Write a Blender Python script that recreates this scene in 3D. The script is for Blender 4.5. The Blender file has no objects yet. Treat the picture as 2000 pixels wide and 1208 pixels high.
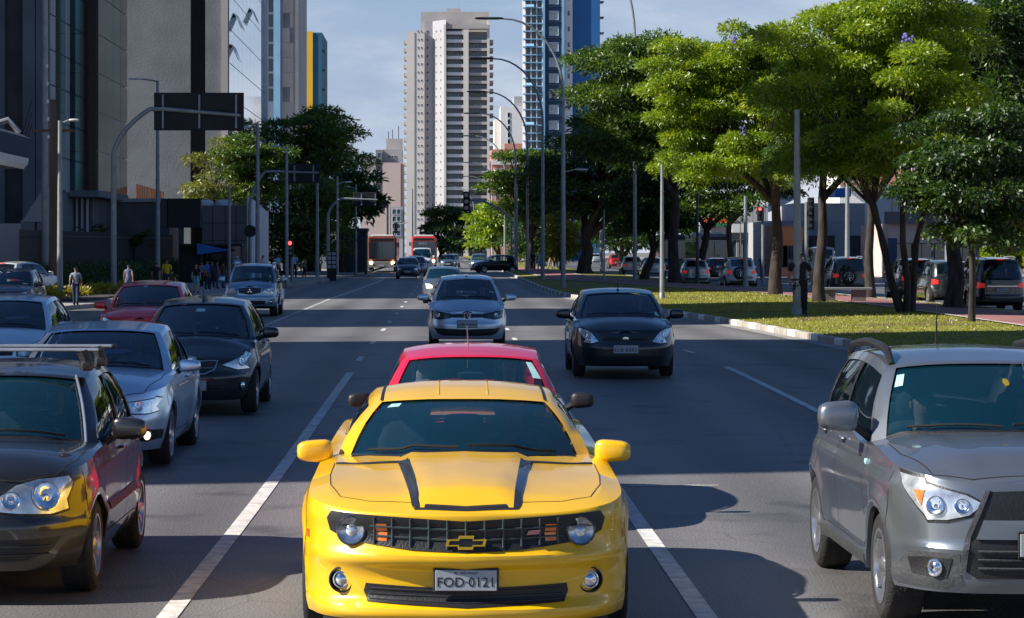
import bpy, bmesh, math, random
import numpy as np
from math import sin, cos, pi, sqrt, radians
from mathutils import Vector, Matrix

scene = bpy.context.scene
COL = scene.collection
rnd = random.Random(7)

# ------------------------------------------------------------------ camera, light, exposure
F = 5000.0          # focal length in pixels of the 2000 px wide photograph
CAMH = 2.25
VPX, VPY = 872.0, 492.0
cam_d = bpy.data.cameras.new('camera')
cam = bpy.data.objects.new('camera', cam_d); COL.objects.link(cam)
cam.location = (0, 0, CAMH); cam.rotation_euler = (radians(90), 0, 0)
cam_d.sensor_width = 36; cam_d.lens = 90
cam_d.shift_x = (1000 - VPX) / 2000.0
cam_d.shift_y = -(604 - VPY) / 2000.0
cam_d.clip_start = 0.5; cam_d.clip_end = 6000
scene.camera = cam

SUN_EL = radians(36.0); SUN_AZ = radians(12.0)      # azimuth: degrees behind the left shoulder
SUNV = Vector((-cos(SUN_AZ) * cos(SUN_EL), -sin(SUN_AZ) * cos(SUN_EL), sin(SUN_EL)))
world = bpy.data.worlds.new('World'); scene.world = world
world.use_nodes = True
wn, wl = world.node_tree.nodes, world.node_tree.links
for n in list(wn): wn.remove(n)
w_out = wn.new('ShaderNodeOutputWorld'); w_bg = wn.new('ShaderNodeBackground')
sky = wn.new('ShaderNodeTexSky'); sky.sky_type = 'NISHITA'; sky.sun_disc = False
sky.sun_elevation = SUN_EL
sky.sun_rotation = math.atan2(SUNV.x, SUNV.y)
sky.altitude = 0; sky.air_density = 1.0; sky.dust_density = 0.05; sky.ozone_density = 10.0
w_bg.inputs['Strength'].default_value = 0.058
# hazy veil that thickens towards the horizon, with soft cloud in it (the same all the way round)
tc = wn.new('ShaderNodeTexCoord'); sx = wn.new('ShaderNodeSeparateXYZ'); wl.new(tc.outputs['Generated'], sx.inputs[0])
hz = wn.new('ShaderNodeMapRange'); hz.inputs[1].default_value = 0.0; hz.inputs[2].default_value = 0.27; hz.inputs[3].default_value = 0.96; hz.inputs[4].default_value = 0.0; hz.interpolation_type = 'SMOOTHSTEP'
wl.new(sx.outputs['Z'], hz.inputs[0])
mp = wn.new('ShaderNodeMapping'); mp.inputs['Scale'].default_value = (1.0, 1.0, 2.6); mp.inputs['Location'].default_value = (.35, .1, .0)
nz = wn.new('ShaderNodeTexNoise'); nz.inputs['Scale'].default_value = 4.5; nz.inputs['Detail'].default_value = 7; nz.inputs['Roughness'].default_value = 0.6
nz.inputs['Distortion'].default_value = .4
cr = wn.new('ShaderNodeMapRange'); cr.inputs[1].default_value = 0.38; cr.inputs[2].default_value = 0.62; cr.interpolation_type = 'SMOOTHSTEP'
vc = wn.new('ShaderNodeMix'); vc.data_type = 'RGBA'; vc.inputs[6].default_value = (4.1, 5.0, 6.7, 1); vc.inputs[7].default_value = (7.2, 7.6, 8.6, 1)
mx = wn.new('ShaderNodeMix'); mx.data_type = 'RGBA'
wl.new(tc.outputs['Generated'], mp.inputs['Vector']); wl.new(mp.outputs['Vector'], nz.inputs['Vector'])
wl.new(nz.outputs['Fac'], cr.inputs[0]); wl.new(cr.outputs[0], vc.inputs[0])
wl.new(hz.outputs[0], mx.inputs[0]); wl.new(sky.outputs['Color'], mx.inputs[6]); wl.new(vc.outputs[2], mx.inputs[7])
wl.new(mx.outputs[2], w_bg.inputs['Color']); wl.new(w_bg.outputs[0], w_out.inputs['Surface'])

sun_d = bpy.data.lights.new('sun', 'SUN'); sun = bpy.data.objects.new('sun', sun_d); COL.objects.link(sun)
sun_d.energy = 5.0; sun_d.angle = radians(0.55); sun_d.color = (1.0, 0.95, 0.87)
sun.rotation_euler = (-SUNV).to_track_quat('-Z', 'Y').to_euler()
scene.view_settings.view_transform = 'Standard'; scene.view_settings.look = 'None'
scene.view_settings.exposure = 0.80; scene.view_settings.gamma = 1.0
scene.view_settings.use_curve_mapping = False
scene.cycles.use_denoising = True
scene.cycles.max_bounces = 8; scene.cycles.transparent_max_bounces = 24
scene.cycles.volume_bounces = 0
scene.cycles.sample_clamp_indirect = 4.0

# ------------------------------------------------------------------ ground height and placing
def sst(a, b, x):
    t = min(1.0, max(0.0, (x - a) / (b - a))); return t * t * (3 - 2 * t)
def gz(y):
    return 0.22 * sst(20, 50, y) + 0.30 * sst(100, 240, y)
def gp(px, py):
    """ground point under a pixel of the photograph"""
    lo, hi = 8.0, 900.0
    for _ in range(50):
        m = (lo + hi) / 2
        if VPY + F * (CAMH - gz(m)) / m > py: lo = m
        else: hi = m
    return Vector(((px - VPX) / F * m, m, gz(m)))
def xat(px, Y): return (px - VPX) / F * Y
def zat(py, Y): return CAMH + (VPY - py) / F * Y

# ------------------------------------------------------------------ object helpers
def tag(o, label=None, cat=None, group=None, kind=None):
    if label: o['label'] = label
    if cat: o['category'] = cat
    if group: o['group'] = group
    if kind: o['kind'] = kind
    return o
def empty(name, loc=(0, 0, 0), rz=0.0, parent=None):
    o = bpy.data.objects.new(name, None); COL.objects.link(o)
    o.location = loc; o.rotation_euler = (0, 0, rz); o.empty_display_size = 0.3
    if parent: o.parent = parent
    return o
def copy_tree(o, parent=None):
    c = o.copy(); COL.objects.link(c)
    if parent is not None: c.parent = parent
    for ch in o.children: copy_tree(ch, c)
    return c
def link_mesh(name, me, parent=None, loc=None, rz=None):
    o = bpy.data.objects.new(name, me); COL.objects.link(o)
    if parent: o.parent = parent
    if loc is not None: o.location = loc
    if rz is not None: o.rotation_euler = (0, 0, rz)
    return o

class MB:
    """collects simple shapes and links them as one mesh object"""
    def __init__(s): s.v = []; s.f = []; s.m = []; s.mi = 0
    def add(s, vs, fs, mi=None):
        b = len(s.v); s.v += [tuple(p) for p in vs]; s.f += [tuple(i + b for i in f) for f in fs]
        s.m += [s.mi if mi is None else mi] * len(fs); return s
    def box(s, x0, x1, y0, y1, z0, z1, bev=0.0, mi=None):
        if bev <= 0:
            vs = [(x, y, z) for z in (z0, z1) for y in (y0, y1) for x in (x0, x1)]
            fs = [(0, 2, 3, 1), (4, 5, 7, 6), (0, 1, 5, 4), (2, 6, 7, 3), (0, 4, 6, 2), (1, 3, 7, 5)]
            return s.add(vs, fs, mi)
        b = min(bev, (x1-x0)/2.01, (y1-y0)/2.01, (z1-z0)/2.01)
        vs = []; 
        for z, zi in ((z0, z0+b), (z1, z1-b)):
            for y, yi in ((y0, y0+b), (y1, y1-b)):
                for x, xi in ((x0, x0+b), (x1, x1-b)):
                    vs += [(x, yi, zi), (xi, y, zi), (xi, yi, z)]
        def c(ix, iy, iz, k): return (iz*4+iy*2+ix)*3+k
        fs = []
        for i in (0, 1):
            q = [c(i,0,0,0), c(i,1,0,0), c(i,1,1,0), c(i,0,1,0)]; fs.append(q if i else q[::-1])
            q = [c(0,i,0,1), c(0,i,1,1), c(1,i,1,1), c(1,i,0,1)]; fs.append(q if i else q[::-1])
            q = [c(0,0,i,2), c(1,0,i,2), c(1,1,i,2), c(0,1,i,2)]; fs.append(q if i else q[::-1])
        for a in (0, 1):
            for d in (0, 1):
                fs.append([c(a,d,0,0), c(a,d,1,0), c(a,d,1,1), c(a,d,0,1)])
                fs.append([c(a,0,d,0), c(a,1,d,0), c(a,1,d,2), c(a,0,d,2)])
                fs.append([c(0,a,d,1), c(1,a,d,1), c(1,a,d,2), c(0,a,d,2)])
                for e in (0, 1): fs.append([c(a,d,e,0), c(a,d,e,1), c(a,d,e,2)])
        return s.add(vs, fs, mi)
    def tube(s, pts, rs, n=8, cap=True, mi=None):
        pts = [Vector(p) for p in pts]
        if not hasattr(rs, '__len__'): rs = [rs] * len(pts)
        vs = []; fs = []; up = Vector((0, 0, 1)); u = None
        for i, p in enumerate(pts):
            d = (pts[min(i+1, len(pts)-1)] - pts[max(i-1, 0)])
            d = d.normalized() if d.length > 1e-9 else up
            if u is None:
                u = d.cross(Vector((0, 1, 0)) if abs(d.y) < .9 else Vector((1, 0, 0))).normalized()
            else:
                u = (u - d * u.dot(d)); u = u.normalized() if u.length > 1e-6 else d.orthogonal().normalized()
            w = d.cross(u)
            for k in range(n):
                a = 2*pi*k/n; vs.append(p + (u*cos(a) + w*sin(a)) * rs[i])
        for i in range(len(pts)-1):
            for k in range(n):
                k2 = (k+1) % n; fs.append((i*n+k, i*n+k2, (i+1)*n+k2, (i+1)*n+k))
        if cap:
            fs.append(tuple(range(n))[::-1]); fs.append(tuple((len(pts)-1)*n+k for k in range(n)))
        return s.add(vs, fs, mi)
    def lathe(s, prof, n=24, axis='z', org=(0, 0, 0), mi=None):
        """prof: list of (radius, height along axis)"""
        vs = []; fs = []; o = Vector(org)
        for r, h in prof:
            for k in range(n):
                a = 2*pi*k/n
                if axis == 'z': p = Vector((r*cos(a), r*sin(a), h))
                elif axis == 'x': p = Vector((h, r*cos(a), r*sin(a)))
                else: p = Vector((r*cos(a), h, r*sin(a)))
                vs.append(o + p)
        for i in range(len(prof)-1):
            for k in range(n):
                k2 = (k+1) % n; fs.append((i*n+k, i*n+k2, (i+1)*n+k2, (i+1)*n+k))
        return s.add(vs, fs, mi)
    def sell(s, c, r, e=0.6, nu=16, nv=9, mi=None, taper=None):
        """rounded box (superellipsoid)"""
        vs = []; fs = []
        def p_(v, q): return math.copysign(abs(v)**q, v)
        for j in range(nv+1):
            ph = -pi/2 + pi*j/nv
            for i in range(nu):
                th = 2*pi*i/nu
                x = p_(cos(ph), e)*p_(cos(th), e); y = p_(cos(ph), e)*p_(sin(th), e); z = p_(sin(ph), e)
                if taper: x, y, z = taper(x, y, z)
                vs.append((c[0]+x*r[0], c[1]+y*r[1], c[2]+z*r[2]))
        for j in range(nv):
            for i in range(nu):
                i2 = (i+1) % nu; fs.append((j*nu+i, j*nu+i2, (j+1)*nu+i2, (j+1)*nu+i))
        return s.add(vs, fs, mi)
    def prism(s, poly, h0, h1, axis='z', mi=None):
        """extrude a 2-D polygon; axis names the extrusion direction"""
        n = len(poly)
        def P(a, b, h): return (a, b, h) if axis == 'z' else ((a, h, b) if axis == 'y' else (h, a, b))
        vs = [P(a, b, h0) for a, b in poly] + [P(a, b, h1) for a, b in poly]
        fs = [tuple(range(n))[::-1], tuple(range(n, 2*n))] + [(i, (i+1) % n, n+(i+1) % n, n+i) for i in range(n)]
        return s.add(vs, fs, mi)
    def mesh(s, name, mats, smooth=False, angle=None):
        me = bpy.data.meshes.new(name); me.from_pydata(s.v, [], s.f)
        for m in (mats if isinstance(mats, (list, tuple)) else [mats]): me.materials.append(m)
        if any(s.m): me.polygons.foreach_set('material_index', s.m)
        if smooth:
            me.polygons.foreach_set('use_smooth', [True]*len(me.polygons))
            if angle: me.set_sharp_from_angle(angle=radians(angle))
        me.validate(); me.update(); return me
    def build(s, name, mats, parent=None, smooth=False, angle=35, loc=None, rz=None):
        return link_mesh(name, s.mesh(name, mats, smooth, angle if smooth else None), parent, loc, rz)

# ------------------------------------------------------------------ materials
def mat(name, col, rough=0.6, metal=0.0, var=0.12, scale=8.0, bump=0.0, bscale=40.0, coat=0.0, col2=None, emit=None, estr=0.0, trans=0.0, spec=0.5, detail=4, obj=True, stretch=None):
    m = bpy.data.materials.new(name); m.use_nodes = True
    nt = m.node_tree; N, L = nt.nodes, nt.links
    b = N['Principled BSDF']
    b.inputs['Roughness'].default_value = rough; b.inputs['Metallic'].default_value = metal
    b.inputs['Coat Weight'].default_value = coat; b.inputs['Coat Roughness'].default_value = 0.03
    b.inputs['Specular IOR Level'].default_value = spec
    if trans: b.inputs['Transmission Weight'].default_value = trans
    t = N.new('ShaderNodeTexCoord'); v = t.outputs['Object']
    if stretch:
        mpn = N.new('ShaderNodeMapping'); mpn.inputs['Scale'].default_value = stretch
        L.new(v, mpn.inputs['Vector']); v = mpn.outputs['Vector']
    n = N.new('ShaderNodeTexNoise'); n.inputs['Scale'].default_value = scale; n.inputs['Detail'].default_value = detail
    L.new(v, n.inputs['Vector'])
    mixn = N.new('ShaderNodeMix'); mixn.data_type = 'RGBA'
    c = col; c2 = col2 or tuple(min(1, x*(1+var)) for x in c); c1 = c if col2 else tuple(x*(1-var) for x in c)
    mixn.inputs[6].default_value = (*c1, 1); mixn.inputs[7].default_value = (*c2, 1)
    mr = N.new('ShaderNodeMapRange'); mr.inputs[1].default_value = 0.3; mr.inputs[2].default_value = 0.7
    L.new(n.outputs['Fac'], mr.inputs[0]); L.new(mr.outputs[0], mixn.inputs[0]); L.new(mixn.outputs[2], b.inputs['Base Color'])
    if bump > 0:
        n2 = N.new('ShaderNodeTexNoise'); n2.inputs['Scale'].default_value = bscale; n2.inputs['Detail'].default_value = 3
        L.new(v, n2.inputs['Vector'])
        bp = N.new('ShaderNodeBump'); bp.inputs['Strength'].default_value = bump; bp.inputs['Distance'].default_value = 0.02
        L.new(n2.outputs['Fac'], bp.inputs['Height']); L.new(bp.outputs[0], b.inputs['Normal'])
    if emit:
        b.inputs['Emission Color'].default_value = (*emit, 1); b.inputs['Emission Strength'].default_value = estr
    m['mix'] = mixn.name
    return m

def paint(name, col, metal=0.35, rough=0.32, coat=1.0):
    m = mat(name, col, rough=rough, metal=metal, var=0.05, scale=3.0, coat=coat)
    N, L = m.node_tree.nodes, m.node_tree.links; b = N['Principled BSDF']
    b.inputs['Coat Roughness'].default_value = 0.04
    # faint road dust that dulls the finish
    t = N.new('ShaderNodeTexCoord'); n = N.new('ShaderNodeTexNoise'); n.inputs['Scale'].default_value = 5; n.inputs['Detail'].default_value = 8
    L.new(t.outputs['Object'], n.inputs['Vector'])
    r = N.new('ShaderNodeMapRange'); r.inputs[1].default_value = .35; r.inputs[2].default_value = .75; r.inputs[3].default_value = .02; r.inputs[4].default_value = .10
    L.new(n.outputs['Fac'], r.inputs[0]); L.new(r.outputs[0], b.inputs['Coat Roughness'])
    n3 = N.new('ShaderNodeTexNoise'); n3.inputs['Scale'].default_value = 1.6; n3.inputs['Detail'].default_value = 1
    L.new(t.outputs['Object'], n3.inputs['Vector'])
    bp = N.new('ShaderNodeBump'); bp.inputs['Strength'].default_value = .12; bp.inputs['Distance'].default_value = .02
    L.new(n3.outputs['Fac'], bp.inputs['Height']); L.new(bp.outputs[0], b.inputs['Normal']); L.new(bp.outputs[0], b.inputs['Coat Normal'])
    return m

def glassmat(name, tint, refl=1.0, opac=0.0, col=(0.01, 0.02, 0.03)):
    """tinted pane: see-through tinted body with a diffuse colour mixed in, mirror reflection by Fresnel"""
    m = bpy.data.materials.new(name); m.use_nodes = True
    N, L = m.node_tree.nodes, m.node_tree.links
    for n in list(N): N.remove(n)
    o = N.new('ShaderNodeOutputMaterial'); tr = N.new('ShaderNodeBsdfTransparent'); gl = N.new('ShaderNodeBsdfGlossy')
    df = N.new('ShaderNodeBsdfDiffuse'); df.inputs['Color'].default_value = (*col, 1)
    tr.inputs['Color'].default_value = (*tint, 1); gl.inputs['Roughness'].default_value = 0.02; gl.inputs['Color'].default_value = (refl,)*3 + (1,)
    m0 = N.new('ShaderNodeMixShader'); m0.inputs[0].default_value = opac; L.new(tr.outputs[0], m0.inputs[1]); L.new(df.outputs[0], m0.inputs[2])
    fr = N.new('ShaderNodeFresnel'); fr.inputs['IOR'].default_value = 1.85
    t = N.new('ShaderNodeTexCoord'); n = N.new('ShaderNodeTexNoise'); n.inputs['Scale'].default_value = 1.3; n.inputs['Detail'].default_value = 1
    L.new(t.outputs['Object'], n.inputs['Vector'])
    bp = N.new('ShaderNodeBump'); bp.inputs['Strength'].default_value = .08; bp.inputs['Distance'].default_value = .03
    L.new(n.outputs['Fac'], bp.inputs['Height']); L.new(bp.outputs[0], gl.inputs['Normal'])
    ms = N.new('ShaderNodeMixShader'); L.new(fr.outputs[0], ms.inputs[0]); L.new(m0.outputs[0], ms.inputs[1]); L.new(gl.outputs[0], ms.inputs[2])
    L.new(ms.outputs[0], o.inputs['Surface']); return m

M = {}
M['black'] = mat('black_plastic', (0.012, 0.012, 0.013), 0.45, bump=.2, bscale=80)
M['rubber'] = mat('tyre_rubber', (0.018, 0.018, 0.018), 0.85, var=.3, bump=.4, bscale=60)
M['dark'] = mat('underbody_black', (0.006, 0.006, 0.006), 0.9)
M['chrome'] = mat('chrome', (0.75, 0.76, 0.78), 0.12, 1.0, var=.05)
M['alloy'] = mat('wheel_alloy', (0.55, 0.56, 0.58), 0.3, .9, var=.1)
M['alloy_dark'] = mat('dark_wheel_alloy', (0.10, 0.10, 0.11), 0.35, .7, var=.1)
M['seat'] = mat('seat_cloth', (0.11, 0.115, 0.125), 0.9, bump=.3)
M['glass'] = glassmat('car_glass', (0.80, 0.92, 0.95), 1.0, 0.12, (.008, .13, .20))  # teal diffuse part paints reflected blue sky into the glass
M['glass_dark'] = glassmat('tinted_car_glass', (0.14, 0.18, 0.20), 1.0, 0.3, (.006, .020, .030))
M['lens'] = mat('clear_lamp_lens', (0.66, 0.70, 0.76), 0.14, 0.6, var=.4, scale=11, coat=1)
M['lens_dark'] = mat('smoked_lamp_housing', (0.03, 0.032, 0.036), 0.12, 0.3, var=.3, coat=1)
M['bulb'] = mat('lamp_reflector', (0.80, 0.82, 0.86), 0.10, 1.0, var=.3, scale=30, coat=1)
M['bulb_dim'] = mat('shaded_reflector', (0.40, 0.42, 0.45), 0.16, 0.9, var=.5, scale=26, coat=1)
M['amber'] = mat('amber_lens', (0.85, 0.20, 0.02), 0.15, 0.1, var=.25, scale=25, coat=1)
M['redlamp'] = mat('red_lamp_lens', (0.45, 0.01, 0.012), 0.15, 0.1, var=.2, scale=20, coat=1)
M['lit'] = mat('lit_headlamp', (0.9, 0.9, 0.85), 0.2, emit=(1.0, .82, .58), estr=1.6)
M['litred'] = mat('lit_tail_lamp', (0.7, 0.02, 0.02), 0.2, emit=(1.0, .07, .04), estr=.12)
M['plate'] = mat('number_plate_grey', (0.36, 0.39, 0.42), 0.4, 0.1, var=.08)
M['ink'] = mat('plate_lettering', (0.01, 0.01, 0.012), 0.5)
M['sticker'] = mat('windscreen_sticker', (0.35, 0.60, 0.62), 0.6)
M['silver_trim'] = mat('satin_silver_trim', (0.60, 0.62, 0.65), 0.28, .8)
M['gold'] = mat('gold_emblem', (0.75, 0.50, 0.05), 0.25, .7)
M['emblemred'] = mat('badge_red_silver', (0.6, 0.25, 0.28), 0.3, .4)
# ------------------------------------------------------------------ car builder
def ci(pts, x):
    """monotone cubic interpolation through (x, value) pairs"""
    n = len(pts)
    if x <= pts[0][0]: return pts[0][1]
    if x >= pts[-1][0]: return pts[-1][1]
    i = 0
    while x > pts[i+1][0]: i += 1
    x0, y0 = pts[i]; x1, y1 = pts[i+1]; h = x1-x0; d = (y1-y0)/h
    def slope(k):
        if k <= 0 or k >= n-1: return d
        a = (pts[k][1]-pts[k-1][1])/(pts[k][0]-pts[k-1][0]); b = (pts[k+1][1]-pts[k][1])/(pts[k+1][0]-pts[k][0])
        return 0 if a*b <= 0 else 2*a*b/(a+b)
    m0, m1 = slope(i), slope(i+1); t = (x-x0)/h
    return (2*t**3-3*t**2+1)*y0 + (t**3-2*t**2+t)*h*m0 + (-2*t**3+3*t**2)*y1 + (t**3-t**2)*h*m1

def grid_mesh(bins, key, vs_dict):
    pass

class Shape:
    """analytic car surface: plan outline, side/front/rear profiles, hood and deck heights, greenhouse"""
    def __init__(s, sp):
        s.sp = sp; s.L, s.W = sp['L'], sp['W']; s.wh = s.W/2
        s.yf, s.yr = -s.L/2, s.L/2
        s.ya = s.yf + sp['fo']; s.yb = s.ya + sp['wb']; s.R = sp['ra']; s.zc = sp['wr']
        s.af, s.nf = sp.get('af', .95), sp.get('nf', 2.8); s.ar, s.nr = sp.get('ar', .8), sp.get('nr', 3.0)
        # dense outline table
        P = []
        for k in range(41):
            th = k/40*pi/2; P.append((s.wh*sin(th)**(2/s.nf), s.yf+s.af - s.af*cos(th)**(2/s.nf)))
        for k in range(1, 40):
            P.append((s.wh, s.yf+s.af + (s.L-s.af-s.ar)*k/40))
        for k in range(41):
            th = pi/2 - k/40*pi/2; P.append((s.wh*max(0, sin(th))**(2/s.nr), s.yr-s.ar + s.ar*cos(th)**(2/s.nr)))
        P = [(x*(1-.035*(y/(s.L/2))**2), y) for x, y in P]
        s.P = np.array(P); d = np.hypot(*np.diff(s.P, axis=0).T); s.S = np.concatenate([[0], np.cumsum(d)])
        T = np.gradient(s.P, axis=0); T /= (np.hypot(T[:, 0], T[:, 1])[:, None]+1e-9)
        s.N = np.stack([T[:, 1], -T[:, 0]], 1); s.N[0] = (0, -1); s.N[-1] = (0, 1)
        k = np.array([.25, .5, .25])
        for _ in range(2):
            Nn = s.N.copy()
            for c in (0, 1): Nn[1:-1, c] = np.convolve(s.N[:, c], k, 'valid')
            s.N = Nn/np.hypot(Nn[:, 0], Nn[:, 1])[:, None]
    def plan(s, S_):
        x = np.interp(S_, s.S, s.P[:, 0]); y = np.interp(S_, s.S, s.P[:, 1])
        nx = np.interp(S_, s.S, s.N[:, 0]); ny = np.interp(S_, s.S, s.N[:, 1]); l = sqrt(nx*nx+ny*ny)
        return x, y, nx/l, ny/l
    def s_of_y(s, y): return float(np.interp(y, s.P[:, 1], s.S))
    def zs(s, y): return ci(s.sp['shoulder'], y)
    def zcen(s, y): return ci(s.sp['center'], y)
    def inset(s, nx, ny, z):
        wf = max(0, -ny)**1.5; wr = max(0, ny)**1.5; ws = abs(nx)**1.5; t = wf+wr+ws
        return (wf*ci(s.sp['front'], z) + wr*ci(s.sp['rear'], z) + ws*ci(s.sp['side'], z))/t
    def wall(s, S_, z, off=0.0):
        x, y, nx, ny = s.plan(S_)
        zt = s.zs(y)
        d = s.inset(nx, ny, z)
        fl = 0
        for yc in (s.ya, s.yb):
            r = math.hypot(y-yc, z-s.zc); fl += s.sp.get('flare', .018)*math.exp(-((r-s.R-.02)/.07)**2)*abs(nx)
        q = s.sp.get('vnose', 0)*max(0, 1-x/.75) if ny < 0 else 0
        o = off - d + fl
        return Vector((max(0, x+nx*o), y+ny*o - q*(-ny), z))
    def deck(s, x, y, xr, zr, yref=None):
        yy = y if yref is None else yref
        f = min(1.0, abs(x)/max(xr, 1e-4)); k = s.sp.get('crown_k', 2.6)
        z = zr + (s.zcen(yy)-zr)*(1-f**k)
        hf = s.sp.get('hoodfn')
        return z + (hf(abs(x), yy)*(1-f**8) if hf else 0)
    def ring(s, S_):
        x, y, nx, ny = s.plan(S_); z = s.zs(y); return s.wall(S_, z)
    def ring_at_y(s, y):
        if not hasattr(s, '_rt'):
            ss = np.linspace(0, s.S[-1], 220); pts = [s.ring(q) for q in ss]
            s._rt = (np.array([p.y for p in pts]), np.array([p.x for p in pts]), np.array([p.z for p in pts]))
        return float(np.interp(y, s._rt[0], s._rt[1])), float(np.interp(y, s._rt[0], s._rt[2]))
    def hoodpt(s, x, y, off=0.0):
        xr, zr = s.ring_at_y(y); return Vector((x, y, s.deck(x, y, xr, zr)+off))
    # greenhouse
    def gh_prepare(s):
        sp = s.sp; g = sp['gh']; wb_, wr_ = g['wb'], g['wr']; cols = []  # (base, roof, seg, param)
        nfr = 10
        def yw(x): return g['yw0'] + (g['yA'] - g['yw0'])*(x/wb_)**2.2
        def roofz(x, y, w): return ci(g['roof'], y) - .05*min(1.2, abs(x)/w)**2.6
        s.yw = yw; s.roofz = roofz
        for k in range(nfr+1):
            t = k/nfr; xb = wb_*t; yb_ = yw(xb); xr_ = wr_*t; yr_ = g['yR0'] + g.get('bowr', .07)*t*t
            xq, zq = s.ring_at_y(yb_); zb_ = s.deck(xb, yb_, xq, zq)
            cols.append((Vector((xb, yb_, zb_-.01)), Vector((xr_, yr_, roofz(xr_, yr_, wr_))), 'f', t))
        pil = g['pillars']      # [(ybase, yroof, kind after)]
        for a in range(len(pil)-1):
            (b0, r0), (b1, r1) = pil[a][:2], pil[a+1][:2]; kind = pil[a][2]
            n = max(1, int(round(max(b1-b0, r1-r0)/.14)))
            for k in range(0 if a or True else 1, n):
                t = k/n
                if a == 0 and k == 0: t = .35/n
                yb_ = b0+(b1-b0)*t; yr_ = r0+(r1-r0)*t
                cols.append((yb_, yr_, kind, None))
        cols.append((pil[-1][0], pil[-1][1], 'q', None))
        out = []
        y0b, y1b = pil[0][0], pil[-1][0]
        for c in cols:
            if c[2] == 'f': out.append(c); continue
            yb_, yr_ = c[0], c[1]
            tb = (yb_-y0b)/(y1b-y0b)
            bulge = sin(pi*min(1, max(0, tb)))
            xb = wb_ + (g.get('wbm', wb_+.03)-wb_)*bulge + (g.get('wb2', wb_)-wb_)*tb
            xr_ = wr_ + .02*bulge + (g.get('wr2', wr_)-wr_)*tb
            xq, zq = s.ring_at_y(yb_)
            xb = min(xb, xq-.01)
            out.append((Vector((xb, yb_, zq-.005+ci(g.get('lift', [(0, 0)]), yb_) if 'lift' in g else zq-.005)), Vector((xr_, yr_, ci(g['roof'], yr_)-.05)), c[2], None))
        b_l, r_l = out[-1][0], out[-1][1]
        nrr = 8
        for k in range(1, nrr+1):
            t = 1-k/nrr; xb = b_l.x*t; yb_ = g['yB0'] + (b_l.y-g['yB0'])*t**2.2
            zb_ = g['zB0'] + (b_l.z-g['zB0'])*t**2
            xr_ = r_l.x*t; yr_ = g['yR1'] + (r_l.y-g['yR1'])*t*t
            out.append((Vector((xb, yb_, zb_)), Vector((xr_, yr_, roofz(xr_, yr_, max(r_l.x, .1)))), 'r', t))
        s.gcols = out
        s.gv = [0, .045, .14, .3, .5, .7, .86, .945, 1.0]
    def ghpt(s, i, v, off=0):
        b, r, kind, t = s.gcols[i]; c = b.lerp(r, v)
        a = max(0, i-1); z_ = min(len(s.gcols)-1, i+1)
        tang = (s.gcols[z_][0].lerp(s.gcols[z_][1], v) - s.gcols[a][0].lerp(s.gcols[a][1], v))
        up = r-b; n = up.cross(tang)
        n = n.normalized() if n.length > 1e-6 else Vector((0, -1, 0))
        if i == 0: n.x = 0
        if i == len(s.gcols)-1: n.x = 0
        mid = Vector((0, (b.y+r.y)/2, 0))
        cen = Vector((0, .3, b.z))
        if n.dot(c-cen) < 0: n = -n
        p = c + n*(.03*sin(pi*v)*s.sp['gh'].get('bulge', 1) + off)
        if i == 0 or i == len(s.gcols)-1: p.x = 0
        return p
    def wind(s, u, v, off=.004):
        """point on the windscreen: u -1..1 across, v 0..1 up"""
        t = abs(u)*10; i = min(9, int(t)); f = t-i
        p = s.ghpt(i, v, off).lerp(s.ghpt(i+1, v, off), f)
        return Vector((math.copysign(p.x, u), p.y, p.z))

class Bag:
    """faces sorted into parts, mirrored about the long axis"""
    def __init__(s): s.d = {}
    def quad(s, part, ps):
        L = s.d.setdefault(part, ([], [], {}))
        idx = []
        for p in ps:
            k = (round(p.x, 4), round(p.y, 4), round(p.z, 4))
            if k not in L[2]: L[2][k] = len(L[0]); L[0].append(k)
            i = L[2][k]
            if i not in idx: idx.append(i)
        if len(idx) >= 3: L[1].append(tuple(idx))
    def sym(s, part, ps, side=None):
        """side: None for one mesh across both halves; a name pair for separate left/right parts"""
        m = [Vector((-p.x, p.y, p.z)) for p in ps][::-1]
        if side: s.quad((part, 0), ps); s.quad((part, 1), m)
        else: s.quad((part, None), ps); s.quad((part, None), m)

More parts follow.
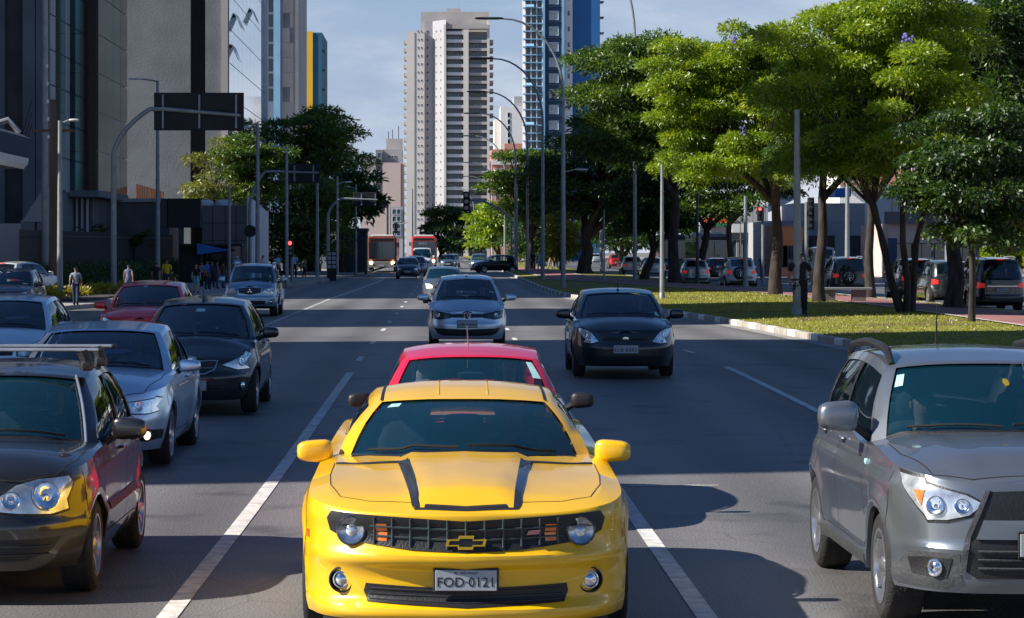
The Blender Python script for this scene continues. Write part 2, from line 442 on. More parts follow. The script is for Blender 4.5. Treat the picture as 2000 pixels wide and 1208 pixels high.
def car_shape_mesh(sh):
    sp = sh.sp; bag = Bag()
    cols = []
    K = 24
    y1 = sh.ya - sh.R
    for k in range(K+1):
        th = k/K*pi/2; S_ = sh.s_of_y(sh.yf+sh.af - sh.af*cos(th)**(2/sh.nf)) if k else 0.0
        # use real arc positions so that the nose centre is well covered
        if k: 
            x_ = sh.wh*sin(th)**(2/sh.nf)
        S_ = float(np.interp(th/(pi/2)*40, range(41), sh.S[:41]))
        if sh.plan(S_)[1] < y1-.03: cols.append((S_, sp['sill_f'] if sh.plan(S_)[1] < y1-.12 else sp['sill_f']))
    def arch(yc, s0, s1):
        cols.append((sh.s_of_y(yc-sh.R-.004), s0))
        for k in range(17):
            ph = -pi/2 + pi*k/16; cols.append((sh.s_of_y(yc+sh.R*sin(ph)), sh.zc*.92+sh.R*cos(ph)))
        cols.append((sh.s_of_y(yc+sh.R+.004), s1))
    arch(sh.ya, sp['sill_f'], sp['sill'])
    n = 12; a, b = sh.ya+sh.R, sh.yb-sh.R
    ends = sorted(set([round(a+(b-a)*k/n, 3) for k in range(1, n)]))
    for y in ends: cols.append((sh.s_of_y(y), sp['sill']))
    arch(sh.yb, sp['sill'], sp['sill_r'])
    K2 = 18
    for k in range(K2+1):
        S_ = float(np.interp(79+40*k/K2+.0, range(len(sh.S)), sh.S)) if k < K2 else float(sh.S[-1])
        if sh.plan(S_)[1] > sh.yb+sh.R+.03: cols.append((S_, sp['sill_r']))
    nr_ = sp.get('rows', 24); rj = [k/nr_ for k in range(nr_+1)]; rj[1:1] = [.012]; rj[-1:-1] = [1-.012]
    doors = sp['doors']     # list of (y0, y1)
    pts = []
    for S_, zb in cols:
        x, y, nx, ny = sh.plan(S_); zt = sh.zs(y)
        pts.append([sh.wall(S_, zb+(zt-zb)*r) for r in rj])
    meta = [sh.plan(S_) for S_, _ in cols]
    for i in range(len(cols)-1):
        ym = (meta[i][1]+meta[i+1][1])/2
        for j in range(len(rj)-1):
            zm = (pts[i][j].z+pts[i+1][j+1].z)/2
            part = 'body'; side = None
            if ym < y1-.0: part = 'front_bumper' if zm < sp.get('bumper_z', .62) else 'body'
            elif ym > sh.yb+sh.R: part = 'rear_bumper' if zm < sp.get('rbumper_z', .6) else 'body'
            for q, (d0, d1) in enumerate(doors):
                if d0 <= ym <= d1 and zm > sp['sill']+.10 and math.hypot(ym-sh.yb, zm-sh.zc) > sh.R+.07:
                    part = 'door%d' % q; side = 1
            bag.sym(part, [pts[i][j], pts[i+1][j], pts[i+1][j+1], pts[i][j+1]], side)
        # lower return flange and dark inner liner
        for p0, p1, w, nm in ((pts[i][0], pts[i+1][0], .03, 'body'),):
            n0, n1 = Vector((meta[i][2], meta[i][3], 0)), Vector((meta[i+1][2], meta[i+1][3], 0))
            a0, a1 = p0-n0*.03, p1-n1*.03
            a0.x = max(0, a0.x); a1.x = max(0, a1.x)
            bag.sym(nm, [p1, p0, a0, a1])
            b0, b1 = Vector((a0.x*.55, a0.y, a0.z)), Vector((a1.x*.55, a1.y, a1.z))
            bag.sym('underbody', [a1, a0, b0, b1])
            c0, c1 = Vector((0, a0.y, a0.z if a0.z < .35 else a0.z)), Vector((0, a1.y, a1.z))
            bag.sym('underbody', [b1, b0, c0, c1])
    # hood, shelf, deck
    g = sp['gh']; yA = g['pillars'][0][0]; yC = g['pillars'][-1][0]
    fr = [1, .97, .93, .87, .78, .66, .54, .44, .36, .28, .18, .08, 0]
    strips = []
    for i, (S_, zb) in enumerate(cols):
        r = pts[i][-1]; strips.append([Vector((r.x*f, r.y, sh.deck(r.x*f, r.y, r.x, r.z))) for f in fr])
    hood_f = sp.get('hood_f', .93)
    for i in range(len(cols)-1):
        ym = (strips[i][0].y+strips[i+1][0].y)/2
        for j in range(len(fr)-1):
            q = [strips[i][j], strips[i+1][j], strips[i+1][j+1], strips[i][j+1]]
            c = (q[0]+q[1]+q[2]+q[3])/4
            if ym < yA+.03:
                if c.y > sh.yw(min(c.x, g['wb']))+.05 and c.x < g['wb']-.02: part = 'dashboard'
                else: part = 'hood' if (fr[j]+fr[j+1])/2 < hood_f and c.y > sh.yf+sp.get('hood_start', .12) else 'body'
                bag.sym(part, q)
            elif ym <= yC:
                if c.x > g['wb']-.06: bag.sym('body', q)
                else:
                    # cut the shelf at the greenhouse base
                    if max(p.x for p in q) > g['wb']-.06: bag.sym('body', q)
            else:
                if sp.get('deck', False) or c.x > g['wb']*.0:
                    bag.sym('trunk_lid' if sp.get('deck') and (fr[j]+fr[j+1])/2 < .9 else 'body', q)
    # greenhouse
    gc, gv = sh.gcols, sh.gv
    G = [[sh.ghpt(i, v) for v in gv] for i in range(len(gc))]
    gi = [[sh.ghpt(i, v, -.012) for v in gv] for i in range(len(gc))]
    dark = sp.get('dark_pillars', True)
    side_n = 0; last = None
    for i in range(len(gc)-1):
        k0 = gc[i][2]; k1 = gc[i+1][2]
        for j in range(len(gv)-1):
            vm = (gv[j]+gv[j+1])/2; q = [G[i][j], G[i+1][j], G[i+1][j+1], G[i][j+1]]
            if k0 == 'f' and k1 == 'f' and i < 9:
                part = 'windshield' if .045 < vm < .945 else ('roof' if vm > .5 else 'black_trim'); side = None
                if part == 'windshield': q = [gi[i][j], gi[i+1][j], gi[i+1][j+1], gi[i][j+1]]
            elif k0 in ('f',): part = 'roof'; side = None
            elif k0 == 'r' or k1 == 'r':
                tt = gc[i][3] or 1
                part = 'rear_window' if (.14 < vm < .86 and tt < .95) else 'roof'; side = None
                if part == 'rear_window': q = [gi[i][j], gi[i+1][j], gi[i+1][j+1], gi[i][j+1]]
            elif k0[0] == 'w':
                part = 'side_window' + k0[1:] if .045 < vm < .86 else ('roof' if vm > .5 else 'black_trim'); side = 1 if part.startswith('side') else None
                if side: q = [gi[i][j], gi[i+1][j], gi[i+1][j+1], gi[i][j+1]]
            elif k0 == 'b': part = 'black_trim' if vm < .86 else 'roof'; side = None
            else: part = 'roof'; side = None
            bag.sym(part, q, side)
    rf = [1, .95, .86, .7, .5, .3, .12, 0]
    R = [[Vector((c[-1].x*f, c[-1].y, sh.roofz(c[-1].x*f, c[-1].y, max(c[-1].x, .05)) if True else 0)) for f in rf] for c in G]
    for i, c in enumerate(G):
        w = np.interp(c[-1].y, [gg[1].y for gg in gc[10:-8]], [gg[1].x for gg in gc[10:-8]])
        for j, f in enumerate(rf):
            x = c[-1].x*f; R[i][j] = Vector((x, c[-1].y, c[-1].z if j == 0 else sh.roofz(x, c[-1].y, max(w, .1))))
    for i in range(len(gc)-1):
        for j in range(len(rf)-1):
            bag.sym('roof', [R[i][j], R[i+1][j], R[i+1][j+1], R[i][j+1]])
    return bag

def patch2d(poly, mapf, step=.03, skirt=.006, ustep=None):
    """polygon in a 2-D parameter plane, cut into a grid, mapped on a surface; returns verts, faces"""
    bm = bmesh.new(); vs = [bm.verts.new((a, b, 0)) for a, b in poly]; bm.faces.new(vs)
    xs = [p[0] for p in poly]; ys = [p[1] for p in poly]
    for ax, lo, hi, st in ((0, min(xs), max(xs), ustep or step), (1, min(ys), max(ys), step)):
        n = int((hi-lo)/st)
        for k in range(1, n+1):
            c = lo+(hi-lo)*k/(n+1); co = [0, 0, 0]; no = [0, 0, 0]; co[ax] = c; no[ax] = 1
            bmesh.ops.bisect_plane(bm, geom=bm.verts[:]+bm.edges[:]+bm.faces[:], plane_co=co, plane_no=no)
    bm.verts.ensure_lookup_table()
    vv = [mapf(v.co.x, v.co.y, 0.0) for v in bm.verts]; n0 = len(vv)
    ff = [tuple(v.index for v in f.verts) for f in bm.faces]
    be = [e for e in bm.edges if len(e.link_faces) == 1]
    low = {}
    for e in be:
        for v in e.verts:
            if v.index not in low: low[v.index] = len(vv); vv.append(mapf(v.co.x, v.co.y, -skirt))
        l = e.link_loops[0]; a = l.vert.index; b = l.link_loop_next.vert.index
        ff.append((b, a, low[a], low[b]))
    bm.free(); return vv, ff

def circ(cx, cy, r, n=18, ry=None): return [(cx+r*cos(2*pi*k/n), cy+(ry or r)*sin(2*pi*k/n)) for k in range(n)]
def rrect(x0, x1, y0, y1, r=.02, n=3):
    out = []
    for cx, cy, a in ((x1-r, y1-r, 0), (x0+r, y1-r, 90), (x0+r, y0+r, 180), (x1-r, y0+r, 270)):
        for k in range(n+1):
            t = radians(a+90*k/n); out.append((cx+r*cos(t), cy+r*sin(t)))
    return out

class CarBuild:
    def __init__(s, sp, label, cat, name='car', group=None, body=None, loc=(0, 0), rz=0.0, paintmat=None, lowres=False):
        s.sp = sp; s.sh = Shape(sp); s.sh.gh_prepare(); s.pm = paintmat
        s.root = empty(name, (loc[0], loc[1], gz(loc[1])), rz); tag(s.root, label, cat, group)
        s.T = {}
    def shell(s, glass=None, glass2=None, only=None):
        names = {'body': 'body', 'front_bumper': 'front_bumper', 'rear_bumper': 'rear_bumper', 'hood': 'hood', 'roof': 'roof', 'black_trim': 'window_trim',
                 'underbody': 'underbody', 'dashboard': 'dashboard', 'windshield': 'windshield', 'rear_window': 'rear_window', 'trunk_lid': 'trunk_lid'}
        bag = car_shape_mesh(s.sh)
        for (part, side), (V, Fc, _) in bag.d.items():
            nm = 'door' if part.startswith('door') else ('side_window' if part.startswith('side_window') else names[part])
            m = s.pm
            if part in ('underbody', 'dashboard'): m = M['dark']
            if part == 'dashboard': m = M['black']
            if part == 'black_trim': m = M['black']
            if part == 'windshield': m = glass or M['glass']
            if part == 'rear_window' or part.startswith('side_window'): m = glass2 or glass or M['glass']
            if part == 'front_bumper' and 'bumper_mat' in s.sp: m = s.sp['bumper_mat']
            me = bpy.data.meshes.new(nm); me.from_pydata(V, [], Fc); me.materials.append(m)
            me.polygons.foreach_set('use_smooth', [True]*len(me.polygons))
            me.set_sharp_from_angle(angle=radians(38)); me.update()
            link_mesh(nm, me, s.root)
    # decals: coordinates (arc length from nose centre, height) on the wall
    def wmap(s, side, lift):
        def f(a, z, d): p = s.sh.wall(abs(a), z, lift+d); p.x = math.copysign(p.x, a)*side if a != 0 else 0; return p
        return f
    def patch(s, name, poly, m, lift=.004, both=True, step=.04, one=False, parent=None, skirt=None, ustep=None):
        """poly given for the +x half in (S, z); both: a part on each side; one: polygon spans the centre"""
        out = []
        for side in ((1,) if one or not both else (1, -1)):
            vv, ff = patch2d(poly, s.wmap(side, lift), step, skirt or lift+.004, ustep)
            mb = MB(); mb.add(vv, ff); out.append(mb.build(name, m, parent or s.root, smooth=True, angle=50))
        return out
    def hpatch(s, name, poly, m, lift=.003, mirror=False):
        for sd in ((1, -1) if mirror else (1,)):
            vv, ff = patch2d(poly, lambda a, b, d: Vector((a*sd, b, s.sh.hoodpt(a, b).z+lift+d)), .05, lift+.002)
            MB().add(vv, ff).build(name, m, s.root, smooth=True, angle=50)
    def front_s(s, x):
        """arc length where the front outline reaches half width x"""
        return float(np.interp(x, s.sh.P[:41, 0], s.sh.S[:41]))
    def fpoly(s, pts): return [(math.copysign(s.front_s(abs(x)), x), z) for x, z in pts]
    def rear_s(s, x): 
        return float(np.interp(-x, -s.sh.P[-41:, 0], s.sh.S[-41:]))
    def wheels(s, m=None, spokes=5, r=None, w=.205, style=0):
        sh = s.sh; r = r or s.sp['wr']; rim = r*s.sp.get('rimf', .66); m = m or M['alloy']
        t = MB()
        prof = [(rim, -w/2), (rim+.02, -w/2-.004), (r-.035, -w/2-.008), (r-.008, -w/2+.012), (r, -w/2+.035), (r-.006, -.03), (r-.001, -.02), (r-.001, .02), (r-.006, .03), (r, w/2-.035), (r-.008, w/2-.012), (r-.035, w/2+.008), (rim+.02, w/2+.004), (rim, w/2)]
        t.lathe(prof, 30, 'x'); tyre = t.mesh('tyre', M['rubber'], True, 40)
        b = MB()
        b.lathe([(rim+.006, w/2), (rim+.008, w/2+.006), (rim-.012, w/2+.004), (rim-.022, w/2-.04), (rim-.03, -w/2)], 30, 'x')
        nsp = spokes
        for k in range(nsp):
            a0 = 2*pi*k/nsp
            subs = (-.11, .11) if style == 1 else (0,)
            for da in subs:
                a = a0+da; hw0 = .035 if style == 1 else .05; hw1 = .022 if style == 1 else .032
                if nsp >= 8: hw0, hw1 = .022, .018
                q = []
                for rr, hw, xo in ((.045, hw0, w/2-.028), (rim*.55, (hw0+hw1)/2, w/2-.012), (rim-.008, hw1, w/2-.004)):
                    for sg in (-1, 1):
                        ca, sa = cos(a), sin(a); q.append((xo, rr*ca-sg*hw*sa, rr*sa+sg*hw*ca)); q.append((xo-.03, rr*ca-sg*hw*sa, rr*sa+sg*hw*ca))
                fs = []
                for i in range(2):
                    o = i*4; fs += [(o, o+4, o+6, o+2), (o, o+1, o+5, o+4), (o+2, o+6, o+7, o+3)]
                b.add(q, fs)
        b.lathe([(.0, w/2+.004), (.03, w/2+.003), (.055, w/2-.012), (.06, w/2-.05)], 14, 'x')
        rimm = b.mesh('rim', m, True, 30)
        dk = MB(); dk.lathe([(0, .0), (rim-.03, .0)], 24, 'x'); dk.lathe([(.0, .03), (.12, .03), (.12, .0)], 20, 'x'); dkm = dk.mesh('brake_disc', M['dark'])
        xw = sh.wh - w/2 - s.sp.get('win', .03)
        for y in (sh.ya, sh.yb):
            for sd in (1, -1):
                e = empty('wheel', (xw*sd, y, r), 0 if sd > 0 else pi, s.root)
                e.rotation_euler = (rnd.uniform(0, 3) if sd > 0 else rnd.uniform(0, 3), 0, 0 if sd > 0 else pi)
                link_mesh('tyre', tyre, e); link_mesh('rim', rimm, e); link_mesh('brake_disc', dkm, e)
    def mirror(s, x, y, z, sx=.11, sy=.07, sz=.075, m=None, arm=M['black']):
        for sd in (1, -1):
            mb = MB(); mb.sell((0, 0, 0), (sx, sy, sz), .55, 18, 10, taper=lambda a, b, c: (a, b*(1+.15*a), c*(1-.12*a*1)))
            e = MB(); e.v = [(x*sd + p[0]*sd, y+p[1], z+p[2]) for p in mb.v]; e.f = [f if sd > 0 else f[::-1] for f in mb.f]; e.m = [0]*len(e.f)
            o = e.build('side_mirror', m or s.pm, s.root, smooth=True, angle=60)
            a = MB(); a.tube([(sd*(x-sx*.7), y, z-sz*.45), (sd*(s.sh.wh-.10), y+.02, z-sz-.04)], [.028, .035], 8)
            a.build('mirror_arm', arm, o)
            g = MB(); g.sell((sd*x, y+sy*.72, z), (sx*.85, sy*.36, sz*.8), .5, 12, 6); g.build('mirror_glass', M['chrome'], o, smooth=True)
    def plate(s, text, y_off=.02, z=.45, wid=.40, hgt=.13, x=0, rear=False, head=None, m=None):
        sh = s.sh
        y = (sh.wall(0, z).y - y_off) if not rear else (sh.wall(sh.S[-1], z).y + y_off)
        p = empty('number_plate', (x, y, z), pi if rear else 0, s.root)
        MB().box(-wid/2-.012, wid/2+.012, .002, .02, -hgt/2-.012, hgt/2+.012, .004).build('plate_frame', M['black'], p)
        MB().box(-wid/2, wid/2, -.006, .004, -hgt/2, hgt/2, .002).build('plate_panel', m or M['plate'], p)
        if text: s.text('plate_lettering', text, hgt*.66, (0, -.0075, -hgt*.10), M['ink'], p, sx=1.0, fitw=wid*.9)
        if head: s.text('plate_heading', head, hgt*.16, (0, -.0075, hgt*.36), M['ink'], p)
    def text(s, name, txt, size, loc, m, parent, sx=1.0, fitw=None, rot=(pi/2, 0, 0)):
        return text3d(name, txt, size, loc, m, parent, sx, fitw, rot)
    def seats(s, yoff=0.0, rear=True, wheel_side=1):
        g = s.sp['gh']; y0 = g['yA']+.55+yoff; zb = .28
        for sd in (1, -1):
            mb = MB(); x = .34*sd
            mb.sell((x, y0, zb+.22), (.25, .27, .09), .5, 14, 8)
            b = MB(); b.sell((0, 0, .3), (.24, .07, .34), .55, 14, 8); 
            mb.add([(x+p[0], y0+.27+p[1]+(p[2])*.25, zb+.2+p[2]) for p in b.v], b.f)
            h = MB(); h.sell((x, y0+.46, zb+.2+.73), (.13, .05, .10), .6, 12, 7); mb.add(h.v, h.f)
            mb.build('seat', M['seat'], s.root, smooth=True, angle=60)
        if rear:
            mb = MB(); mb.sell((0, y0+1.15, zb+.42), (.62, .12, .36), .5, 16, 8)
            for x in (-.36, .36): mb.sell((x, y0+1.2, zb+.82), (.13, .05, .09), .6, 12, 7)
            mb.build('rear_seat', M['seat'], s.root, smooth=True, angle=60)
        mb = MB(); mb.box(-s.sh.wh+.2, s.sh.wh-.2, g['yw0']+.35, s.sh.yr-.35, .22, .30); mb.build('cabin_floor', M['dark'], s.root)
        # steering wheel
        mb = MB(); c = Vector((.34*wheel_side, g['yA']+.14, zb+.58)); R_ = .18; pts = []
        for k in range(21):
            a = 2*pi*k/20; pts.append(c+Vector((R_*cos(a), R_*sin(a)*.4, R_*sin(a)*.92)))
        mb.tube(pts, .014, 6, cap=False); mb.box(c.x-.16, c.x+.16, c.y-.01, c.y+.01, c.z-.02, c.z+.03); mb.build('steering_wheel', M['black'], s.root, smooth=True)
    def wipers(s, n=2):
        sh = s.sh
        for a, b in (((-.05, .05), (-.75, .075)), ((.72, .05), (.03, .075))):
            mb = MB(); p = [sh.wind(a[0]+(b[0]-a[0])*k/8, a[1]+(b[1]-a[1])*k/8 + .02*sin(pi*k/8), .02) for k in range(9)]
            mb.tube(p, .009, 5); mb.build('wiper', M['dark'], s.root)
    def wpatch(s, name, poly, m, lift=.0045):
        """flat print on the windscreen; poly in (u, v)"""
        vv, ff = patch2d(poly, lambda a, b, d: s.sh.wind(a, b, lift-.012+d), .1, .002); MB().add(vv, ff).build(name, m, s.root)
    def handles(s, ys, z, m=None):
        for y in ys:
            for sd in (1, -1):
                S_ = s.sh.s_of_y(y); p = s.sh.wall(S_, z, .018); mb = MB()
                mb.sell((p.x*sd, p.y, z), (.018, .09, .016), .7, 12, 6); mb.build('door_handle', m or s.pm, s.root, smooth=True)
    def _seam(s, pts, w, f, sds):
        """one continuous dark shut line; f maps the 2-D parameter to the surface"""
        P = []
        for (a0, b0), (a1, b1) in zip(pts[:-1], pts[1:]):
            n = max(2, int(math.hypot(a1-a0, b1-b0)/.06)); P += [(a0+(a1-a0)*k/n, b0+(b1-b0)*k/n) for k in range(n)]
        P.append(pts[-1])
        for sd in sds:
            row = []
            for i, (a0, b0) in enumerate(P):
                u, v = P[max(0, i-1)], P[min(len(P)-1, i+1)]; d = Vector((v[0]-u[0], v[1]-u[1], 0)).normalized()
                for g in (.5, -.5): p = f(a0-d.y*w*g, b0+d.x*w*g); row.append((p.x*sd, p.y, p.z))
            mb = MB(); mb.add(row, [(2*k, 2*k+1, 2*k+3, 2*k+2) for k in range(len(P)-1)]); mb.build('shut_line', M['dark'], s.root)
    def seam_wall(s, pts, w=.008): s._seam(pts, w, lambda y, z: s.sh.wall(s.sh.s_of_y(y), z, .0015), (1, -1))
    def seam_hood(s, pts, w=.008, mirror=True): s._seam(pts, w, lambda x, y: s.sh.hoodpt(x, y, .002), (1, -1) if mirror else (1,))
    def finish(s): return s.root
    def bellow(s): pass

def text3d(name, txt, size, loc, m, parent, sx=1.0, fitw=None, rot=(pi/2, 0, 0), depth=.0008):
    cu = bpy.data.curves.new(name, 'FONT'); cu.body = txt; cu.size = size; cu.align_x = 'CENTER'; cu.align_y = 'CENTER'; cu.extrude = depth; cu.resolution_u = 3
    o = bpy.data.objects.new(name, cu)
    me = bpy.data.meshes.new_from_object(o); bpy.data.objects.remove(o); bpy.data.curves.remove(cu)
    me.materials.clear(); me.materials.append(m)
    if fitw and len(me.vertices):
        xs = [v.co.x for v in me.vertices]; w = max(xs)-min(xs)
        if w > 0: me.transform(Matrix.Diagonal((fitw/w, 1, 1, 1)))
    o = link_mesh(name, me, parent, loc); o.rotation_euler = rot
    o.scale = (sx, 1, 1); return o
# ------------------------------------------------------------------ ground, roads, kerbs
def lerp_pts(P, y):
    ys = [p[1] for p in P]; xs = [p[0] for p in P]
    return ci([(b, a) for a, b in P], y)
RK = [(10.5, 5), (10.0, 30), (9.1, 42), (8.6, 52.6), (8.25, 62.3), (7.77, 73.6), (7.2, 82.5), (6.34, 96.7), (5.52, 111), (5.1, 125), (4.9, 160), (4.9, 220), (5.2, 900)]
LK = [(-30, 5), (-20, 50), (-14.5, 75), (-12.9, 92), (-10.4, 109), (-8.85, 144), (-7.93, 157), (-6.9, 189), (-6.5, 206), (-6.5, 900)]
def xr(y): return lerp_pts(RK, y)
def xl(y): return lerp_pts(LK, y)
OL = [(19.5, 5), (18.6, 60), (18.3, 90), (17.8, 110), (16.6, 130), (14.8, 150), (13.4, 180), (12.0, 230), (11.5, 900)]
def xo(y): return lerp_pts(OL, y)
PL = [(13.6, 20), (14.0, 63), (14.4, 85), (13.9, 111), (11.6, 124), (8.9, 144), (6.4, 162), (6.2, 240)]
PR = [(17.4, 20), (17.4, 63), (17.2, 90), (16.9, 108), (15.9, 124), (12.9, 144), (9.6, 171), (8.4, 240)]
def ystep(y0, y1):
    out = [y0]; y = y0
    while y < y1: y += 1.5 if y < 120 else (4 if y < 300 else 25); out.append(min(y, y1))
    return out
def strip(name, fa, fb, y0, y1, dz, m, nx=6, parent=None, kind='structure', fz=None):
    mb = MB(); Y = ystep(y0, y1); vs = []; fs = []
    for y in Y:
        a, b = fa(y), fb(y)
        for k in range(nx+1):
            x = a+(b-a)*k/nx; vs.append((x, y, gz(y)+dz+(fz(k/nx, x, y) if fz else 0)))
    for i in range(len(Y)-1):
        for k in range(nx): o = i*(nx+1)+k; fs.append((o, o+1, o+nx+2, o+nx+1))
    mb.add(vs, fs); o = mb.build(name, m, parent, smooth=True, angle=60)
    if kind: o['kind'] = kind
    return o

def asphalt(name, c0, c1):
    m = mat(name, c0, 0.58, var=.0, col2=c1, scale=.35, bump=.35, bscale=55, detail=10, stretch=(1, .22, 1))
    N, L = m.node_tree.nodes, m.node_tree.links; b = N['Principled BSDF']
    t = N.new('ShaderNodeTexCoord')
    # aggregate speckle
    n = N.new('ShaderNodeTexNoise'); n.inputs['Scale'].default_value = 38; n.inputs['Detail'].default_value = 6; n.inputs['Roughness'].default_value = .8
    L.new(t.outputs['Object'], n.inputs['Vector'])
    r = N.new('ShaderNodeMapRange'); r.inputs[1].default_value = .3; r.inputs[2].default_value = .7; r.inputs[3].default_value = .62; r.inputs[4].default_value = 1.38
    L.new(n.outputs['Fac'], r.inputs[0])
    # darker wheel tracks along each lane and oil spots
    sx = N.new('ShaderNodeSeparateXYZ'); L.new(t.outputs['Object'], sx.inputs[0])
    ma = N.new('ShaderNodeMath'); ma.operation = 'MULTIPLY'; ma.inputs[1].default_value = 2*pi/1.69; L.new(sx.outputs['X'], ma.inputs[0])
    si = N.new('ShaderNodeMath'); si.operation = 'SINE'; L.new(ma.outputs[0], si.inputs[0])
    tr = N.new('ShaderNodeMapRange'); tr.inputs[1].default_value = -1; tr.inputs[2].default_value = 1; tr.inputs[3].default_value = .74; tr.inputs[4].default_value = 1.13
    L.new(si.outputs[0], tr.inputs[0])
    n2 = N.new('ShaderNodeTexNoise'); n2.inputs['Scale'].default_value = .9; n2.inputs['Detail'].default_value = 8; L.new(t.outputs['Object'], n2.inputs['Vector'])
    sp = N.new('ShaderNodeMapRange'); sp.inputs[1].default_value = .58; sp.inputs[2].default_value = .70; sp.inputs[3].default_value = 1; sp.inputs[4].default_value = .50
    L.new(n2.outputs['Fac'], sp.inputs[0])
    # hairline cracks
    vo = N.new('ShaderNodeTexVoronoi'); vo.feature = 'DISTANCE_TO_EDGE'; vo.inputs['Scale'].default_value = .28
    nn = N.new('ShaderNodeMix'); nn.data_type = 'RGBA'; nn.inputs[0].default_value = .12; L.new(t.outputs['Object'], nn.inputs[6]); L.new(n2.outputs['Color'], nn.inputs[7]); L.new(nn.outputs[2], vo.inputs['Vector'])
    ck = N.new('ShaderNodeMapRange'); ck.inputs[1].default_value = .0; ck.inputs[2].default_value = .006; ck.inputs[3].default_value = .82; ck.inputs[4].default_value = 1; L.new(vo.outputs['Distance'], ck.inputs[0])
    src = N[m['mix']].outputs[2]
    prev = src
    for s_ in (r, tr, sp, ck):
        mm = N.new('ShaderNodeMix'); mm.data_type = 'RGBA'; mm.blend_type = 'MULTIPLY'; mm.inputs[0].default_value = 1
        L.new(prev, mm.inputs[6]); L.new(s_.outputs[0], mm.inputs[7]); prev = mm.outputs[2]
    L.new(prev, b.inputs['Base Color'])
    return m
M['road'] = asphalt('worn_asphalt', (.112, .106, .105), (.185, .173, .167))
M['road2'] = asphalt('far_asphalt', (.09, .09, .09), (.13, .13, .13))
M['line'] = mat('road_paint_white', (.74, .72, .67), .7, var=.0, col2=(.40, .39, .37), scale=7, bump=.3, detail=8)
M['pave'] = mat('sidewalk_concrete', (.30, .28, .26), .85, var=.22, scale=1.2, bump=.4, bscale=30)
M['kerb'] = mat('kerb_concrete', (.34, .31, .27), .85, var=.25, scale=3, bump=.4, bscale=25)
M['kerbw'] = mat('kerb_whitewash', (.74, .71, .65), .8, var=.18, scale=3, bump=.4, bscale=25)
M['path'] = mat('red_cycle_path', (.30, .13, .12), .85, var=.16, scale=1.0, bump=.3)
M['pathw'] = mat('path_edge', (.55, .50, .44), .8, var=.2, scale=3)
gm = mat('grass_soil', (.14, .16, .012), .95, var=0, col2=(.25, .23, .025), scale=.6, bump=1.0, bscale=35, detail=10)
M['grass'] = gm
N, L = gm.node_tree.nodes, gm.node_tree.links
t_ = N.new('ShaderNodeTexCoord'); n_ = N.new('ShaderNodeTexNoise'); n_.inputs['Scale'].default_value = .35; n_.inputs['Detail'].default_value = 7; L.new(t_.outputs['Object'], n_.inputs['Vector'])
r_ = N.new('ShaderNodeMapRange'); r_.inputs[1].default_value = .52; r_.inputs[2].default_value = .64; L.new(n_.outputs['Fac'], r_.inputs[0])
mm_ = N.new('ShaderNodeMix'); mm_.data_type = 'RGBA'; mm_.inputs[7].default_value = (.13, .085, .045, 1); L.new(r_.outputs[0], mm_.inputs[0]); L.new(N[gm['mix']].outputs[2], mm_.inputs[6])
n3_ = N.new('ShaderNodeTexNoise'); n3_.inputs['Scale'].default_value = 14; n3_.inputs['Detail'].default_value = 5; L.new(t_.outputs['Object'], n3_.inputs['Vector'])
r3_ = N.new('ShaderNodeMapRange'); r3_.inputs[1].default_value = .3; r3_.inputs[2].default_value = .7; r3_.inputs[3].default_value = .6; r3_.inputs[4].default_value = 1.4; L.new(n3_.outputs['Fac'], r3_.inputs[0])
m4_ = N.new('ShaderNodeMix'); m4_.data_type = 'RGBA'; m4_.blend_type = 'MULTIPLY'; m4_.inputs[0].default_value = 1; L.new(mm_.outputs[2], m4_.inputs[6]); L.new(r3_.outputs[0], m4_.inputs[7])
L.new(m4_.outputs[2], N['Principled BSDF'].inputs['Base Color'])

strip('ground', lambda y: -1500, lambda y: 1500, -60, 4200, -.22, mat('city_ground', (.14, .135, .125), .9, var=.25, scale=.05), nx=4)
strip('road', lambda y: xl(y), lambda y: xr(y), -20, 1200, 0, M['road'], nx=10)
strip('opposite_road', lambda y: xo(y), lambda y: 36, -20, 1200, 0, M['road2'], nx=4)
def mound(t, x, y): return .10*sin(pi*t)*sst(30, 70, y)
strip('median_grass', lambda y: xr(y)+.16, lambda y: xo(y)-.16, -20, 1200, .13, gm, nx=10, fz=mound)
def pz(x, y): a, b = xr(y)+.16, xo(y)-.16; t = min(1, max(0, (x-a)/(b-a))); return gz(y)+.13+mound(t, x, y)
def pathf(d): return lambda t, x, y: pz(x, y)-gz(y)-.13+d
strip('cycle_path', lambda y: lerp_pts(PL, y), lambda y: lerp_pts(PR, y), 20, 240, .135, M['path'], nx=6, fz=lambda t, x, y: pz(x, y)-gz(y)-.13+.018)
for P_, s_ in ((PL, 0), (PR, 0)):
    strip('path_edging', lambda y: lerp_pts(P_, y)-.10, lambda y: lerp_pts(P_, y)+.06, 20, 240, .135, M['pathw'], nx=1, fz=lambda t, x, y: pz(x, y)-gz(y)-.13+.03)
strip('sidewalk', lambda y: -60, lambda y: xl(y)-.16, 5, 700, .14, M['pave'], nx=8)
strip('far_sidewalk', lambda y: 36.16, lambda y: 60, -20, 1200, .14, M['pave'], nx=3)

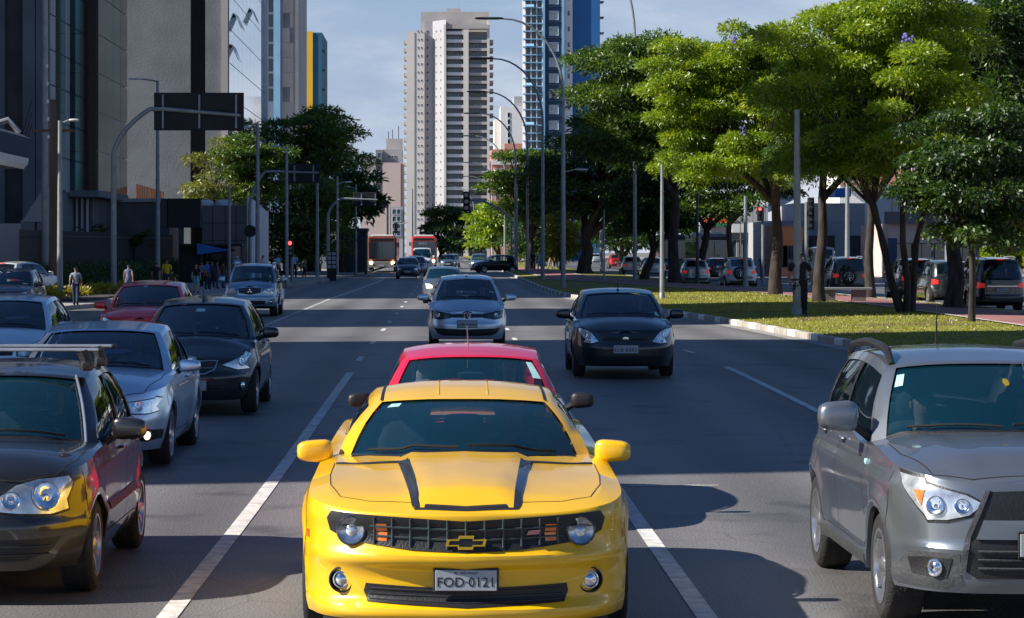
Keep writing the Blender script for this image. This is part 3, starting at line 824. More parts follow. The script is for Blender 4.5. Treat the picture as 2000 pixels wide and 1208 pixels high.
# kerbstones: each stone a block of its own
def kerbs(name, f, y0, y1, step, mats, label_kind, w=.16, h=.15, side=1):
    root = empty(name, (0, 0, 0)); root['kind'] = 'structure'
    y = y0; k = 0; meshes = {}
    while y < y1:
        st = step*(1 if y < 130 else 1.5); ya, yb = y+.012, y+st-.012
        xa, xb = f(ya), f(yb); za, zb = gz(ya), gz(yb)
        m = mats[k % len(mats)]; b = .02; mb = MB(); j = rnd.uniform(-.008, .008)
        P = [(xa+j, ya, za-.1), (xb+j, yb, zb-.1), (xb+j, yb, zb+h-b), (xa+j, ya, za+h-b), (xa+j+b*side, ya, za+h), (xb+j+b*side, yb, zb+h), (xa+j+w*side, ya, za+h), (xb+j+w*side, yb, zb+h), (xa+j+w*side, ya, za-.1), (xb+j+w*side, yb, zb-.1)]
        mb.add(P, [(0, 1, 2, 3), (3, 2, 5, 4), (4, 5, 7, 6), (6, 7, 9, 8), (0, 3, 4, 6, 8), (1, 9, 7, 5, 2)])
        mb.build('kerbstone', m, root); y += st; k += 1
    return root
kerbs('median_kerb', xr, 28, 225, 1.0, [M['kerbw'], M['kerb'], M['kerb'], M['kerbw'], M['kerb'], M['kerb']] if False else [M['kerbw'], M['kerb'], M['kerb']], 'k')
kerbs('sidewalk_kerb', xl, 60, 225, 1.2, [M['kerb']], 'k', side=-1)
kerbs('opposite_kerb', xo, 60, 200, 1.5, [M['kerb']], 'k', side=-1)
strip('gutter', lambda y: xr(y)-.42, lambda y: xr(y)-.01, 28, 225, .006, M['pave'], nx=1)

def marking(x0, x1, y0, y1, name='road_marking', w=.11):
    mb = MB(); n = max(1, int((y1-y0)/2)); vs = []
    for k in range(n+1):
        y = y0+(y1-y0)*k/n; x = x0+(x1-x0)*k/n
        vs += [(x-w/2, y, gz(y)+.006), (x+w/2, y, gz(y)+.006)]
    mb.add(vs, [(2*k, 2*k+1, 2*k+3, 2*k+2) for k in range(n)]); o = mb.build(name, M['line']); o['kind'] = 'structure'
marking(-1.74, -1.63, 8, 43.5, w=.13)
for y in (47.6, 56, 65.5, 73, 83, 93.5, 102, 111.5, 121, 131, 142, 154): marking(-1.64, -1.64, y, y+2.0)
marking(1.60, 1.60, 8, 38, w=.13)
for y in (51.5, 58.2, 66, 74, 84, 94, 104, 114, 125): marking(1.58, 1.58, y, y+2.0)
marking(5.03, 4.96, 20, 45.4, w=.12)
for y in (51.2, 60, 69): marking(4.95, 4.9, y, y+1.6)
for k in range(34): marking(-4.98+.018*k*0-.0, -4.98, 62+k*1.4, 62+k*1.4+.8, w=.16)
marking(-4.98, -4.2, 110, 172, w=.16)
# thin transverse joints sealed in the asphalt
for yy, xa, xb in ((53.1, 1.9, 8.4), (24.4, 1.75, 2.6)):
    mb = MB(); mb.add([(xa, yy, gz(yy)+.005), (xb, yy+.05, gz(yy)+.005), (xb, yy+.12, gz(yy)+.005), (xa, yy+.07, gz(yy)+.005)], [(0, 1, 2, 3)]); o = mb.build('joint_line', M['line']); o['kind'] = 'structure'
# crossing bars far away
for x in [xl(205)+.8+k*.9 for k in range(5)]: marking(x, x, 196, 199.5, w=.4)

# short grass blades over the near median
def blades(name, n, y0, y1, seed):
    g = np.random.default_rng(seed); y = y0+(y1-y0)*g.random(n)**1.3; t = g.random(n)
    a = np.array([xr(v)+.2 for v in np.linspace(y0, y1, 60)]); b = np.array([xo(v)-.2 for v in np.linspace(y0, y1, 60)]); L_ = np.linspace(y0, y1, 60)
    xa, xb = np.interp(y, L_, a), np.interp(y, L_, b); x = xa+(xb-xa)*t
    pl = np.interp(y, L_, [lerp_pts(PL, v)-.12 for v in L_]); pr = np.interp(y, L_, [lerp_pts(PR, v)+.12 for v in L_])
    keep = (x < pl) | (x > pr); x, y, t = x[keep], y[keep], t[keep]; n = len(x)
    z = np.array([gz(v) for v in L_]); z = np.interp(y, L_, z)+.125+.10*np.sin(pi*t)*np.clip((y-30)/40, 0, 1)
    h = .03+.035*g.random(n); an = g.random(n)*pi*2; w = .012+.012*g.random(n)
    dx, dy = np.cos(an)*w, np.sin(an)*w; lx, ly = g.normal(0, .03, n), g.normal(0, .03, n)
    V = np.empty((n, 3, 3)); V[:, 0] = np.stack([x-dx, y-dy, z], 1); V[:, 1] = np.stack([x+dx, y+dy, z], 1); V[:, 2] = np.stack([x+lx, y+ly, z+h], 1)
    me = bpy.data.meshes.new(name); me.vertices.add(3*n); me.vertices.foreach_set('co', V.ravel()); me.loops.add(3*n); me.loops.foreach_set('vertex_index', np.arange(3*n)); me.polygons.add(n); me.polygons.foreach_set('loop_start', np.arange(0, 3*n, 3)); me.update(calc_edges=True); me.validate()
    me.materials.append(M['blade']); o = link_mesh(name, me); tag(o, 'mown yellow green grass of the median lawn', 'grass', kind='stuff'); return o

def leafmat(name, c0, c1, c2, trans=.45):
    m = bpy.data.materials.new(name); m.use_nodes = True; N, L = m.node_tree.nodes, m.node_tree.links
    for n in list(N): N.remove(n)
    o = N.new('ShaderNodeOutputMaterial'); df = N.new('ShaderNodeBsdfDiffuse'); tl = N.new('ShaderNodeBsdfTranslucent'); gl = N.new('ShaderNodeBsdfGlossy'); gl.inputs['Roughness'].default_value = .45
    geo = N.new('ShaderNodeNewGeometry'); cr = N.new('ShaderNodeValToRGB'); e = cr.color_ramp.elements
    e[0].color = (*c0, 1); e[1].color = (*c2, 1); x = e.new(.5); x.color = (*c1, 1)
    t = N.new('ShaderNodeTexCoord'); n = N.new('ShaderNodeTexNoise'); n.inputs['Scale'].default_value = .9; n.inputs['Detail'].default_value = 3; L.new(t.outputs['Object'], n.inputs['Vector'])
    a = N.new('ShaderNodeMath'); a.operation = 'MULTIPLY_ADD'; a.inputs[1].default_value = .5; L.new(geo.outputs['Random Per Island'], a.inputs[0])
    s = N.new('ShaderNodeMath'); s.operation = 'MULTIPLY_ADD'; s.inputs[1].default_value = 1.6; s.inputs[2].default_value = -.55; L.new(n.outputs['Fac'], s.inputs[0]); L.new(s.outputs[0], a.inputs[2])
    L.new(a.outputs[0], cr.inputs[0]); L.new(cr.outputs[0], df.inputs['Color'])
    hs = N.new('ShaderNodeMix'); hs.data_type = 'RGBA'; hs.blend_type = 'MULTIPLY'; hs.inputs[0].default_value = 1; hs.inputs[7].default_value = (1.5, 1.35, .5, 1); L.new(cr.outputs[0], hs.inputs[6]); L.new(hs.outputs[2], tl.inputs['Color'])
    m1 = N.new('ShaderNodeMixShader'); m1.inputs[0].default_value = trans; L.new(df.outputs[0], m1.inputs[1]); L.new(tl.outputs[0], m1.inputs[2])
    m2 = N.new('ShaderNodeMixShader'); m2.inputs[0].default_value = .06; L.new(m1.outputs[0], m2.inputs[1]); L.new(gl.outputs[0], m2.inputs[2]); L.new(m2.outputs[0], o.inputs['Surface'])
    return m
M['blade'] = leafmat('grass_blade', (.17, .19, .012), (.27, .27, .018), (.36, .32, .03), .35)
M['leaf_bright'] = leafmat('leaf_bright', (.045, .10, .006), (.19, .30, .010), (.42, .50, .025), .5)
M['leaf_olive'] = leafmat('leaf_olive', (.05, .075, .012), (.14, .17, .03), (.30, .32, .09), .4)
M['leaf_mid'] = leafmat('leaf_mid', (.018, .055, .008), (.06, .125, .010), (.15, .24, .016), .45)
M['leaf_dark'] = leafmat('leaf_dark', (.007, .026, .006), (.026, .068, .009), (.085, .155, .016), .42)
M['leaf_yellow'] = leafmat('leaf_yellow', (.15, .15, .012), (.28, .25, .016), (.40, .34, .03), .45)
M['bark'] = mat('bark', (.012, .009, .007), .95, var=0, col2=(.065, .050, .040), scale=6, bump=1.0, bscale=14, detail=8, stretch=(1, 1, .25))
M['flower'] = mat('violet_blossom', (.16, .14, .45), .8, var=.2)
blades('lawn_grass', 42000, 50, 125, 3)

# ------------------------------------------------------------------ trees
def leaves(centres, rads, n, size, mat_, name, parent, seed, flat=.55, droop=.25, aspect=.34):
    g = np.random.default_rng(seed); C = np.array(centres); R_ = np.array(rads); k = len(C)
    w = R_[:, 0]**2; w /= w.sum(); idx = g.choice(k, n, p=w)
    d = g.normal(size=(n, 3)); d /= np.linalg.norm(d, axis=1)[:, None]
    flip = g.random(n) < .75; d[:, 2] = np.where((d[:, 2] < -.2) & flip, -d[:, 2]*.8, d[:, 2]); rr = g.random(n)**.38
    P = C[idx] + d*rr[:, None]*np.stack([R_[idx, 0], R_[idx, 0], R_[idx, 1]], 1)
    # sprays point outwards and droop
    a = d.copy(); a[:, 2] = a[:, 2]*.7 - droop; a += g.normal(0, .5, (n, 3)); a /= np.linalg.norm(a, axis=1)[:, None]
    u = g.normal(0, .8, (n, 3)); u[:, 2] += 1.0; b = np.cross(a, u); b /= np.linalg.norm(b, axis=1)[:, None]+1e-9
    nn = np.cross(b, a)
    l = size*(.6+.8*g.random(n))[:, None]; wd = l*aspect
    V = np.empty((n, 5, 3))
    V[:, 0] = P; V[:, 1] = P+a*l*.45+b*wd*.5-nn*l*.04; V[:, 2] = P+a*l-nn*l*.16; V[:, 3] = P+a*l*.45-b*wd*.5-nn*l*.04; V[:, 4] = P+a*l*.5+nn*l*.03
    base = (np.arange(n)*5)[:, None]
    F_ = (base[:, :, None]+np.array([[0, 1, 4], [1, 2, 4], [2, 3, 4], [3, 0, 4]])[None]).reshape(-1)
    # two faces folded on the midrib are enough
    F2 = (base[:, :, None]+np.array([[0, 1, 2], [0, 2, 3]])[None]).reshape(-1)
    V4 = V[:, :4]; base4 = (np.arange(n)*4)[:, None]; F2 = (base4[:, :, None]+np.array([[0, 1, 2], [0, 2, 3]])[None]).reshape(-1)
    me = bpy.data.meshes.new(name); me.vertices.add(4*n); me.vertices.foreach_set('co', V4.ravel()); nf = 2*n
    me.loops.add(3*nf); me.loops.foreach_set('vertex_index', F2.astype(np.int32)); me.polygons.add(nf); me.polygons.foreach_set('loop_start', np.arange(0, 3*nf, 3, dtype=np.int32)); me.update(calc_edges=True)
    me.materials.append(mat_); return link_mesh(name, me, parent)

def tree(base, top, zlow, crx, cry, label, leaf='leaf_mid', n=9000, size=.26, cx=0.0, cy=0.0, trunk=.22, forks=3, forkz=None, K=26, seed=1, cat='tree', group=None, flat=.30, name='tree', lean=(0, 0), crad=None, blossoms=0, droop=.25, aspect=.34, limbs=None, bare=False, split_low=False):
    """base: ground point; top/zlow: crown extent above the base; crx, cry: crown half widths; cx, cy: crown offset"""
    g = random.Random(seed); bx, by, bz = base
    root = empty(name, (bx, by, bz)); tag(root, label, cat, group)
    fz = forkz or zlow*.75
    cr = crad or max(.55, crx*.27); hz = (top-zlow)/2; cen = []
    tries = 0
    while len(cen) < K and tries < 3000:
        tries += 1
        a = g.uniform(0, 2*pi); r = g.random()**.55; zz = g.uniform(-1, 1)
        lob = .80+.20*sin(3*a+seed)+.14*sin(5*a-seed*2+zz*3)+.10*sin(9*a+zz*5); r /= max(.55, lob)
        if r*r+max(0, zz)**2.2*.9+(abs(min(0, zz))**5)*.45 > 1.0: continue
        r *= max(.55, lob); p = Vector((cx+crx*.95*r*cos(a), cy+cry*.95*r*sin(a), zlow+hz+zz*hz*.86))
        if all((p-q).length > cr*.75 for q in cen): cen.append(p)
    rads = [(cr*g.uniform(.75, 1.25), cr*flat*g.uniform(.8, 1.3)) for _ in cen]
    tb = MB()
    fork = Vector((lean[0], lean[1], fz))
    npt = 6; pts = []; rs = []
    for k in range(npt+1):
        t = k/npt; pts.append(Vector((fork.x*t+.10*sin(t*5+seed)*trunk/.22*(t*(1-t)*4), fork.y*t, fz*t-.15*(k == 0)))); rs.append(trunk*(1.35-.5*t if t > .1 else 1.75-.5*t))
    if not split_low: tb.tube(pts, rs, 10)
    limbs_ = []
    for f in range(forks):
        a = 2*pi*f/forks+g.uniform(-.4, .4)+seed; e = Vector((cx+crx*.42*cos(a), cy+cry*.42*sin(a), zlow+hz*.5))
        s = Vector((.12*cos(a), .12*sin(a), -.1)) if split_low else fork-Vector((0, 0, .12))
        mid = s.lerp(e, .5)+Vector((g.uniform(-.2, .2), g.uniform(-.2, .2), .25*(e-s).length*.3)) 
        if split_low: mid = s.lerp(e, .45)+Vector((-.2*cos(a), 0, .3))
        q = [s.lerp(mid, t)*(1-t)+mid.lerp(e, t)*t for t in (0, .2, .4, .6, .8, 1)]
        if split_low: q = [v+Vector((.07*sin(i*2+f), .05*cos(i*1.7+f), 0)) for i, v in enumerate(q)]
        tb.tube(q, [trunk*(.82 if not split_low else .85)*(1-.62*t) for t in (0, .2, .4, .6, .8, 1)], 8); limbs_.append(q)
    for c in cen:
        q = min((l for l in limbs_), key=lambda l: (l[-1]-c).length); st = q[g.choice((3, 4, 5))]
        m_ = st.lerp(c, .5)+Vector((0, 0, -.06*(c-st).length)); pp = [st, st.lerp(m_, .5), m_, m_.lerp(c, .5)+Vector((0, 0, .05)), c]
        tb.tube(pp, [trunk*.26, trunk*.22, trunk*.16, trunk*.11, trunk*.05], 5)
    tb.build('trunk', M['bark'], root, smooth=True, angle=70)
    leaves(cen, rads, n, size, M[leaf], 'crown', root, seed, droop=droop, aspect=aspect)
    for k in range(blossoms):
        c = cen[(k*7) % len(cen)]+Vector((g.uniform(-.5, .5)-.4*cr, -cr*.7, g.uniform(0, .4))); mb = MB()
        for _ in range(14):
            o_ = [g.gauss(0, .07) for _ in range(3)]; mb.sell((c.x+o_[0], c.y+o_[1], c.z+o_[2]*1.6), (.045, .045, .05), .9, 5, 4)
        mb.build('blossom', M['flower'], root)
    return root
def ptree(tx, ty, box, label, **kw):
    """tree from its trunk foot pixel and the pixel box of its crown"""
    b = gp(tx, ty); Y = b.y; x0, x1, y0, y1 = box; b.z += .12
    X0, X1 = xat(x0, Y), xat(x1, Y); zt, zl = zat(y0, Y)-b.z, zat(y1, Y)-b.z
    return tree(b, zt, zl, (X1-X0)/2, kw.pop('cry', (X1-X0)/2), label, cx=(X0+X1)/2-b.x, **kw)
TG = 'trees of the median garden'
# nearest first
t1 = ptree(1768, 626, (1480, 1985, -90, 372), 'bright green tree with several stems rising from one foot, nearest trunk on the lawn', leaf='leaf_bright', n=140000, size=.14, trunk=.145, forks=4, forkz=1.0, K=104, flat=.46, seed=5, group=TG, split_low=True, crad=.86, blossoms=3, cry=3.4)
t2 = ptree(1515, 586, (1270, 1650, 22, 378), 'light green jacaranda with violet blossoms, second trunk left of the bench', leaf='leaf_bright', n=150000, size=.16, trunk=.21, forks=4, forkz=4.0, K=104, flat=.44, seed=11, group=TG, crad=.92, blossoms=6, cry=4.2)
t3 = ptree(1600, 602, (1510, 1790, 40, 365), 'tree with a bent dark trunk standing just left of the stone bench', leaf='leaf_mid', n=55000, size=.19, trunk=.17, forks=3, forkz=3.9, K=50, flat=.46, seed=23, group=TG, crad=.8, lean=(.1, 0))
t4 = ptree(1862, 612, (1800, 2080, -40, 400), 'dense dark green tree at the right edge beyond the cycle path', leaf='leaf_dark', n=70000, size=.19, trunk=.24, forks=3, K=70, flat=.55, seed=31, group=TG, crad=.85, cry=3)
t5 = ptree(1365, 553, (1290, 1500, 285, 450), 'small dark tree with a forked leaning trunk in the middle of the lawn', leaf='leaf_mid', n=15000, size=.26, trunk=.22, forks=3, forkz=3.3, K=24, flat=.45, seed=41, group=TG, crad=1.2, lean=(.5, 0))
t6 = ptree(1318, 560, (1095, 1450, 60, 335), 'tall wide flat topped dark tree to the right of the blue tower', leaf='leaf_mid', n=85000, size=.25, trunk=.26, forks=4, forkz=5, K=80, seed=53, group=TG, crad=1.7, flat=.36, cry=5)
t7 = ptree(1143, 540, (1050, 1330, 235, 440), 'dark tree with a thick straight trunk beyond the bend of the cycle path', leaf='leaf_dark', n=40000, size=.32, trunk=.42, forks=4, K=52, flat=.45, seed=61, group=TG, crad=1.7)
t8 = ptree(1258, 552, (1180, 1400, 320, 460), 'low dark tree with a slanting stem behind the black hatchback', leaf='leaf_dark', n=20000, size=.27, trunk=.22, forks=3, K=32, flat=.45, seed=67, group=TG, crad=1.2, lean=(.6, 0))
t9 = ptree(1096, 534, (1062, 1140, 412, 505), 'small round yellow leaved tree in the median', leaf='leaf_yellow', n=7000, size=.28, trunk=.12, forks=3, K=18, seed=71, group=TG, crad=.9, flat=.6)
t10 = ptree(1035, 531, (958, 1120, 285, 445), 'medium green tree below the salmon building beside the arched lamps', leaf='leaf_mid', n=26000, size=.36, trunk=.30, forks=4, K=40, seed=79, group=TG, crad=1.7, flat=.24)
t11 = ptree(975, 521, (915, 1010, 390, 490), 'sunlit light green tree at the far end of the median', leaf='leaf_bright', n=7000, size=.55, trunk=.25, forks=3, K=26, seed=83, group=TG, crad=1.6, flat=.3)
t12 = ptree(862, 512, (812, 935, 395, 492), 'distant dark layered tree at the foot of the white tower', leaf='leaf_dark', n=14000, size=.6, trunk=.35, forks=4, K=28, seed=89, crad=2.6, flat=.28, cry=8)
t13 = ptree(1700, 590, (1600, 1940, -80, 335), 'leafy tree filling the sky between the two lawn trees', leaf='leaf_mid', n=55000, size=.25, trunk=.16, forks=3, K=70, flat=.46, seed=97, group=TG, crad=1.0, cry=3)
t14 = ptree(1425, 540, (1390, 1600, 250, 400), 'dark shrubby tree crown hanging low behind the jacaranda', leaf='leaf_dark', n=20000, size=.3, trunk=.22, forks=3, K=24, seed=101, group=TG, crad=1.4)
t15 = ptree(1215, 528, (1120, 1300, 330, 500), 'shaded evergreen at the far side of the cycle path', leaf='leaf_dark', n=20000, size=.36, trunk=.3, forks=3, K=30, seed=103, group=TG, crad=1.8, flat=.4)
t16 = ptree(1060, 524, (990, 1110, 400, 515), 'dark evergreen behind the yellow leaved tree', leaf='leaf_dark', n=14000, size=.42, trunk=.3, forks=3, K=26, seed=107, group=TG, crad=2.0, flat=.4)
# young tree tied to a post near the lens, with hanging dark foliage
b = gp(1897, 646); b.z += .13
yt = tree(b, 6.2, 1.7, 2.15, 1.6, 'young dark tree with low hanging leaves on a post-thin trunk', leaf='leaf_dark', n=30000, size=.13, cx=.25, trunk=.065, forks=4, forkz=2.9, K=46, seed=113, crad=.62, flat=.5, droop=.5, aspect=.5, name='young_tree')
# left side trees
l1 = ptree(430, 545, (318, 520, 262, 405), 'sparse light leaved tree in front of the concrete tower', leaf='leaf_olive', n=9000, size=.24, trunk=.16, forks=4, K=34, seed=127, crad=.95, flat=.42, cry=3)
l2 = ptree(612, 534, (505, 728, 208, 350), 'broad dark umbrella shaped tree right of the office towers', leaf='leaf_mid', n=21000, size=.34, trunk=.4, forks=5, forkz=6, K=64, seed=131, crad=1.6, flat=.26, cry=6)
l3 = ptree(560, 540, (500, 690, 340, 520), 'dense green tree mass over the bus stop', leaf='leaf_mid', n=17000, size=.34, trunk=.35, forks=4, K=38, seed=137, crad=1.9, flat=.5)
l4 = ptree(505, 545, (420, 560, 262, 400), 'yellowish green tree beside the umbrella shaped tree', leaf='leaf_mid', n=16000, size=.28, trunk=.2, forks=3, K=28, seed=139, crad=1.3)
l5 = ptree(668, 536, (640, 725, 330, 430), 'small dark tree next to the third sign gantry', leaf='leaf_dark', n=5000, size=.5, trunk=.2, forks=3, K=16, seed=149, crad=1.7)
# trees beyond the opposite road
for i, (tx, ty, bx, lf, lb) in enumerate(((1975, 560, (1925, 2050, 400, 520), 'leaf_bright', 'sunlit shrub tree far behind the black SUVs'), (1340, 522, (1290, 1410, 370, 480), 'leaf_mid', 'green street tree beside the parked buses'), (1240, 518, (1170, 1290, 400, 490), 'leaf_dark', 'dark street tree left of the parked buses'))):
    ptree(tx, ty, bx, lb, leaf=lf, n=7000, size=.45, trunk=.22, forks=3, K=20, seed=151+i, crad=1.6, flat=.5)
# ------------------------------------------------------------------ buildings
M['conc_dark'] = mat('weathered_grey_concrete', (.17, .185, .205), .9, var=.2, scale=.35, bump=.6, bscale=6, detail=10)
M['conc_warm'] = mat('pebbled_brown_concrete', (.14, .13, .135), .9, var=.18, scale=.6, bump=.5, bscale=9, detail=10)
M['conc_light'] = mat('pale_concrete', (.42, .39, .37), .85, var=.12, scale=.15, detail=8)
M['cream'] = mat('cream_render', (.66, .61, .56), .85, var=.07, scale=.08, detail=8)
M['greyrender'] = mat('grey_render', (.36, .35, .36), .85, var=.08, scale=.1, detail=8)
M['white'] = mat('white_render', (.74, .72, .70), .8, var=.07, scale=.15, detail=8)
M['salmon'] = mat('salmon_render', (.55, .24, .17), .85, var=.1, scale=.3)
M['pink'] = mat('pinkish_beige_render', (.55, .44, .40), .85, var=.08, scale=.1, detail=8)
M['blue'] = mat('bright_blue_render', (.012, .115, .32), .6, var=.1, scale=.2)
M['bluedark'] = mat('navy_blue_render', (.012, .05, .11), .6, var=.15, scale=.2)
M['bluepale'] = mat('pale_blue_panel', (.22, .42, .60), .6, var=.1, scale=.4)
M['teal'] = mat('teal_render', (.01, .10, .17), .7, var=.1, scale=.2)
M['yellow'] = mat('yellow_render', (.72, .42, .03), .7, var=.06, scale=.2)
M['pane'] = mat('window_pane', (.02, .03, .04), .06, 0, var=.4, scale=.4, coat=0, spec=.9)
M['pane_blue'] = mat('blue_window_pane', (.06, .10, .13), .08, .2, var=.3, scale=.3, spec=.9)
M['pane_pale'] = mat('curtained_window', (.35, .40, .42), .3, 0, var=.3, scale=.8)
M['tealglass'] = mat('teal_curtain_glass', (.012, .085, .105), .05, .45, var=.5, scale=.12, bump=.12, bscale=.5, spec=.9)
M['darkglass'] = mat('black_curtain_glass', (.008, .010, .014), .05, .3, var=.3, scale=.2, spec=.8)
M['mirrorglass'] = mat('silver_mirror_glass', (.62, .70, .74), .05, .9, var=.05, scale=.1, bump=.06, bscale=.3)
M['frame_dark'] = mat('dark_mullion', (.03, .035, .04), .5)
M['frame_white'] = mat('white_window_frame', (.6, .62, .64), .5)
M['navy'] = mat('navy_awning_cloth', (.012, .03, .065), .8)
M['rust'] = mat('rusty_corrugated_sheet', (.17, .075, .045), .8, var=.3, scale=3, bump=.8, bscale=3, stretch=(6, 1, .2))
M['metal'] = mat('galvanised_pole', (.27, .29, .30), .5, .4, var=.15, scale=3)
M['metal_dark'] = mat('dark_painted_metal', (.045, .055, .06), .5, .3, var=.2, scale=3)
M['wood'] = mat('weathered_wood_pole', (.10, .065, .045), .9, var=.35, scale=3, bump=.8, bscale=10, stretch=(1, 1, .1))
M['terracotta'] = mat('terracotta_board', (.42, .17, .07), .7)
M['orange'] = mat('orange_sign', (.75, .13, .02), .5)
M['bluesign'] = mat('blue_cloth', (.02, .13, .45), .6)
M['signback'] = mat('dark_sign_back', (.008, .010, .014), .6, .1, var=.3, scale=1.5)
M['hedge_soil'] = mat('flowerbed_edge', (.05, .04, .03), .9)
M['redlit'] = mat('red_signal_light', (.8, .02, .02), .3, emit=(1, .03, .02), estr=6)
M['warmbulb'] = mat('warm_headlight', (.9, .8, .5), .3, emit=(1, .62, .25), estr=14)

def bt(name, label, cat='building', group=None, loc=(0, 0, 0), rz=0):
    r = empty(name, loc, rz); return tag(r, label, cat, group)
def boxp(name, parent, x0, x1, y0, y1, z0, z1, m, bev=0): return MB().box(min(x0, x1), max(x0, x1), min(y0, y1), max(y0, y1), min(z0, z1), max(z0, z1), bev).build(name, m, parent)
_wm = {}
def winmesh(w, h, pane, frame, mull=1, fr=.06, deep=.08):
    k = (round(w, 2), round(h, 2), pane, frame, mull)
    if k in _wm: return _wm[k]
    mb = MB(); d = deep
    mb.box(-w/2+fr, w/2-fr, -.015, .06, -h/2+fr, h/2-fr, mi=0)
    mb.box(-w/2, w/2, -d, .05, h/2-fr, h/2, mi=1); mb.box(-w/2, w/2, -d-.04, .05, -h/2, -h/2+fr, mi=1)
    mb.box(-w/2, -w/2+fr, -d, .05, -h/2+fr, h/2-fr, mi=1); mb.box(w/2-fr, w/2, -d, .05, -h/2+fr, h/2-fr, mi=1)
    for q in range(mull): x = -w/2+w*(q+1)/(mull+1); mb.box(x-fr*.35, x+fr*.35, -.04, -.016, -h/2+fr, h/2-fr, mi=1)
    _wm[k] = mb.mesh('window', [M[pane], M[frame]]); return _wm[k]
def win(parent, p, w, h, rz=0, pane='pane', frame='frame_white', mull=1, name='window', out=.012):
    """window on a wall; p is on the wall plane; rz 0 faces the camera (-Y)"""
    n = Vector((sin(rz), -cos(rz), 0)); o = link_mesh(name, winmesh(w, h, pane, frame, mull), parent, Vector(p)+n*out); o.rotation_euler = (0, 0, rz); return o

# --- tall pale residential tower in the centre
Y = 940; g0 = .52
r = bt('apartment_tower', 'tall pale apartment tower with stacked balconies closing the avenue')
X = lambda px: xat(px, Y); Z = lambda py: zat(py, Y)
boxp('left_wing', r, X(794), X(829), Y, Y+22, g0, Z(62), M['cream'])
boxp('stair_shaft', r, X(829), X(845), Y+2, Y+22, g0, Z(40), M['greyrender'])
MB().prism([(X(845), Y+2), (X(871), Y-4), (X(871), Y+20), (X(845), Y+20)], g0, Z(41)).build('angled_wing', M['greyrender'], r)  # darker grey paints shade into this angled face
boxp('core', r, X(822), X(955), Y+3, Y+24, Z(62), Z(22), M['conc_light'])
boxp('core', r, X(871.3), X(955), Y+1.5, Y+25, g0, Z(61.9), M['greyrender'])
boxp('pier', r, X(867), X(871), Y-4.3, Y, g0, Z(50), M['cream'])
boxp('pier', r, X(905), X(915), Y-3.4, Y+1.4, g0, Z(58), M['cream'])
boxp('pier', r, X(951), X(956), Y-2.5, Y+1.4, g0, Z(40), M['cream'])
boxp('roof_slab', r, X(871), X(955), Y-3.5, Y+1.5, Z(58), Z(50), M['conc_light'])
boxp('roof_house', r, X(872), X(900), Y+4, Y+12, Z(22), Z(15), M['conc_light'])
MB().tube([(X(896), Y+8, Z(15)), (X(896), Y+8, Z(-2))], .08, 5).build('mast', M['metal'], r)
nf = 27; sp = 15.95
slabA = MB(); slabA.box(X(871.2)-X(888), X(905)-X(888), -2.7, 1.4, -.18, .16, mi=0); slabA.box(X(871.2)-X(888), X(905)-X(888), -2.9, -2.75, -.18, .95, mi=0); slabA = slabA.mesh('balcony', [M['white']])
slabB = MB(); slabB.box(X(915.2)-X(933), X(950.8)-X(933), -2.2, 1.4, -.18, .16, mi=0); slabB.box(X(915.2)-X(933), X(950.8)-X(933), -2.4, -2.25, -.18, .85, mi=0); slabB = slabB.mesh('balcony', [M['conc_light']])
slabC = MB(); slabC.box(0, 1.6, -1, 12, -.18, .16); slabC.box(1.5, 1.6, -1, 12, .16, 1.0); slabC.box(0, 1.6, -1.1, -1.0, -.18, 1.0); slabC = slabC.mesh('balcony', [M['conc_light']])
slabD = MB(); slabD.box(-1.0, 0, 1, 12, -.18, .16); slabD.box(-1.0, -.92, 1, 12, .16, 1.0); slabD.box(-1.0, 0, .9, 1.0, -.18, 1.0); slabD = slabD.mesh('balcony', [M['conc_light']])
for k in range(nf):
    z = Z(68+sp*k); 
    if z < 3: break
    link_mesh('balcony', slabA, r, (X(888), Y, z)); 
    win(r, (X(888), Y+1.5, z+1.5), 5.2, 2.1, pane=rnd.choice(('pane_blue', 'pane', 'pane_blue', 'pane_pale')), frame='frame_white', mull=3)
    if k: link_mesh('balcony', slabB, r, (X(933), Y, z)); win(r, (X(933), Y+1.5, z+1.5), 6.0, 2.1, pane=rnd.choice(('pane_blue', 'pane', 'pane_blue', 'pane_pale')), frame='frame_white', mull=3)
    link_mesh('balcony', slabC, r, (X(955), Y, z)) if k > 0 else None
    link_mesh('balcony', slabD, r, (X(794), Y, z)) if k > 0 else None
    for px in (816.5, 823): win(r, (X(px), Y, z+1.2), .55, .75, mull=0)
    win(r, (X(835), Y+2, z+1.2), .9, 1.1, mull=0)
    for px in (852, 861): q = (px-845)/26; win(r, (X(px), Y+2-6*q, z+1.2), .6, .8, rz=-math.atan2(6, X(871)-X(845)) , mull=0)
MB().box(X(809.5), X(811), Y-.12, Y-.0, g0, Z(64)).build('expansion_groove', M['conc_dark'], r)

# --- lower buildings left of it
Y = 640; X = lambda px: xat(px, Y); Z = lambda py: zat(py, Y)
r = bt('office_block', 'stepped beige block left of the pale tower with aerials on top')
boxp('left_wing', r, X(705), X(733), Y+2, Y+20, g0, Z(305), M['greyrender'])
boxp('stair_shaft', r, X(733), X(747), Y+3.5, Y+20, g0, Z(292), M['conc_dark'])
boxp('main_block', r, X(747.1), X(787), Y, Y+20, g0, Z(318), M['pink'])
boxp('tank_house', r, X(747.1), X(785), Y+6, Y+16, Z(318), Z(290), M['greyrender']); boxp('tank_house', r, X(753), X(784), Y+7, Y+15, Z(290), Z(269), M['conc_light'])
MB().box(X(782.5), X(784.5), Y-.1, Y, Z(420), Z(320)).build('brown_stripe', M['rust'], r)
for px in (757, 765, 777): MB().tube([(X(px), Y+10, Z(269)), (X(px), Y+10, Z(rnd.uniform(238, 256)))], .1, 4).build('aerial', M['metal_dark'], r)
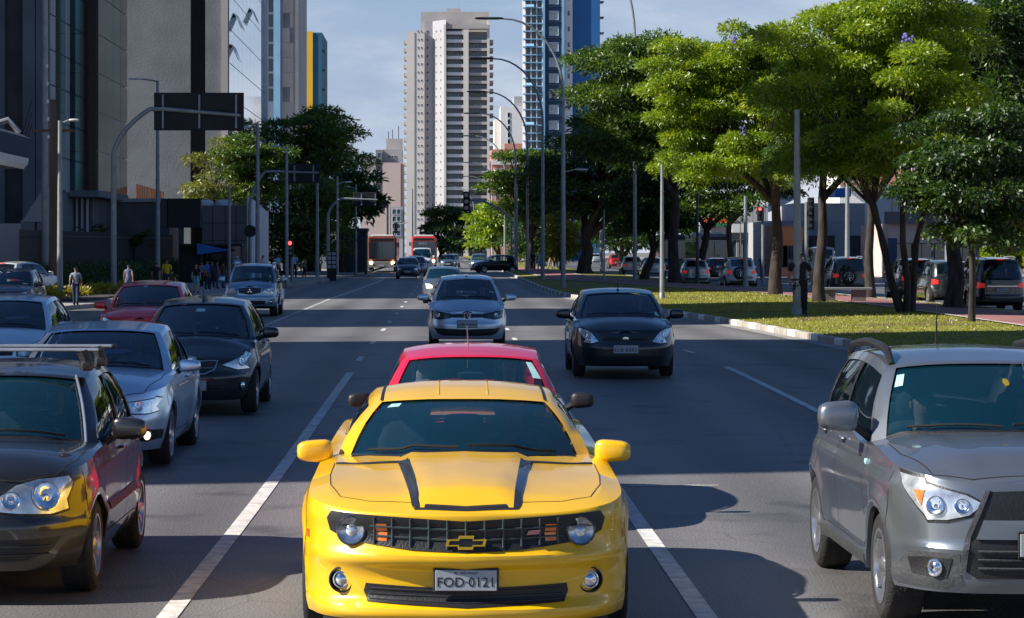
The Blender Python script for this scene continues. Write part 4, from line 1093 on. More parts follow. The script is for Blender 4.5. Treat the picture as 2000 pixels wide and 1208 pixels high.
for k in range(11): win(r, (X(740), Y+3.5, Z(303+12.5*k)), 1.0, 1.5, pane='pane_blue', mull=0)
for px in (759, 765, 771): win(r, (X(px), Y+6, Z(305)), .5, .7, mull=0)
Y = 420; X = lambda px: xat(px, Y); Z = lambda py: zat(py, Y)
r = bt('low_building', 'pinkish low building behind the red buses')
boxp('main_block', r, X(704), X(762), Y, Y+15, g0, Z(405), M['pink'])
r = bt('narrow_building', 'narrow grey three storey building right of the pinkish one')
boxp('main_block', r, X(763), X(787), Y, Y+15, g0, Z(404), M['greyrender'])
for k in range(4):
    for px in (770, 779): win(r, (X(px), Y, Z(414+14*k)), .7, .9, pane='pane_blue', mull=0)

# --- blue tower
Y = 490; g0 = .52; X = lambda px: xat(px, Y); Z = lambda py: zat(py, Y)
r = bt('blue_tower', 'blue tower with white windows and a white grid on its left flank')
zt = Z(-130)
MB().prism([(X(1063), Y), (X(1172), Y), (X(1172), Y+28), (X(1063)-2.4, Y+28)], g0, zt).build('main_block', M['blue'], r)
boxp('window_bay', r, X(1064), X(1097), Y-.35, Y, g0, zt, M['bluedark']); boxp('pilaster', r, X(1097.2), X(1102), Y-1.1, Y, g0, zt, M['bluepale']); boxp('white_strip', r, X(1103), X(1118), Y-.3, Y, g0, zt, M['white'])
boxp('corner_column', r, X(1060.5), X(1064), Y-.9, Y+.5, g0, zt, M['bluepale'])
for k in range(22):
    z = Z(31+30.6*(k-4)); 
    if z < 4: break
    win(r, (X(1081.5), Y-.35, z), 1.85, 1.75, pane=rnd.choice(('pane_pale', 'pane_pale', 'pane_blue')), frame='frame_white', mull=1)
    win(r, (X(1110.5), Y-.3, z+.4), .5, 1.0, mull=0)
    boxp('ledge', r, X(1064), X(1097), Y-.75, Y-.36, z-1.35, z-1.2, M['bluedark'])
    boxp('sun_hood', r, X(1172), X(1172)+.9, Y+2, Y+6, z-.15, z, M['frame_dark'])
# gridded left flank with balconies: leans away to the left
ux = X(1063); w_ = 3.6
boxp('flank_block', r, ux-w_, ux-.4, Y+1.2, Y+20, g0, zt, M['greyrender'])
for k in range(44):
    z = Z(31+15.3*(k-8))
    if z < 6: break
    boxp('slab', r, ux-w_-.5, ux-.42, Y-.5, Y+1.2, z-.12, z+.1, M['bluepale'] if k % 4 else M['bluepale'])
    for q in range(3):
        x = ux-w_+.55+q*1.05; win(r, (x, Y+1.2, z+.75), .85, 1.15, pane=rnd.choice(('pane', 'pane', 'pane_blue', 'pane_pale')), frame='frame_white', mull=0)
    if k % 5 == 2: MB().prism([(Y-.5, z+.6), (Y-1.2, z+.1), (Y-.5, z+.05)], ux-w_, ux-2.0, 'x').build('awning', M['bluepale'], r)
for q in range(4): boxp('fin', r, ux-w_-.1+q*1.08, ux-w_+.08+q*1.08, Y-.3, Y+1.2, g0, zt, M['frame_white'])

Y = 700; X = lambda px: xat(px, Y); Z = lambda py: zat(py, Y)
r = bt('white_block', 'plain white block with a green roof box between the two towers')
boxp('main_block', r, X(978), X(1030), Y, Y+20, g0, Z(208), M['white']); boxp('left_wing', r, X(966), X(977.9), Y+3, Y+20, g0, Z(232), M['cream']); boxp('roof_box', r, X(1004), X(1030), Y+2, Y+15, Z(208), Z(188), M['greyrender'])
for k in range(9): win(r, (X(994), Y, Z(225+13*k)), .8, 1.4, mull=0)
Y = 560; X = lambda px: xat(px, Y); Z = lambda py: zat(py, Y)
r = bt('salmon_building', 'salmon coloured building half hidden by the median trees')
boxp('main_block', r, X(960), X(1030), Y, Y+20, g0, Z(292), M['salmon']); boxp('parapet', r, X(985), X(1028), Y-.4, Y+3, Z(292), Z(281), M['orange'] if False else M['salmon']); boxp('band', r, X(960), X(1030), Y-.3, Y-.01, Z(322), Z(312), M['white'])
for k in range(6):
    for px in (968, 980, 1005, 1018): win(r, (X(px), Y, Z(302+16*k) if k else Z(303)), .8, 1.0, mull=0)

# --- left side: towers
g0 = .40
r = bt('dark_concrete_tower', 'brown grey concrete tower at the left edge of the picture')
boxp('main_block', r, -33, -24.6, 150, 168, .2, 46, M['conc_warm']); boxp('corner_pier', r, -24.6, -23.9, 148.6, 168, .2, 46, M['conc_light'] if False else M['conc_dark']); boxp('edge_pier', r, -33, -25.75, 149.2, 150, .2, 46, M['conc_dark'])
r = bt('teal_glass_tower', 'dark teal glass tower with pale panels on its left side')
XA, XB = -23.1, -21.4
boxp('glass_body', r, XA+.01, XB, 156.7, 171, zat(372, 156.7), 46, M['darkglass'])
MB().box(-23.85, XA, 148.7, 171, .2, 46).build('panel_body', M['conc_dark'], r)
# pale panels on the flank that looks at the road
zf = [zat(372, 150)+k*2.05 for k in range(22)]
pan = {}
for j in range(4):
    y0, y1 = 148.8+j*1.95, 148.8+(j+1)*1.95-.08
    m = (M['conc_light'], M['darkglass'], M['mirrorglass'], M['conc_light'])[j]
    for z in zf: 
        if z+2 > 46: break
        boxp('facade_panel', r, XA+.01, XA+.09, y0, y1, z, z+1.97, m)
nz_ = 17
for k in range(nz_):
    z = zat(372, 156.7)+k*2.4
    if z+2.3 > 46: break
    for a, b, m in ((XA+.05, XA+.80, 'tealglass'), (XA+.84, XB-.05, 'darkglass')): boxp('glass_pane', r, a, b, 156.62, 156.69, z, z+2.34, M[m])
    for q in range(4):
        ya, yb = 156.8+q*3.55, 156.8+(q+1)*3.55-.07; boxp('glass_pane', r, XB+.01, XB+.08, ya, yb, z, z+2.34, M['tealglass'] if q < 3 else M['darkglass'])
boxp('soffit', r, XA-.1, XB+.15, 156.3, 171, zat(385, 156.7), zat(372.5, 156.7), M['conc_dark'])
boxp('lobby', r, XA, XB-.6, 159, 170, .2, zat(385, 156.7), M['conc_warm'])
for q in range(3): boxp('lobby_column', r, XA+.15+q*.32, XA+.27+q*.32, 158.5, 158.7, .2, zat(386, 156.7), M['frame_white'])

r = bt('concrete_office_tower', 'grey concrete office tower with one dark glass stripe and a mirrored flank')
x0, x1 = xat(247, 180), xat(445, 180); ht = 52
boxp('left_wall', r, x0, xat(372, 180), 180, 215, .3, ht, M['conc_dark']); boxp('right_wall', r, xat(401, 180), x1, 180, 215, .3, ht, M['conc_dark']); boxp('stripe_core', r, xat(372, 180), xat(401, 180), 180.6, 214, .3, ht, M['darkglass'])
for k in range(24): boxp('stripe_pane', r, xat(372, 180)+.04, xat(401, 180)-.04, 180.5, 180.58, 2+k*2.1, 2+k*2.1+2.04, M['darkglass'])
boxp('edge_pier', r, xat(433, 180), x1+.02, 179.8, 180, .3, ht, M['conc_light'])
for i in range(9):
    for k in range(20):
        ya = 180.3+i*3.9; z = 6+k*2.4
        o = boxp('mirror_pane', r, x1+.01, x1+.07, ya, ya+3.84, z, z+2.34, M['mirrorglass']); 
boxp('base_wall', r, x1-.1, x1+.05, 180, 215, .3, 5.9, M['conc_dark'])
boxp('corner_fin', r, x1-.1, x1+.35, 215.2, 215.8, .3, ht, M['frame_white'])
# open vents leaning out of the mirrored flank
for (yy, zz) in ((186, zat(30, 186)), (183, zat(90, 183)), (201, zat(20, 201))):
    mb = MB(); mb.box(-.0, .05, -1.8, 1.8, -1.2, 0); o = mb.build('tilted_vent', M['mirrorglass'], r, loc=(x1+.1, yy, zz)); o.rotation_euler = (0, radians(-24), 0)

Y = 420; X = lambda px: xat(px, Y); Z = lambda py: zat(py, Y)
r = bt('checker_tower', 'slim tower with a column of dark windows and chequered cladding')
boxp('main_block', r, X(517), X(583), Y, Y+25, g0, Z(-120), M['greyrender']); boxp('white_fin', r, X(512), X(517), Y-.5, Y+2, g0, Z(-120), M['frame_white']); boxp('blue_fin', r, X(535), X(548), Y-.9, Y, g0, Z(-120), M['bluepale']); boxp('end_fin', r, X(577), X(583.5), Y-.5, Y, g0, Z(-120), M['conc_dark'])
for k in range(24):
    z = Z(200-29*k)+1.2; 
    win(r, (X(526), Y, z), 1.25, 2.0, pane='pane', frame='frame_dark', mull=0)
    for q in range(3):
        x = X(555.5+q*7); m = 'conc_dark' if (k % 5 == 0 and q < 2) or (k % 5 == 4 and q == 2) else 'conc_light'
        boxp('cladding_panel', r, x-.27, x+.27, Y-.12, Y-.01, z-1.15, z+1.2, M[m])
Y = 560; X = lambda px: xat(px, Y); Z = lambda py: zat(py, Y)
r = bt('yellow_stripe_tower', 'teal tower with a broad yellow vertical stripe')
boxp('main_block', r, X(575), X(629), Y, Y+25, g0, Z(64), M['teal']); boxp('yellow_stripe', r, X(596), X(611), Y-.25, Y, g0, Z(62), M['yellow'])
for k in range(8): boxp('sun_hood', r, X(629), X(629)+.6, Y+1, Y+4, Z(100+38*k), Z(97+38*k), M['frame_dark']); 
for k in range(5): win(r, (X(583), Y, Z(127+46*k)), .8, 1.1, mull=0); win(r, (X(589), Y, Z(138+46*k)), .5, 1.4, mull=0)

# --- off the left edge: the row whose shadows lie across the avenue
def offblock(label, x0, x1, y0, y1, h, m, m2='pane'):
    r = bt('office_block', label); boxp('main_block', r, x0, x1, y0, y1, 0, h, M[m])
    for k in range(int((h-2)/3.1)):
        for j in range(int((y1-y0-1)/3.2)):
            y = y0+1.8+j*3.2; win(r, (x1, y, 2.5+k*3.1), 1.8, 1.5, rz=pi/2, pane=m2)
    boxp('cornice', r, x1, x1+.25, y0, y1, h-.5, h-.1, M['conc_light'])
TA = math.tan(SUN_AZ)
offblock('wide grey block off the left edge nearest the camera', -46, -25, 19.8, 48.6, 37, 'greyrender')
offblock('narrow beige block off the left edge', -48, -30, 63.2, 80.6, 38, 'pink')
offblock('long white block off the left edge beyond the beige one', -52, -33, 104, 147.8, 40, 'greyrender')

# --- low things behind the left sidewalk
r = bt('garden_wall_building', 'low brown concrete building with a rounded skylight beside the bus shelter', 'low building')
a, b = xat(395, 160), xat(482, 160)
boxp('front_wall', r, a, b, 160, 168, .3, zat(402, 160), M['conc_warm'])
for k in range(3): boxp('wall_joint', r, a, b, 159.985, 159.998, zat(402, 160)-1.1*(k+1), zat(402, 160)-1.1*(k+1)+.03, M['dark'])
for px in (415, 440, 461): boxp('wall_joint', r, xat(px, 160)-.015, xat(px, 160)+.015, 159.985, 159.998, .3, zat(404, 160), M['dark'])
MB().prism([(160.2, .3), (176, .3), (176, zat(416, 176)), (160.2, zat(386, 160))], b, b+.25, 'x').build('white_side_wall', M['white'], r)
for k in range(2): mb = MB(); mb.sell((xat(400+k*35, 162), 162.5, zat(398, 160)), (.55, .5, .3), .8, 14, 8); mb.build('skylight_dome', M['frame_white'], r, smooth=True)
r = bt('lobby_building', 'low concrete entrance hall with a pale parapet and rusty screen', 'low building')
boxp('front_wall', r, xat(212, 168), xat(330, 168), 168, 176, .3, zat(395, 168), M['conc_warm']); boxp('parapet', r, xat(210, 168), xat(318, 168), 167.7, 168.5, zat(395, 168), zat(388, 168), M['conc_light'])
sc = MB()
for k in range(16): x = xat(268, 176)+k*(xat(322, 176)-xat(268, 176))/16; boxp('screen_slat', r, x, x+.09, 175.4, 175.6, zat(388, 176), zat(360+k*1.0, 176), M['rust'])
r = bt('billboard', 'dark blank billboard box on a post above the black fence', 'billboard')
boxp('panel', r, xat(327, 150), xat(392, 150), 150, 150.5, zat(445, 150), zat(388, 150), M['signback'], .02); boxp('side_panel', r, xat(314, 150), xat(326, 150), 150.1, 150.9, zat(445, 150), zat(388, 150), M['frame_dark'], .02); boxp('post', r, xat(348, 150), xat(358, 150), 150.15, 150.4, .2, zat(445, 150), M['metal_dark'])
# canopy of the filling station at the left edge
r = bt('station_canopy', 'blue canopy with a white band cutting in at the left edge', 'canopy')
mb = MB(); Yc = 100
P = [(-30, zat(322, Yc)), (xat(40, Yc), zat(330, Yc)), (xat(52, Yc), zat(322, Yc)), (xat(62, Yc), zat(272, Yc)), (xat(40, Yc), zat(262, Yc)), (-30, zat(250, Yc))]
mb.prism(P, Yc-7, Yc, 'y'); mb.build('fascia', M['navy'], r)
MB().prism([(-30, zat(314, Yc)), (xat(46, Yc), zat(330, Yc)-.0), (xat(53, Yc), zat(318, Yc)), (-30, zat(300, Yc))], Yc-7.06, Yc-7.005, 'y').build('white_band', M['frame_white'], r)
MB().tube([(-18.5, Yc+1, zat(250, Yc)), (xat(8, Yc), Yc+1, zat(232, Yc)), (xat(30, Yc), Yc+1, zat(258, Yc))], .12, 8).build('top_rail', M['metal'], r, smooth=True)
# white band along the side that looks at the road
MB().prism([(xat(46, Yc)+.0, zat(330, Yc)-.02), (xat(54, Yc), zat(322, Yc)), (xat(56, Yc)+.02, zat(310, Yc)), (xat(53, Yc), zat(312, Yc))], Yc-6.98, Yc-.02, 'y').build('white_side_band', M['frame_white'], r)
for px in (8, -30): boxp('column', r, xat(px, Yc)-.2, xat(px, Yc)+.1, Yc-2.3, Yc-2, .2, zat(325, Yc), M['frame_dark'])
r = bt('pale_panel_wall', 'pale blue grey wall panel at the left edge behind the parked cars', 'wall')
boxp('panel', r, -22, xat(38, 118), 118, 118.3, .2, zat(437, 118), M['bluepale'] if False else M['greyrender'])
r = bt('sloped_awning', 'sloping beige awning roof between the poles on the left', 'awning')
MB().prism([(xat(42, 140), zat(434, 140)), (xat(86, 140), zat(434, 140)), (xat(86, 140), zat(366, 140))], 140, 144, 'y').build('roof_sheet', M['conc_light'], r)
boxp('post', r, xat(62, 140), xat(66, 140), 141, 141.15, .2, zat(434, 140), M['metal_dark']); boxp('wall', r, xat(40, 145), xat(90, 145), 145, 146, .2, zat(430, 145), M['greyrender'])
# black railing
fr = tag(empty('iron_fence', (0, 0, 0)), 'black iron railing behind the hedge along the left sidewalk', 'fence')
bm_ = MB(); bm_.box(-.02, .02, -.02, .02, 0, 2.45); bm_ = bm_.mesh('bar', M['metal_dark'])
fx = lambda y: -18.6+.012*(y-118)
for k in range(296):
    y = 112+k*.19; link_mesh('bar', bm_, fr, (fx(y), y, gz(y)+.55))
for z in (.75, 2.75):
    mb = MB(); mb.tube([(fx(y), y, gz(y)+z) for y in range(112, 169, 4)], .035, 4); mb.build('rail', M['metal_dark'], fr)
mb = MB(); ys = list(range(112, 169, 4))
for a, b in zip(ys[:-1], ys[1:]): mb.add([(fx(a), a, gz(a)), (fx(b), b, gz(b)), (fx(b), b, gz(b)+.6), (fx(a), a, gz(a)+.6), (fx(a)-.2, a, gz(a)), (fx(b)-.2, b, gz(b)), (fx(b)-.2, b, gz(b)+.6), (fx(a)-.2, a, gz(a)+.6)], [(0, 1, 2, 3), (7, 6, 5, 4), (3, 2, 6, 7)])
mb.build('plinth', M['conc_dark'], fr)

# --- right side buildings beyond the opposite road
g0 = .45
r = bt('shop_building', 'pale grey shop with a curved roof edge behind the two lawn trees', 'shop'); Yb = 215
boxp('front_wall', r, xat(1500, Yb), xat(1740, Yb), Yb, Yb+14, g0, zat(432, Yb), M['greyrender']); boxp('upper_wall', r, xat(1560, Yb), xat(1760, Yb), Yb+3, Yb+14, zat(432, Yb), zat(396, Yb), M['conc_light']); boxp('blue_awning', r, xat(1630, Yb), xat(1660, Yb), Yb-.6, Yb+2.9, zat(385, Yb), zat(368, Yb), M['bluesign'])
MB().prism([(xat(1500, Yb), zat(415, Yb)), (xat(1560, Yb), zat(385, Yb)), (xat(1560, Yb), zat(350, Yb)), (xat(1530, Yb), zat(356, Yb)), (xat(1500, Yb), zat(395, Yb))], Yb-1, Yb, 'y').build('curved_parapet', M['white'], r)
for px in (1520, 1590, 1660, 1712): boxp('wall_joint', r, xat(px, Yb)-.04, xat(px, Yb)+.04, Yb-.03, Yb-.005, g0, zat(434, Yb), M['conc_dark'])
for px in (1600, 1690): win(r, (xat(px, Yb), Yb, 2.4), 2.6, 2.4, pane='pane', frame='frame_dark', mull=2)
boxp('door', r, xat(1722, Yb), xat(1738, Yb), Yb-.1, Yb, g0, 2.8, M['bluedark'])
r = bt('terracotta_shop', 'shop with an orange brown fascia left of the guard', 'shop'); Yb = 190
boxp('front_wall', r, xat(1512, Yb), xat(1566, Yb), Yb, Yb+8, g0, zat(440, Yb), M['salmon']); boxp('fascia', r, xat(1508, Yb), xat(1566, Yb), Yb-.8, Yb-.005, zat(472, Yb), zat(445, Yb), M['terracotta'])
for px in (1522, 1545): win(r, (xat(px, Yb), Yb, 1.9), 1.3, 1.6, pane='pane', frame='frame_dark')
r = bt('brick_house', 'white house with red brick upper floor among the tree tops', 'house'); Yb = 260
boxp('front_wall', r, xat(1640, Yb), xat(1830, Yb), Yb, Yb+14, g0, zat(330, Yb), M['white']); boxp('brick_band', r, xat(1640, Yb), xat(1805, Yb), Yb-.5, Yb-.01, zat(362, Yb), zat(334, Yb), M['salmon'])
for px in (1655, 1685, 1790): win(r, (xat(px, Yb), Yb-.5, zat(348, Yb)), 1.0, .9, pane='pane', frame='frame_white')
r = bt('beige_building', 'long beige building with a flat grey roof behind the black SUVs', 'building'); Yb = 180
boxp('front_wall', r, xat(1735, Yb), 60, Yb, Yb+12, g0, zat(437, Yb), M['pink']); boxp('fascia', r, xat(1728, Yb), 60, Yb-.7, Yb+.2, zat(437, Yb), zat(414, Yb), M['conc_warm']); boxp('upper_block', r, xat(1862, Yb), 60, Yb+2, Yb+12, zat(414, Yb), zat(360, Yb), M['conc_light']); boxp('roof_band', r, xat(1855, Yb), 60, Yb+1.2, Yb+12, zat(360, Yb), zat(354, Yb), M['greyrender'])
for px in (1765, 1800, 1845, 1880, 1925, 1965): win(r, (xat(px, Yb), Yb, 2.0), 1.5, 1.7, pane='pane', frame='frame_dark')
boxp('dark_doorway', r, xat(1734, Yb), xat(1752, Yb), Yb-.08, Yb, g0, 3.2, M['bluedark'])
r = bt('glass_shop', 'pale metal clad shop with a blue glass corner right of the forked tree', 'shop'); Yb = 200
boxp('clad_wall', r, xat(1730, Yb), xat(1800, Yb), Yb, Yb+10, zat(440, Yb), zat(372, Yb), M['white']); MB().prism([(xat(1752, Yb), zat(366, Yb)), (xat(1812, Yb), zat(348, Yb)), (xat(1812, Yb), zat(385, Yb)), (xat(1760, Yb), zat(392, Yb))], Yb-1.2, Yb-.1, 'y').build('glass_canopy', M['pane_blue'], r)
for k in range(3): win(r, (xat(1805+0*k, Yb), Yb-.01, zat(398+14*k, Yb)), 1.1, 1.0, pane='pane_blue', frame='frame_white', mull=0)
for px in (1742, 1756, 1770): boxp('cladding_seam', r, xat(px, Yb)-.03, xat(px, Yb)+.03, Yb-.04, Yb-.004, zat(438, Yb), zat(374, Yb), M['greyrender'])
boxp('orange_sign', r, xat(1729, Yb), xat(1748, Yb), Yb-.35, Yb-.2, zat(434, Yb), zat(419, Yb), M['orange'])
r = bt('workshop', 'glass fronted shop with an orange and green fascia behind the white cars', 'shop'); Yb = 235
boxp('front_wall', r, xat(1385, Yb), xat(1500, Yb), Yb, Yb+12, g0, zat(400, Yb), M['greyrender']); boxp('orange_band', r, xat(1375, Yb), xat(1432, Yb), Yb-.5, Yb-.05, zat(436, Yb), zat(425, Yb), M['orange']); boxp('green_band', r, xat(1375, Yb), xat(1432, Yb), Yb-.52, Yb-.04, zat(442, Yb), zat(436.2, Yb), mat('green_fascia', (.02, .20, .10), .5)); boxp('balcony_wall', r, xat(1425, Yb), xat(1500, Yb), Yb-2, Yb-.6, zat(455, Yb), zat(438, Yb), M['white'])
for px in (1400, 1425, 1455, 1480): win(r, (xat(px, Yb), Yb, 2.2), 1.6, 2.4, pane='pane_blue', frame='frame_white', mull=2)
for k in range(5): boxp('scaffold_post', r, xat(1440+k*12, Yb)-.04, xat(1440+k*12, Yb)+.04, Yb-2.6, Yb-2.5, g0, zat(385, Yb), M['metal'])
# ------------------------------------------------------------------ poles, lamps, gantries, signals, furniture
def lamp_post(x, y, h, label, group=None, r=.08, arm=None, name='street_lamp', m=None, head=True, base=True):
    """arm: (direction sign, length, rise, height) flat; or ('arc', length, radius)"""
    m = m or M['metal']; r0 = tag(empty(name, (x, y, gz(y)+.12)), label, 'street lamp' if name == 'street_lamp' else 'pole', group)
    mb = MB()
    if arm and arm[0] == 'arc':
        L_ = arm[1]; pts = [(0, 0, -.1), (0, 0, h*.5), (0, 0, h*.72)]; rs = [r*1.3, r, r*.8]
        for k in range(1, 11):
            a = pi/2*k/10; pts.append((-L_*.72*(1-cos(a)), 0, h*.72+h*.28*sin(a))); rs.append(r*(.8-.035*k))
        pts.append((-L_*.75, 0, h)); rs.append(r*.4)
        mb.tube(pts, rs, 8); mb.build('pole', m, r0, smooth=True)
        a = MB(); a.sell((-L_*.9, 0, h+.02), (L_*.18, .16, .07), .6, 12, 6); a.build('lamp_head', M['metal_dark'], r0, smooth=True)
        return r0
    mb.tube([(0, 0, -.1), (0, 0, h*.5), (0, 0, h)], [r*1.25, r, r*.75], 10); mb.build('pole', m, r0, smooth=True)
    if base: b = MB(); b.lathe([(r*2.4, 0), (r*2.4, .04), (r*1.6, .06), (r*1.4, .28), (r*1.2, .3)], 10, 'z'); b.build('base_collar', m, r0, smooth=True)
    if arm:
        s, L_, rise, ah = arm; a = MB(); a.tube([(0, 0, ah-.1), (s*L_*.5, 0, ah+rise*.5), (s*L_*.7, 0, ah+rise*.7)], r*.4, 6); a.build('arm', m, r0, smooth=True)
        if head: a = MB(); a.sell((s*L_*.82, 0, ah+rise*.85), (L_*.30, .14, .05), .6, 12, 6); a.build('lamp_head', M['frame_white'], r0, smooth=True)
    return r0
def plamp(px, pyb, ptop, label, arm=None, armY=None, **kw):
    b = gp(px, pyb); h = zat(ptop, b.y)-b.z-.12
    if arm: arm = (arm[0], abs(arm[1])*b.y/F, 0.05, zat(arm[2], b.y)-b.z-.12)
    return lamp_post(b.x, b.y, h, label, arm=arm, **kw)
GA = 'arched lamps along the median'
for k, (px, top, nm) in enumerate(((1240, -110, 'tall arched lamp post rising behind the black hatchback, its arm above the trees'), (1100, 37, 'arched lamp post whose lamp hangs before the blue tower'), (1060, 115, 'second highest arched lamp post before the blue tower'), (1030, 180, 'third arched lamp post, lamp beside the pale tower'), (1007, 222, 'fourth arched lamp post, lamp level with the white block'), (986, 266, 'fifth arched lamp post over the salmon building'), (968, 318, 'sixth, distant arched lamp post'), (962, 345, 'seventh, distant arched lamp post above the trees'), (925, 365, 'farthest arched lamp post at the foot of the pale tower'))):
    y = 5000*(11.9 if k else 18.5)/(492-top) if top < 400 else 300
    y = min(y, 480); lamp_post(xat(px, y), y, zat(top, y)-gz(y)-.12, nm, GA, r=.10, arm=('arc', 4.2 if k < 7 else 5), m=M['metal'])
GP = 'straight grey poles on the lawn'
plamp(1557, 629, 215, 'thickest bare grey pole on the lawn with a person standing behind it', group=GP, r=.105)
plamp(1293, 593, 322, 'bare grey pole standing right of the black hatchback', group=GP, r=.075)
plamp(1456, 566, 383, 'grey pole left of the jacaranda trunk', group=GP, r=.10)
plamp(1655, 566, 300, 'grey pole right behind the stone bench', group=GP, r=.12)
plamp(1180, 556, 410, 'thin short pole behind the black hatchback', group=GP, r=.045)
plamp(1362, 560, 380, 'dark grey pole beside the leaning forked tree', group=GP, r=.09, m=M['metal_dark'])
plamp(1100, 562, 265, 'pole with a flat lamp reaching right at the bend of the median', arm=(1, 44, 333), r=.09)
plamp(1010, 532, 360, 'thin pole at the narrow end of the median', r=.07)
b = gp(1897, 646); tag(MB().box(-.055, .055, -.055, .055, -.1, 1.9, .01).build('timber_post', M['metal_dark'], None, loc=(b.x+.06, b.y+.05, b.z+.13)), 'square dark post tied beside the young tree at the right', 'post')
plamp(1905, 585, 20, 'tall thick concrete pole hidden in the foliage at the right', r=.16, m=M['conc_dark'], name='utility_pole')
plamp(1850, 575, 90, 'slim grey pole in the foliage beside the black SUVs', r=.10)
# left side
plamp(88, 578, -90, 'thick pale lamp pole leftmost on the sidewalk', r=.15)
wp_ = plamp(104, 585, 195, 'brown wooden utility pole between two metal poles', r=.17, m=M['wood'], name='utility_pole')
for k in range(5):
    mb = MB(); mb.sell((-.25+.02*k, -.12, 9.8-k*.75), (.06, .06, .08), .7, 8, 6); mb.build('insulator', M['frame_white'], wp_, smooth=True)
mb = MB(); mb.box(-.9, .9, -.05, .05, 7.0, 7.12); mb.build('cross_arm', M['wood'], wp_)
plamp(117, 592, 236, 'lamp post with a short arm and a small white meter box', arm=(1, 34, 237), r=.10)
b = gp(117, 592); 
plamp(308, 562, 158, 'lamp post with its arm pointing left before the concrete tower', arm=(-1, 52, 156), r=.11)
plamp(503, 562, 242, 'lamp post with its arm pointing left at the corner of the mirrored flank', arm=(-1, 26, 250), r=.11)
plamp(560, 562, 286, 'lamp post with left arm among the dark trees', arm=(-1, 30, 287), r=.09)
plamp(620, 548, 356, 'bare pole right of the second gantry board', r=.10)
plamp(659, 542, 345, 'thin lamp post with right arm before the dark tree', arm=(1, 26, 357), r=.09)
plamp(695, 540, 360, 'thin lamp post left of the first bus', arm=(-1, 22, 366), r=.08)
plamp(448, 560, 360, 'bare pole behind the silver blue off-roader', r=.08)
plamp(806, 512, 369, 'distant T shaped lamp post before the pale tower', r=.10)
plamp(733, 512, 400, 'distant thin lamp pole behind the first bus', r=.08)
# sign gantries, boards seen from the back
def gantry(px, pyb, bend, corner, endx, endy, boards, label, r=.12):
    b = gp(px, pyb); Y = b.y; r0 = tag(empty('sign_gantry', b), label, 'sign gantry', 'overhead sign gantries')
    def P(x, y): return (xat(x, Y)-b.x, 0, zat(y, Y)-b.z)
    pb = P(px, bend); pc = P(*corner); pe = P(endx, endy); pts = [(0, 0, 0), pb]
    for k in range(1, 8):
        t = k/8; c = (pb[0]+.15*(pc[0]-pb[0]), 0, pb[2]+.55*(pc[2]-pb[2])); q = [(1-t)**2*pb[i]+2*t*(1-t)*c[i]+t*t*pc[i] for i in range(3)]; pts.append(tuple(q))
    pts += [pc, tuple(pc[i]+.15*(pe[i]-pc[i]) for i in range(3)), pe]; pts[-2] = (pts[-2][0], 0, pc[2]+.02)
    mb = MB(); mb.tube(pts, [r*1.15, r]+[r*.9]*7+[r*.85, r*.8, r*.6], 10); mb.build('mast', M['metal'], r0, smooth=True)
    for (x0, x1, y0, y1, br) in boards:
        a, c = P(x0, y1), P(x1, y0); mb = MB(); mb.box(a[0], c[0], .12, .18, a[2], c[2], .02); bd = mb.build('sign_board', M['signback'], r0)
        for x in br: q = P(x, 0)[0]; m2 = MB(); m2.box(q-.04, q+.04, .02, .115, a[2]+.1, c[2]-.1); m2.build('bracket', M['metal'], bd)
    return r0
gantry(222, 580, 300, (292, 214), 470, 226, [(300, 476, 181, 255, (318, 389, 461))], 'curved mast holding a wide black sign board high over the left sidewalk')
gantry(488, 556, 400, (518, 336), 622, 338, [(560, 624, 320, 358, (575, 612))], 'second curved mast with a smaller dark board before the trees', r=.10)
gantry(641, 545, 420, (664, 389), 737, 391, [(690, 736, 376, 404, (706, 733)), ], 'third curved mast with dark board left of the buses', r=.10)
r0 = tag(empty('hanging_board', gp(757, 522)), 'small distant board beyond the third gantry', 'sign board'); Yg = r0.location.y
MB().box(xat(720, Yg)-r0.location.x, xat(752, Yg)-r0.location.x, 0, .1, zat(412, Yg)-r0.location.z, zat(391, Yg)-r0.location.z).build('sign_board', M['signback'], r0); MB().tube([(0, 0, 0), (0, 0, zat(396, Yg)-r0.location.z), (-1.5, 0, zat(394, Yg)-r0.location.z)], .12, 6).build('mast', M['metal_dark'], r0)
# dark rectangular board in the crowns beside the blue tower
b = gp(1168, 530); Yb = b.y; r0 = tag(empty('sign_gantry', b), 'big black board showing through the crown right of the blue tower', 'sign gantry')
MB().box(xat(1150, Yb)-b.x, xat(1205, Yb)-b.x, 0, .1, zat(252, Yb)-b.z, zat(198, Yb)-b.z).build('sign_board', M['signback'], r0); MB().tube([(.3, .2, 0), (.3, .2, zat(205, Yb)-b.z)], .16, 8).build('mast', M['metal'], r0)

